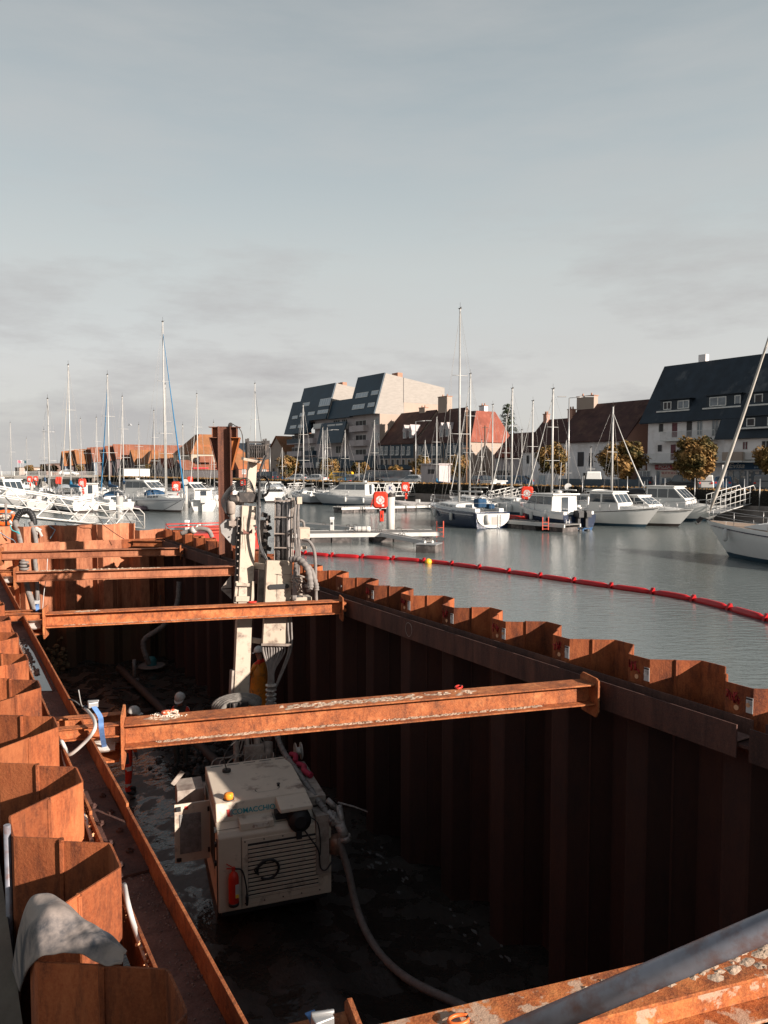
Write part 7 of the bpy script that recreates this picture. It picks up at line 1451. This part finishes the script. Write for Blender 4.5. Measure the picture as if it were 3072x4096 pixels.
for z in (13.0, 10.1, 7.2):
    a = sx(cc(652)); b_ = sx(cc(772)); balcony(MBk, a, b_, z - 1.1, 1.1, solid=PLA, wallm=PLA); MBk.win(a + .8, b_ - .6, z - 1.0, z + 1.0, 0, glass=WDK, panes=3)
    MBk.win(sx(cc(802)), sx(cc(812)), z - .6, z + .6, 0, glass=WDK, panes=1); MBk.win(sx(cc(820)), sx(cc(864)), z - .2, z + 1.2, 0, glass=WGL, panes=3)
    MBk.win(sx(cc(672)) - 1.2, sx(cc(664)) - .6, z - .6, z + .6, 0, glass=WDK, panes=1)
for k, z in enumerate((11.0, 8.2, 5.6)):
    for (a, b_) in ((130, 250), (275, 345)): balcony(MBk, sx(cc(a)), sx(cc(b_)), z - .9, 1.0, solid=PLA if (k + a) % 2 else SLATEB, wallm=PLA); MBk.win(sx(cc(a)) + .8, sx(cc(b_)) - .8, z - .8, z + 1.0, 0, glass=WDK, panes=4)
    a, b_ = 352 + 10 * k, 440; balcony(MBk, sx(cc(a)), sx(cc(b_)), z - .9 + (3 if k == 0 else 0), 1.0, solid=WFR, wallm=PLA) if k != 1 else None; MBk.win(sx(cc(505)), sx(cc(550)), z - .7, z + .9, 0, glass=WDK, panes=2)
for (a, b_) in ((482, 545), (552, 608)): balcony(MBk, sx(cc(a)), sx(cc(b_)), 12.6, 1.4, solid=WFR, wallm=PLA); MBk.win(sx(cc(a)) + .2, sx(cc(b_)) - .2, 12.7, 14.6, 0, glass=WDK, panes=3)
# --- left of the block
x0 = sx(1075); lh = Bld('house', 'low mauve house with black roof left of the tall apartment block', x0, d0=2.0); lh.gable(x0, x0 + 9, 12, 6.6, 12.6, PLA, SLATE, y0=2.0); lh.win(x0 + 2, x0 + 3.2, 3.0, 5.6, 2.0, panes=2); lh.win(x0 + 6, x0 + 7.2, 3.0, 5.6, 2.0, panes=2, glass=WDK)
def far_house(label, px, Y, w_, dep, ze, zr, wall, tile, rot=TF.a, name='house', cat='building', wins=0, hip=False, chim=False, group=None, wm=None):
    p = aty(px, 1880, Y); o = thing(name, label, cat, (p.x, p.y, GZ), rot, group); ze -= GZ; zr -= GZ     # ridge along local y, gable front on the water side
    m = MB(); m.prism([(0, -1), (w_, -1), (w_, ze), (w_ / 2, zr - .1) if not hip else (w_, ze), (0, ze)], lambda a, b, t: (a, t, b), 0, dep); m.build('wall', wall, o); ov = .35
    m = MB()
    if hip:
        I_ = [m.pt(q) for q in ((-ov, -ov, ze), (w_ + ov, -ov, ze), (w_ + ov, dep + ov, ze), (-ov, dep + ov, ze), (w_ * .40, dep * .28, zr), (w_ * .60, dep * .28, zr), (w_ * .60, dep * .72, zr), (w_ * .40, dep * .72, zr))]
        for f in ((3, 2, 1, 0), (4, 5, 6, 7), (0, 1, 5, 4), (1, 2, 6, 5), (2, 3, 7, 6), (3, 0, 4, 7)): m.face([I_[k] for k in f])
    else:
        k = (zr - ze) / (w_ / 2); m.prism([(-ov, ze - ov * k), (w_ / 2, zr), (w_ + ov, ze - ov * k), (w_ + ov, ze - ov * k + .25), (w_ / 2, zr + .25), (-ov, ze - ov * k + .25)], lambda a, b, t: (a, t, b), -.3, dep + .3)
    m.build('roof', tile, o)
    for q in range(wins):
        for fl in range(max(1, int(ze / 3))):
            y = dep * (q + .5) / wins; m = MB(); m.bb(w_ + .003, w_ + .05, y - .6, y + .6, 1 + fl * 2.8, 2.5 + fl * 2.8); w2 = m.build('window', WFR, o)
            for s in (-1, 1): m = MB(); m.bb(w_ + .052, w_ + .06, y + s * .28 - .2, y + s * .28 + .2, 1.15 + fl * 2.8, 2.35 + fl * 2.8); m.build('pane', wm or WDK, w2)
    for q in range(2):
        m = MB(); m.bb(w_ * (.3 + .4 * q) - .5, w_ * (.3 + .4 * q) + .5, -.05, -.003, 1.0, 2.6); m.build('window', WDK, o)
    if chim: m = MB(); m.bb(w_ / 2 - .5, w_ / 2 + .5, dep * .7, dep * .7 + 1.2, zr - .3, zr + 1.4); m.build('chimney', BRICK, o)
    return o
far_house('cream hotel with steep yellow and orange hipped roof left of the rusty column', 694, 228, 15, 17, 8.6, 14.6, mat('cream_render', (0.359, 0.296, 0.226), .9), TILEO, wins=5, hip=True, chim=True, wm=WGL)
o = far_house('low brick red restaurant with dormer and red awnings in front of the hotel', 690, 218, 9, 16, 4.2, 6.6, WDK, TILEP, wins=0)
m = MB()
for y in (2.5, 9.5): m.bb(9.0, 9.9, y, y + 4.5, 2.6, 2.9)
m.build('awning', mat('awning_red', (.45, .02, .03), .7), o); m = MB(); m.bb(6.5, 8.4, 5, 9, 4.4, 6.2); m.bb(8.42, 8.46, 5.3, 8.7, 4.8, 5.8); m.build('dormer', TILEP, o)
far_house('grey mansard building with small white attic windows right of the hotel', 915, 250, 10, 16, 9.4, 12.6, mat('grey_slate_wall', (.30, .31, .32), .8), SLATE, wins=6, wm=WGL)
far_house('orange roofed house with white dormer windows between the column and the drill', 905, 225, 9, 13, 4.6, 8.6, mat('brick_wall', (0.265, 0.125, 0.086), .9), TILEO, wins=4, wm=WGL)
far_house('small orange roofed house peeking above the black roofed low house', 1075, 190, 9, 12, 8.5, 12.2, PLB, TILEO, wins=2, chim=True)
far_house('grey and orange building between the hip roofed house and the hotel', 640, 246, 9, 8, 5.2, 9.2, PLA, TILEO, wins=2)
far_house('tan tiled shed with red roof left of the hotel', 622, 236, 8, 9, 4.8, 7.4, PLA, TILER, wins=2)
GA = mat('timber_gable', (.10, .075, .075), .9, var=.4, scale=.7)
rows_ = ((249, 9, 1810, TILEO), (259, 11, 1808, TILEO), (277, 10, 1807, TILEO), (292, 9, 1805, TILEO), (299, 15, 1801, TILEO), (350, 9, 1795, TILEP), (363, 9, 1794, TILEP), (377, 17, 1793, TILEP), (421, 10, 1789, TILEP), (437, 10, 1787, TILEP), (452, 26, 1782, TILEP))
for k, (px, dep, rpy, tl) in enumerate(rows_):
    Y = 262 - k * .5; zr = zat(rpy, Y); c = far_house('%s from the left of the orange roofed gabled houses on the far bank' % ORD[k], px - 6, Y - 4 + (k % 2), 6.4, dep, zr - 4.3, zr, GA if k % 3 else mat('blue_grey_gable', (.16, .19, .23), .9), tl, group='row of gabled houses on the far bank', wins=max(1, dep // 6))
far_house('house with orange roof and dark gable in front of the gabled row', 512, 250, 8, 8, 6, 10.4, GA, TILEO, wins=2)
far_house('cream house with clipped hip gable and orange roof top', 552, 244, 11, 8, 6.0, 10.0, mat('cream_render', (0.359, 0.296, 0.226)), TILEO, wins=3, hip=True)
far_house('low beige flat building with a dark end beside the flags', 60, 300, 10, 14, 5.0, 5.3, PLB, PLB, wins=3, hip=True); far_house('brown flat roofed building with lit right end on the far bank', 160, 290, 12, 16, 6.2, 6.6, mat('umber_wall', (.16, .10, .08), .9), mat('umber_wall', (.16, .10, .08)), wins=0, hip=True)
for k, (px, c_) in enumerate(((72, (.6, .15, .2)), (83, (.6, .6, .6)), (92, (.05, .12, .15)))):
    p = aty(px, 1880, 285); o = thing('flagpole', ['flagpole with a red and white flag beyond the bridge', 'flagpole with a plain white flag beyond the bridge', 'flagpole with a dark green flag beyond the bridge'][k], 'flagpole', (p.x, p.y, GZ)); m = MB(); m.tube([(0, 0, 0), (0, 0, 6.0)], .06, 5); m.build('pole', WHITE, o); m = MB(); m.grid([[(x * .35, .1 * math.sin(x), 5.9 - z * 1.0 - x * .06) for x in range(5)] for z in (0, 1)]); m.build('flag', mat('flag%d' % k if False else 'flag_cloth_' + ['red', 'white', 'green'][k], c_, .9), o)
def bush(label, px, pyc, rpx, Y, hf=.7, v=0):
    c = aty(px, pyc, Y); r_ = rpx * Y / F; o = thing('shrub', label, 'shrub', (c.x, c.y, GZ), 0, 'dark shrubs by the far bank'); k = CR[v].copy(); COL.objects.link(k); k.parent = o; k.location = (0, 0, max(.3, c.z - GZ)); k.scale = (r_, r_, r_ * hf); k.name = 'foliage'
    m = MB(); m.tube([(0, 0, -.2), (0, 0, c.z - GZ)], .12, 5); m.build('trunk', BARK, o)
bush('dark shrub in front of the beige flat building', 115, 1873, 22, 270, v=0); bush('dark shrub in front of the brown flat building, left one', 180, 1872, 20, 262, v=1); bush('dark shrub in front of the brown flat building, right one', 212, 1874, 24, 262, v=2); bush('shrub before the orange roofed gabled houses', 318, 1872, 22, 245, v=0); bush('dark shrub by the cream hip gabled house', 592, 1868, 16, 232, v=1)
# drooping conifer behind the red hip roof
c = aty(2030, 1700, 150); o = thing('conifer', 'dark drooping conifer rising behind the red hip roof', 'tree', (c.x, c.y, GZ)); m = MB(); m.tube([(0, 0, 0), (0, 0, 14)], [.35, .1], 8); m.build('trunk', BARK, o); m = MB(); rn = random.Random(5)
for k in range(520):
    z = rn.uniform(5, 15.2); a = rn.uniform(0, 6.28); L_ = (16 - z) * .34 * rn.uniform(.5, 1) + .4; d_ = Vector((math.cos(a), math.sin(a), .25)); p0 = Vector((0, 0, z)) + d_ * L_ * .2; p1 = Vector((0, 0, z)) + d_ * L_; w_ = .16; s_ = d_.cross(Vector((0, 0, 1))).normalized() * w_; p2 = p1 + Vector((d_.x * .4, d_.y * .4, -.4)); m.quad(p0 - s_, p0 + s_, p1 + s_ * .8, p1 - s_ * .8); m.quad(p1 - s_ * .8, p1 + s_ * .8, p2 + s_ * .1, p2 - s_ * .1)
m.build('crown', mat('conifer_green', (.03, .04, .02), .9, var=.4), o)
# --- long low bridge, stone quay at the left
o = thing('bridge', 'long low white railed bridge across the far left of the marina', 'bridge', aty(-60, 1880, 182) * 1); o.location.z = 0; bx0 = o.location.x; L_ = aty(388, 1880, 182).x - bx0; zd = zat(1904, 182)
m = MB(); m.bb(-20, L_, 0, 6, zd - .35, zd); m.build('deck', CONC, o)
m = MB(); m.bb(-20, L_, -.05, .02, zd + .98, zd + 1.06); m.bb(-20, L_, -.03, .02, zd + .12, zd + .18)
for q in range(int((L_ + 20) / .28)): x = -20 + q * .28; m.bb(x, x + .05, -.02, .0, zd + .18, zd + .98)
for q in range(int((L_ + 20) / 3)): x = -20 + q * 3; m.bb(x, x + .14, -.08, .05, zd, zd + 1.15)
m.build('railing', WFR, o)
for q in range(5): m = MB(); x = -14 + q * 9; m.bb(x, x + .7, 1.5, 4.5, -1, zd - .352); m.build('pier', CONC, o)
m = MB(); a_, b_ = aty(375, 1880, 182), aty(760, 1880, 176); a_.z = b_.z = 0; m.bar(a_ + Vector((0, 2, .5)), b_ + Vector((0, 2, .5)), 4, 3.0); tag(m.build('stone_quay', mat('pale_stone', (.36, .28, .23), .9, scale=.6, var=.3)), 'pale stone quay wall between the bridge and the hotel', 'quay wall')
m = MB(); m.bb(-190, -75, 186, 400, -3, GZ - .05); tag(m.build('far_bank', CONC), kind='structure')
# ------------------------------------------------------------------ vehicles on the quay
def car(label, px, Y, az, paint, L_=4.3, W_=1.75, H_=1.5, van=False, name='parked_car', cat='car', group='vehicles parked on the far quay', gz=GZ, ):
    p = aty(px, 1880, Y); o = thing(name, label, cat, (p.x, p.y, gz), az2rz(az), group); h = L_ / 2; m = MB()
    if van: pr = [(-h, .35), (h, .35), (h, .85), (h - .25, 1.05), (h - .95, H_ - .05), (h - 1.3, H_), (-h + .15, H_), (-h, H_ - .1)]
    else: pr = [(-h, .35), (h, .35), (h, .72), (h - .9, .92), (h - 1.7, H_ - .06), (h - 2.3, H_), (-h + .9, H_ - .04), (-h + .15, .98), (-h, .90)]
    m.prism(pr, lambda a, b, t: (a, t * (1 if b < 1 else 1 - .16 * (b - 1) / .6), b), -W_ / 2, W_ / 2); bd = m.build('body', paint, o, bevel=.06)
    k = lambda z: W_ / 2 * (1 - .16 * (z - 1) / .6 if z > 1 else 1) + .012
    zb, zt = (1.05 if van else .98), H_ - .12; xa, xb2 = (-h + .35, h - 1.15) if van else (-h + .75, h - 1.45)
    for s in (-1, 1):
        for q in range(2):
            a, b = xa + (xb2 - xa) * q / 2 + .04, xa + (xb2 - xa) * (q + 1) / 2 - .04; m = MB(); m.quad((a, s * k(zb), zb), (b + (.25 if q else 0), s * k(zb), zb), (b, s * k(zt), zt), (a + (.15 if not q else 0), s * k(zt), zt)); m.build('window', GLASS, bd)
    m = MB(); w_ = W_ / 2 - .16
    if van: m.quad((-h - .012, -w_, 1.0), (-h - .012, w_, 1.0), (-h + .05, w_ * .92, H_ - .22), (-h + .05, -w_ * .92, H_ - .22))
    else: m.quad((-h + .13, -w_, 1.0), (-h + .13, w_, 1.0), (-h + .82, w_ * .88, H_ - .08), (-h + .82, -w_ * .88, H_ - .08))
    m.build('rear_window', GLASS, bd); m = MB()
    if van: m.quad((h - .235, -w_, 1.1), (h - .235, w_, 1.1), (h - .90, w_ * .9, H_ - .14), (h - .90, -w_ * .9, H_ - .14))
    else: m.quad((h - .93, -w_, .97), (h - .93, w_, .97), (h - 1.66, w_ * .88, H_ - .10), (h - 1.66, -w_ * .88, H_ - .10))
    m.build('windscreen', GLASS, bd)
    for sx_ in (-1, 1):
        for s in (-1, 1): m = MB(); m.lathe([(.31, -.1), (.33, -.06), (.33, .06), (.31, .1)], (sx_ * (h - .85), s * (W_ / 2 - .08), .33), 14, Matrix.Rotation(R(90), 4, 'X')); m.build('wheel', BLK, o)
    for s in (-1, 1): m = MB(); m.box((-h - .01, s * (W_ / 2 - .2), .85), (.04, .22, .18)); m.build('tail_lamp', RED, bd); m = MB(); m.box((h + .0, s * (W_ / 2 - .25), .68), (.04, .3, .14)); m.build('headlight', WFR, bd)
    return o
def paint(n, c): return mat('car_paint_' + n, c, .3, var=.02, spec=.6)
PW, PS, PD, PG, PY_, PB2 = paint('white', (.72, .72, .70)), paint('silver', (.40, .41, .42)), paint('black', (.015, .02, .028)), paint('grey', (.16, .17, .18)), paint('yellow', (.75, .42, .03)), paint('blue', (.05, .12, .22))
car('white van seen from behind, parked left of the golden tree by the salmon gable', 2376, 82, 16, PW, 4.8, 1.9, 2.05, van=True, cat='van', name='parked_van')
car('white estate car seen from behind in front of the pizza shop tree', 2822, 80, 24, PW, 4.4, 1.75, 1.66, van=True)
car('dark car parked in front of the pizza shop', 2582, 84, 24, PD); car('dark blue car parked right of the white estate car', 2895, 82, 26, PB2); car('black car half hidden behind the pizza shop tree', 2735, 80, -40, PD, H_=1.75)
car('silver hatchback parked under the large green tree', 1262, 128, -62, PS); car('silver estate car left of the hatchback', 1190, 134, -62, PS); car('yellow van behind the golden tree by the left tower', 1362, 138, -60, PY_, 4.8, 1.9, 1.9, van=True, cat='van', name='parked_van'); car('grey car parked between two brown trees', 1402, 128, -62, PG); car('dark car beside the broad brown tree', 1475, 122, 110, PD)
car('silver car parked in front of the terraced houses', 1652, 112, -60, PS); car('pale car with its nose behind the navy yacht masts', 1720, 108, -60, PW); car('silver grey car in front of the low grey house', 2000, 98, -60, PS); car('dark blue car beside the silver grey car', 2062, 96, -60, PB2); car('small dark car by the blank beige wall', 1932, 102, 40, PD); car('black van by the low mauve house', 1062, 148, -60, PD, 4.8, 1.9, 1.9, van=True, cat='van', name='parked_van'); car('white car crossing the long bridge', 275, 184, 90, PW, gz=zd); car('silver van parked at the right edge behind the hedge', 3055, 80, 28, PG, 4.6, 1.9, 1.7, van=True, cat='van', name='parked_van')
o = far_house('white market truck by the stone quay', 470, 200, 5, 7, 4.4, 4.5, WHITE, WHITE, name='truck', cat='truck', hip=True)
p = aty(1548, 1880, 126); o = thing('glass_terrace', 'long glazed terrace with grey base in front of the terraced houses', 'terrace', (p.x, p.y, GZ), R(-52)); m = MB(); m.bb(-6, 6, -.1, .1, 0, .9); m.build('base', GELG, o); m = MB(); m.bb(-6, 6, -.03, .03, .903, 2.0); m.build('glazing', WGL, o); m = MB(); m.bb(-6.1, 6.1, -.12, 2.4, 2.003, 2.15); m.build('roof', PLA, o)
p = aty(1720, 1880, 100); o = thing('kiosk', 'pale harbour kiosk with one dark window behind the bright blue sail bag', 'kiosk', (p.x, p.y, GZ), R(-52)); m = MB(); m.bb(-1.8, 1.8, 0, 2, 0, 2.9); m.build('wall', PLA, o); m = MB(); m.bb(-.4, .9, -.03, -.003, 1.7, 2.3); m.build('window', WDK, o); m = MB(); m.bb(-2.0, 2.0, -.3, 2.2, 2.903, 3.05); m.build('roof', PLA, o)
# fence posts, lamps, signs on the quay
def lamp(label, px, top, Y, arm=1, base=GZ, two=False):
    p = aty(px, top, Y); o = thing('street_lamp', label, 'street lamp', (p.x, p.y, base)); H = p.z - base; m = MB(); m.tube([(0, 0, 0), (0, 0, H)], [.09, .05], 8); m.build('post', ALU, o); m = MB(); m.tube([(0, 0, H), (arm * 1.5, 0, H + .12)], .035, 6); m.build('arm', ALU, o); m = MB(); m.box((arm * 1.9, 0, H + .13), (.9, .22, .09)); m.build('lamp_head', ALU, o)
    if two: m = MB(); m.box((-arm * .7, 0, H + .13), (.8, .2, .09)); m.build('lamp_head', ALU, o)
lamp('street lamp rising in front of the terraced houses, arm to the right', 1663, 1686, 112, 1); lamp('street lamp right of the fishing boat masts', 2277, 1592, 72, 1, two=True); lamp('street lamp left of the low mauve house', 1080, 1790, 150, -1); lamp('street lamp left of the hotel, near the grey sloop mast', 720, 1778, 170, -1); lamp('dark street lamp in front of the gabled houses', 376, 1815, 160, -1); lamp('street lamp in front of the tall block beside the tent yacht mast', 1300, 1722, 128, 1)
p = aty(1940, 1702, 118); o = thing('utility_pole', 'dark wooden pole in front of the blank beige wall', 'pole', (p.x, p.y, GZ)); m = MB(); m.tube([(0, 0, 0), (0, 0, p.z - GZ)], [.16, .10], 8); m.build('post', mat('tarred_wood', (.09, .06, .045), .9), o); m = MB(); m.box((0, 0, p.z - GZ - .3), (.9, .08, .08)); m.build('cross_arm', BARK, o)
p = aty(2893, 1880, 67); o = thing('parking_sign', 'white backed street sign between the pizza tree and the blue shop sign', 'sign', (p.x, p.y, GZ)); m = MB(); m.tube([(0, 0, 0), (0, 0, 2.2)], .04, 6); m.build('post', ALU, o); m = MB(); m.box((0, -.06, 2.35), (.28, .06, .62)); m.build('panel', WHITE, o, bevel=.02)
for k, (px, top) in enumerate(((2510, 1905), (2578, 1925), (2622, 1902), (2660, 1913), (2780, 1912), (2905, 1915), (2978, 1915), (3040, 1915), (2230 + 100, 1905))):
    p = QF.hit(px, top, -.2); w_ = QF.w(p[0], -.2, 0); tag_ = thing('fence_post', 'slim steel post on the quay edge, %s from the left of nine' % ORD[(1, 2, 3, 4, 5, 6, 7, 8, 0)[k]], 'post', (w_.x, w_.y, .9), 0, 'slim posts along the quay edge'); m = MB(); m.tube([(0, 0, 0), (0, 0, max(.8, p[1] - .9))], .035, 6); m.build('pole', ALU, tag_)
# the glazed screen fence behind the hedge at the right
o = thing('mesh_fence', 'blue grey panel fence behind the hedge in front of the white house', 'fence', QF.w(QF.hit(2236, 1900, 1.6)[0], 1.6, GZ), QF.a); fl_ = QF.hit(2590, 1900, 1.6)[0] - QF.hit(2236, 1900, 1.6)[0]; m = MB(); m.bb(0, fl_, -.02, .02, .1, 1.35); m.build('panel', mat('blue_grey_panel', (.045, .065, .085), .6, var=.15), o)
for q in range(int(fl_ / 3) + 1): m = MB(); m.bb(q * 3.0, q * 3.0 + .06, -.08, -.022, 0, 1.65); m.build('post', ALU, o)
# gull
p = aty(520, 1701, 60); o = thing('gull', 'small grey gull flying left of centre above the boats', 'bird', p); m = MB(); m.tube([(-.18, 0, 0), (-.05, 0, .02), (.08, 0, .02), (.17, 0, .0)], [.01, .05, .05, .008], 8); m.quad((-.03, 0, .02), (.06, 0, .02), (.0, .32, .16), (-.06, .30, .16)); m.quad((-.03, 0, .02), (.06, 0, .02), (.0, -.32, .10), (-.06, -.30, .10)); m.build('body', GELG, o)
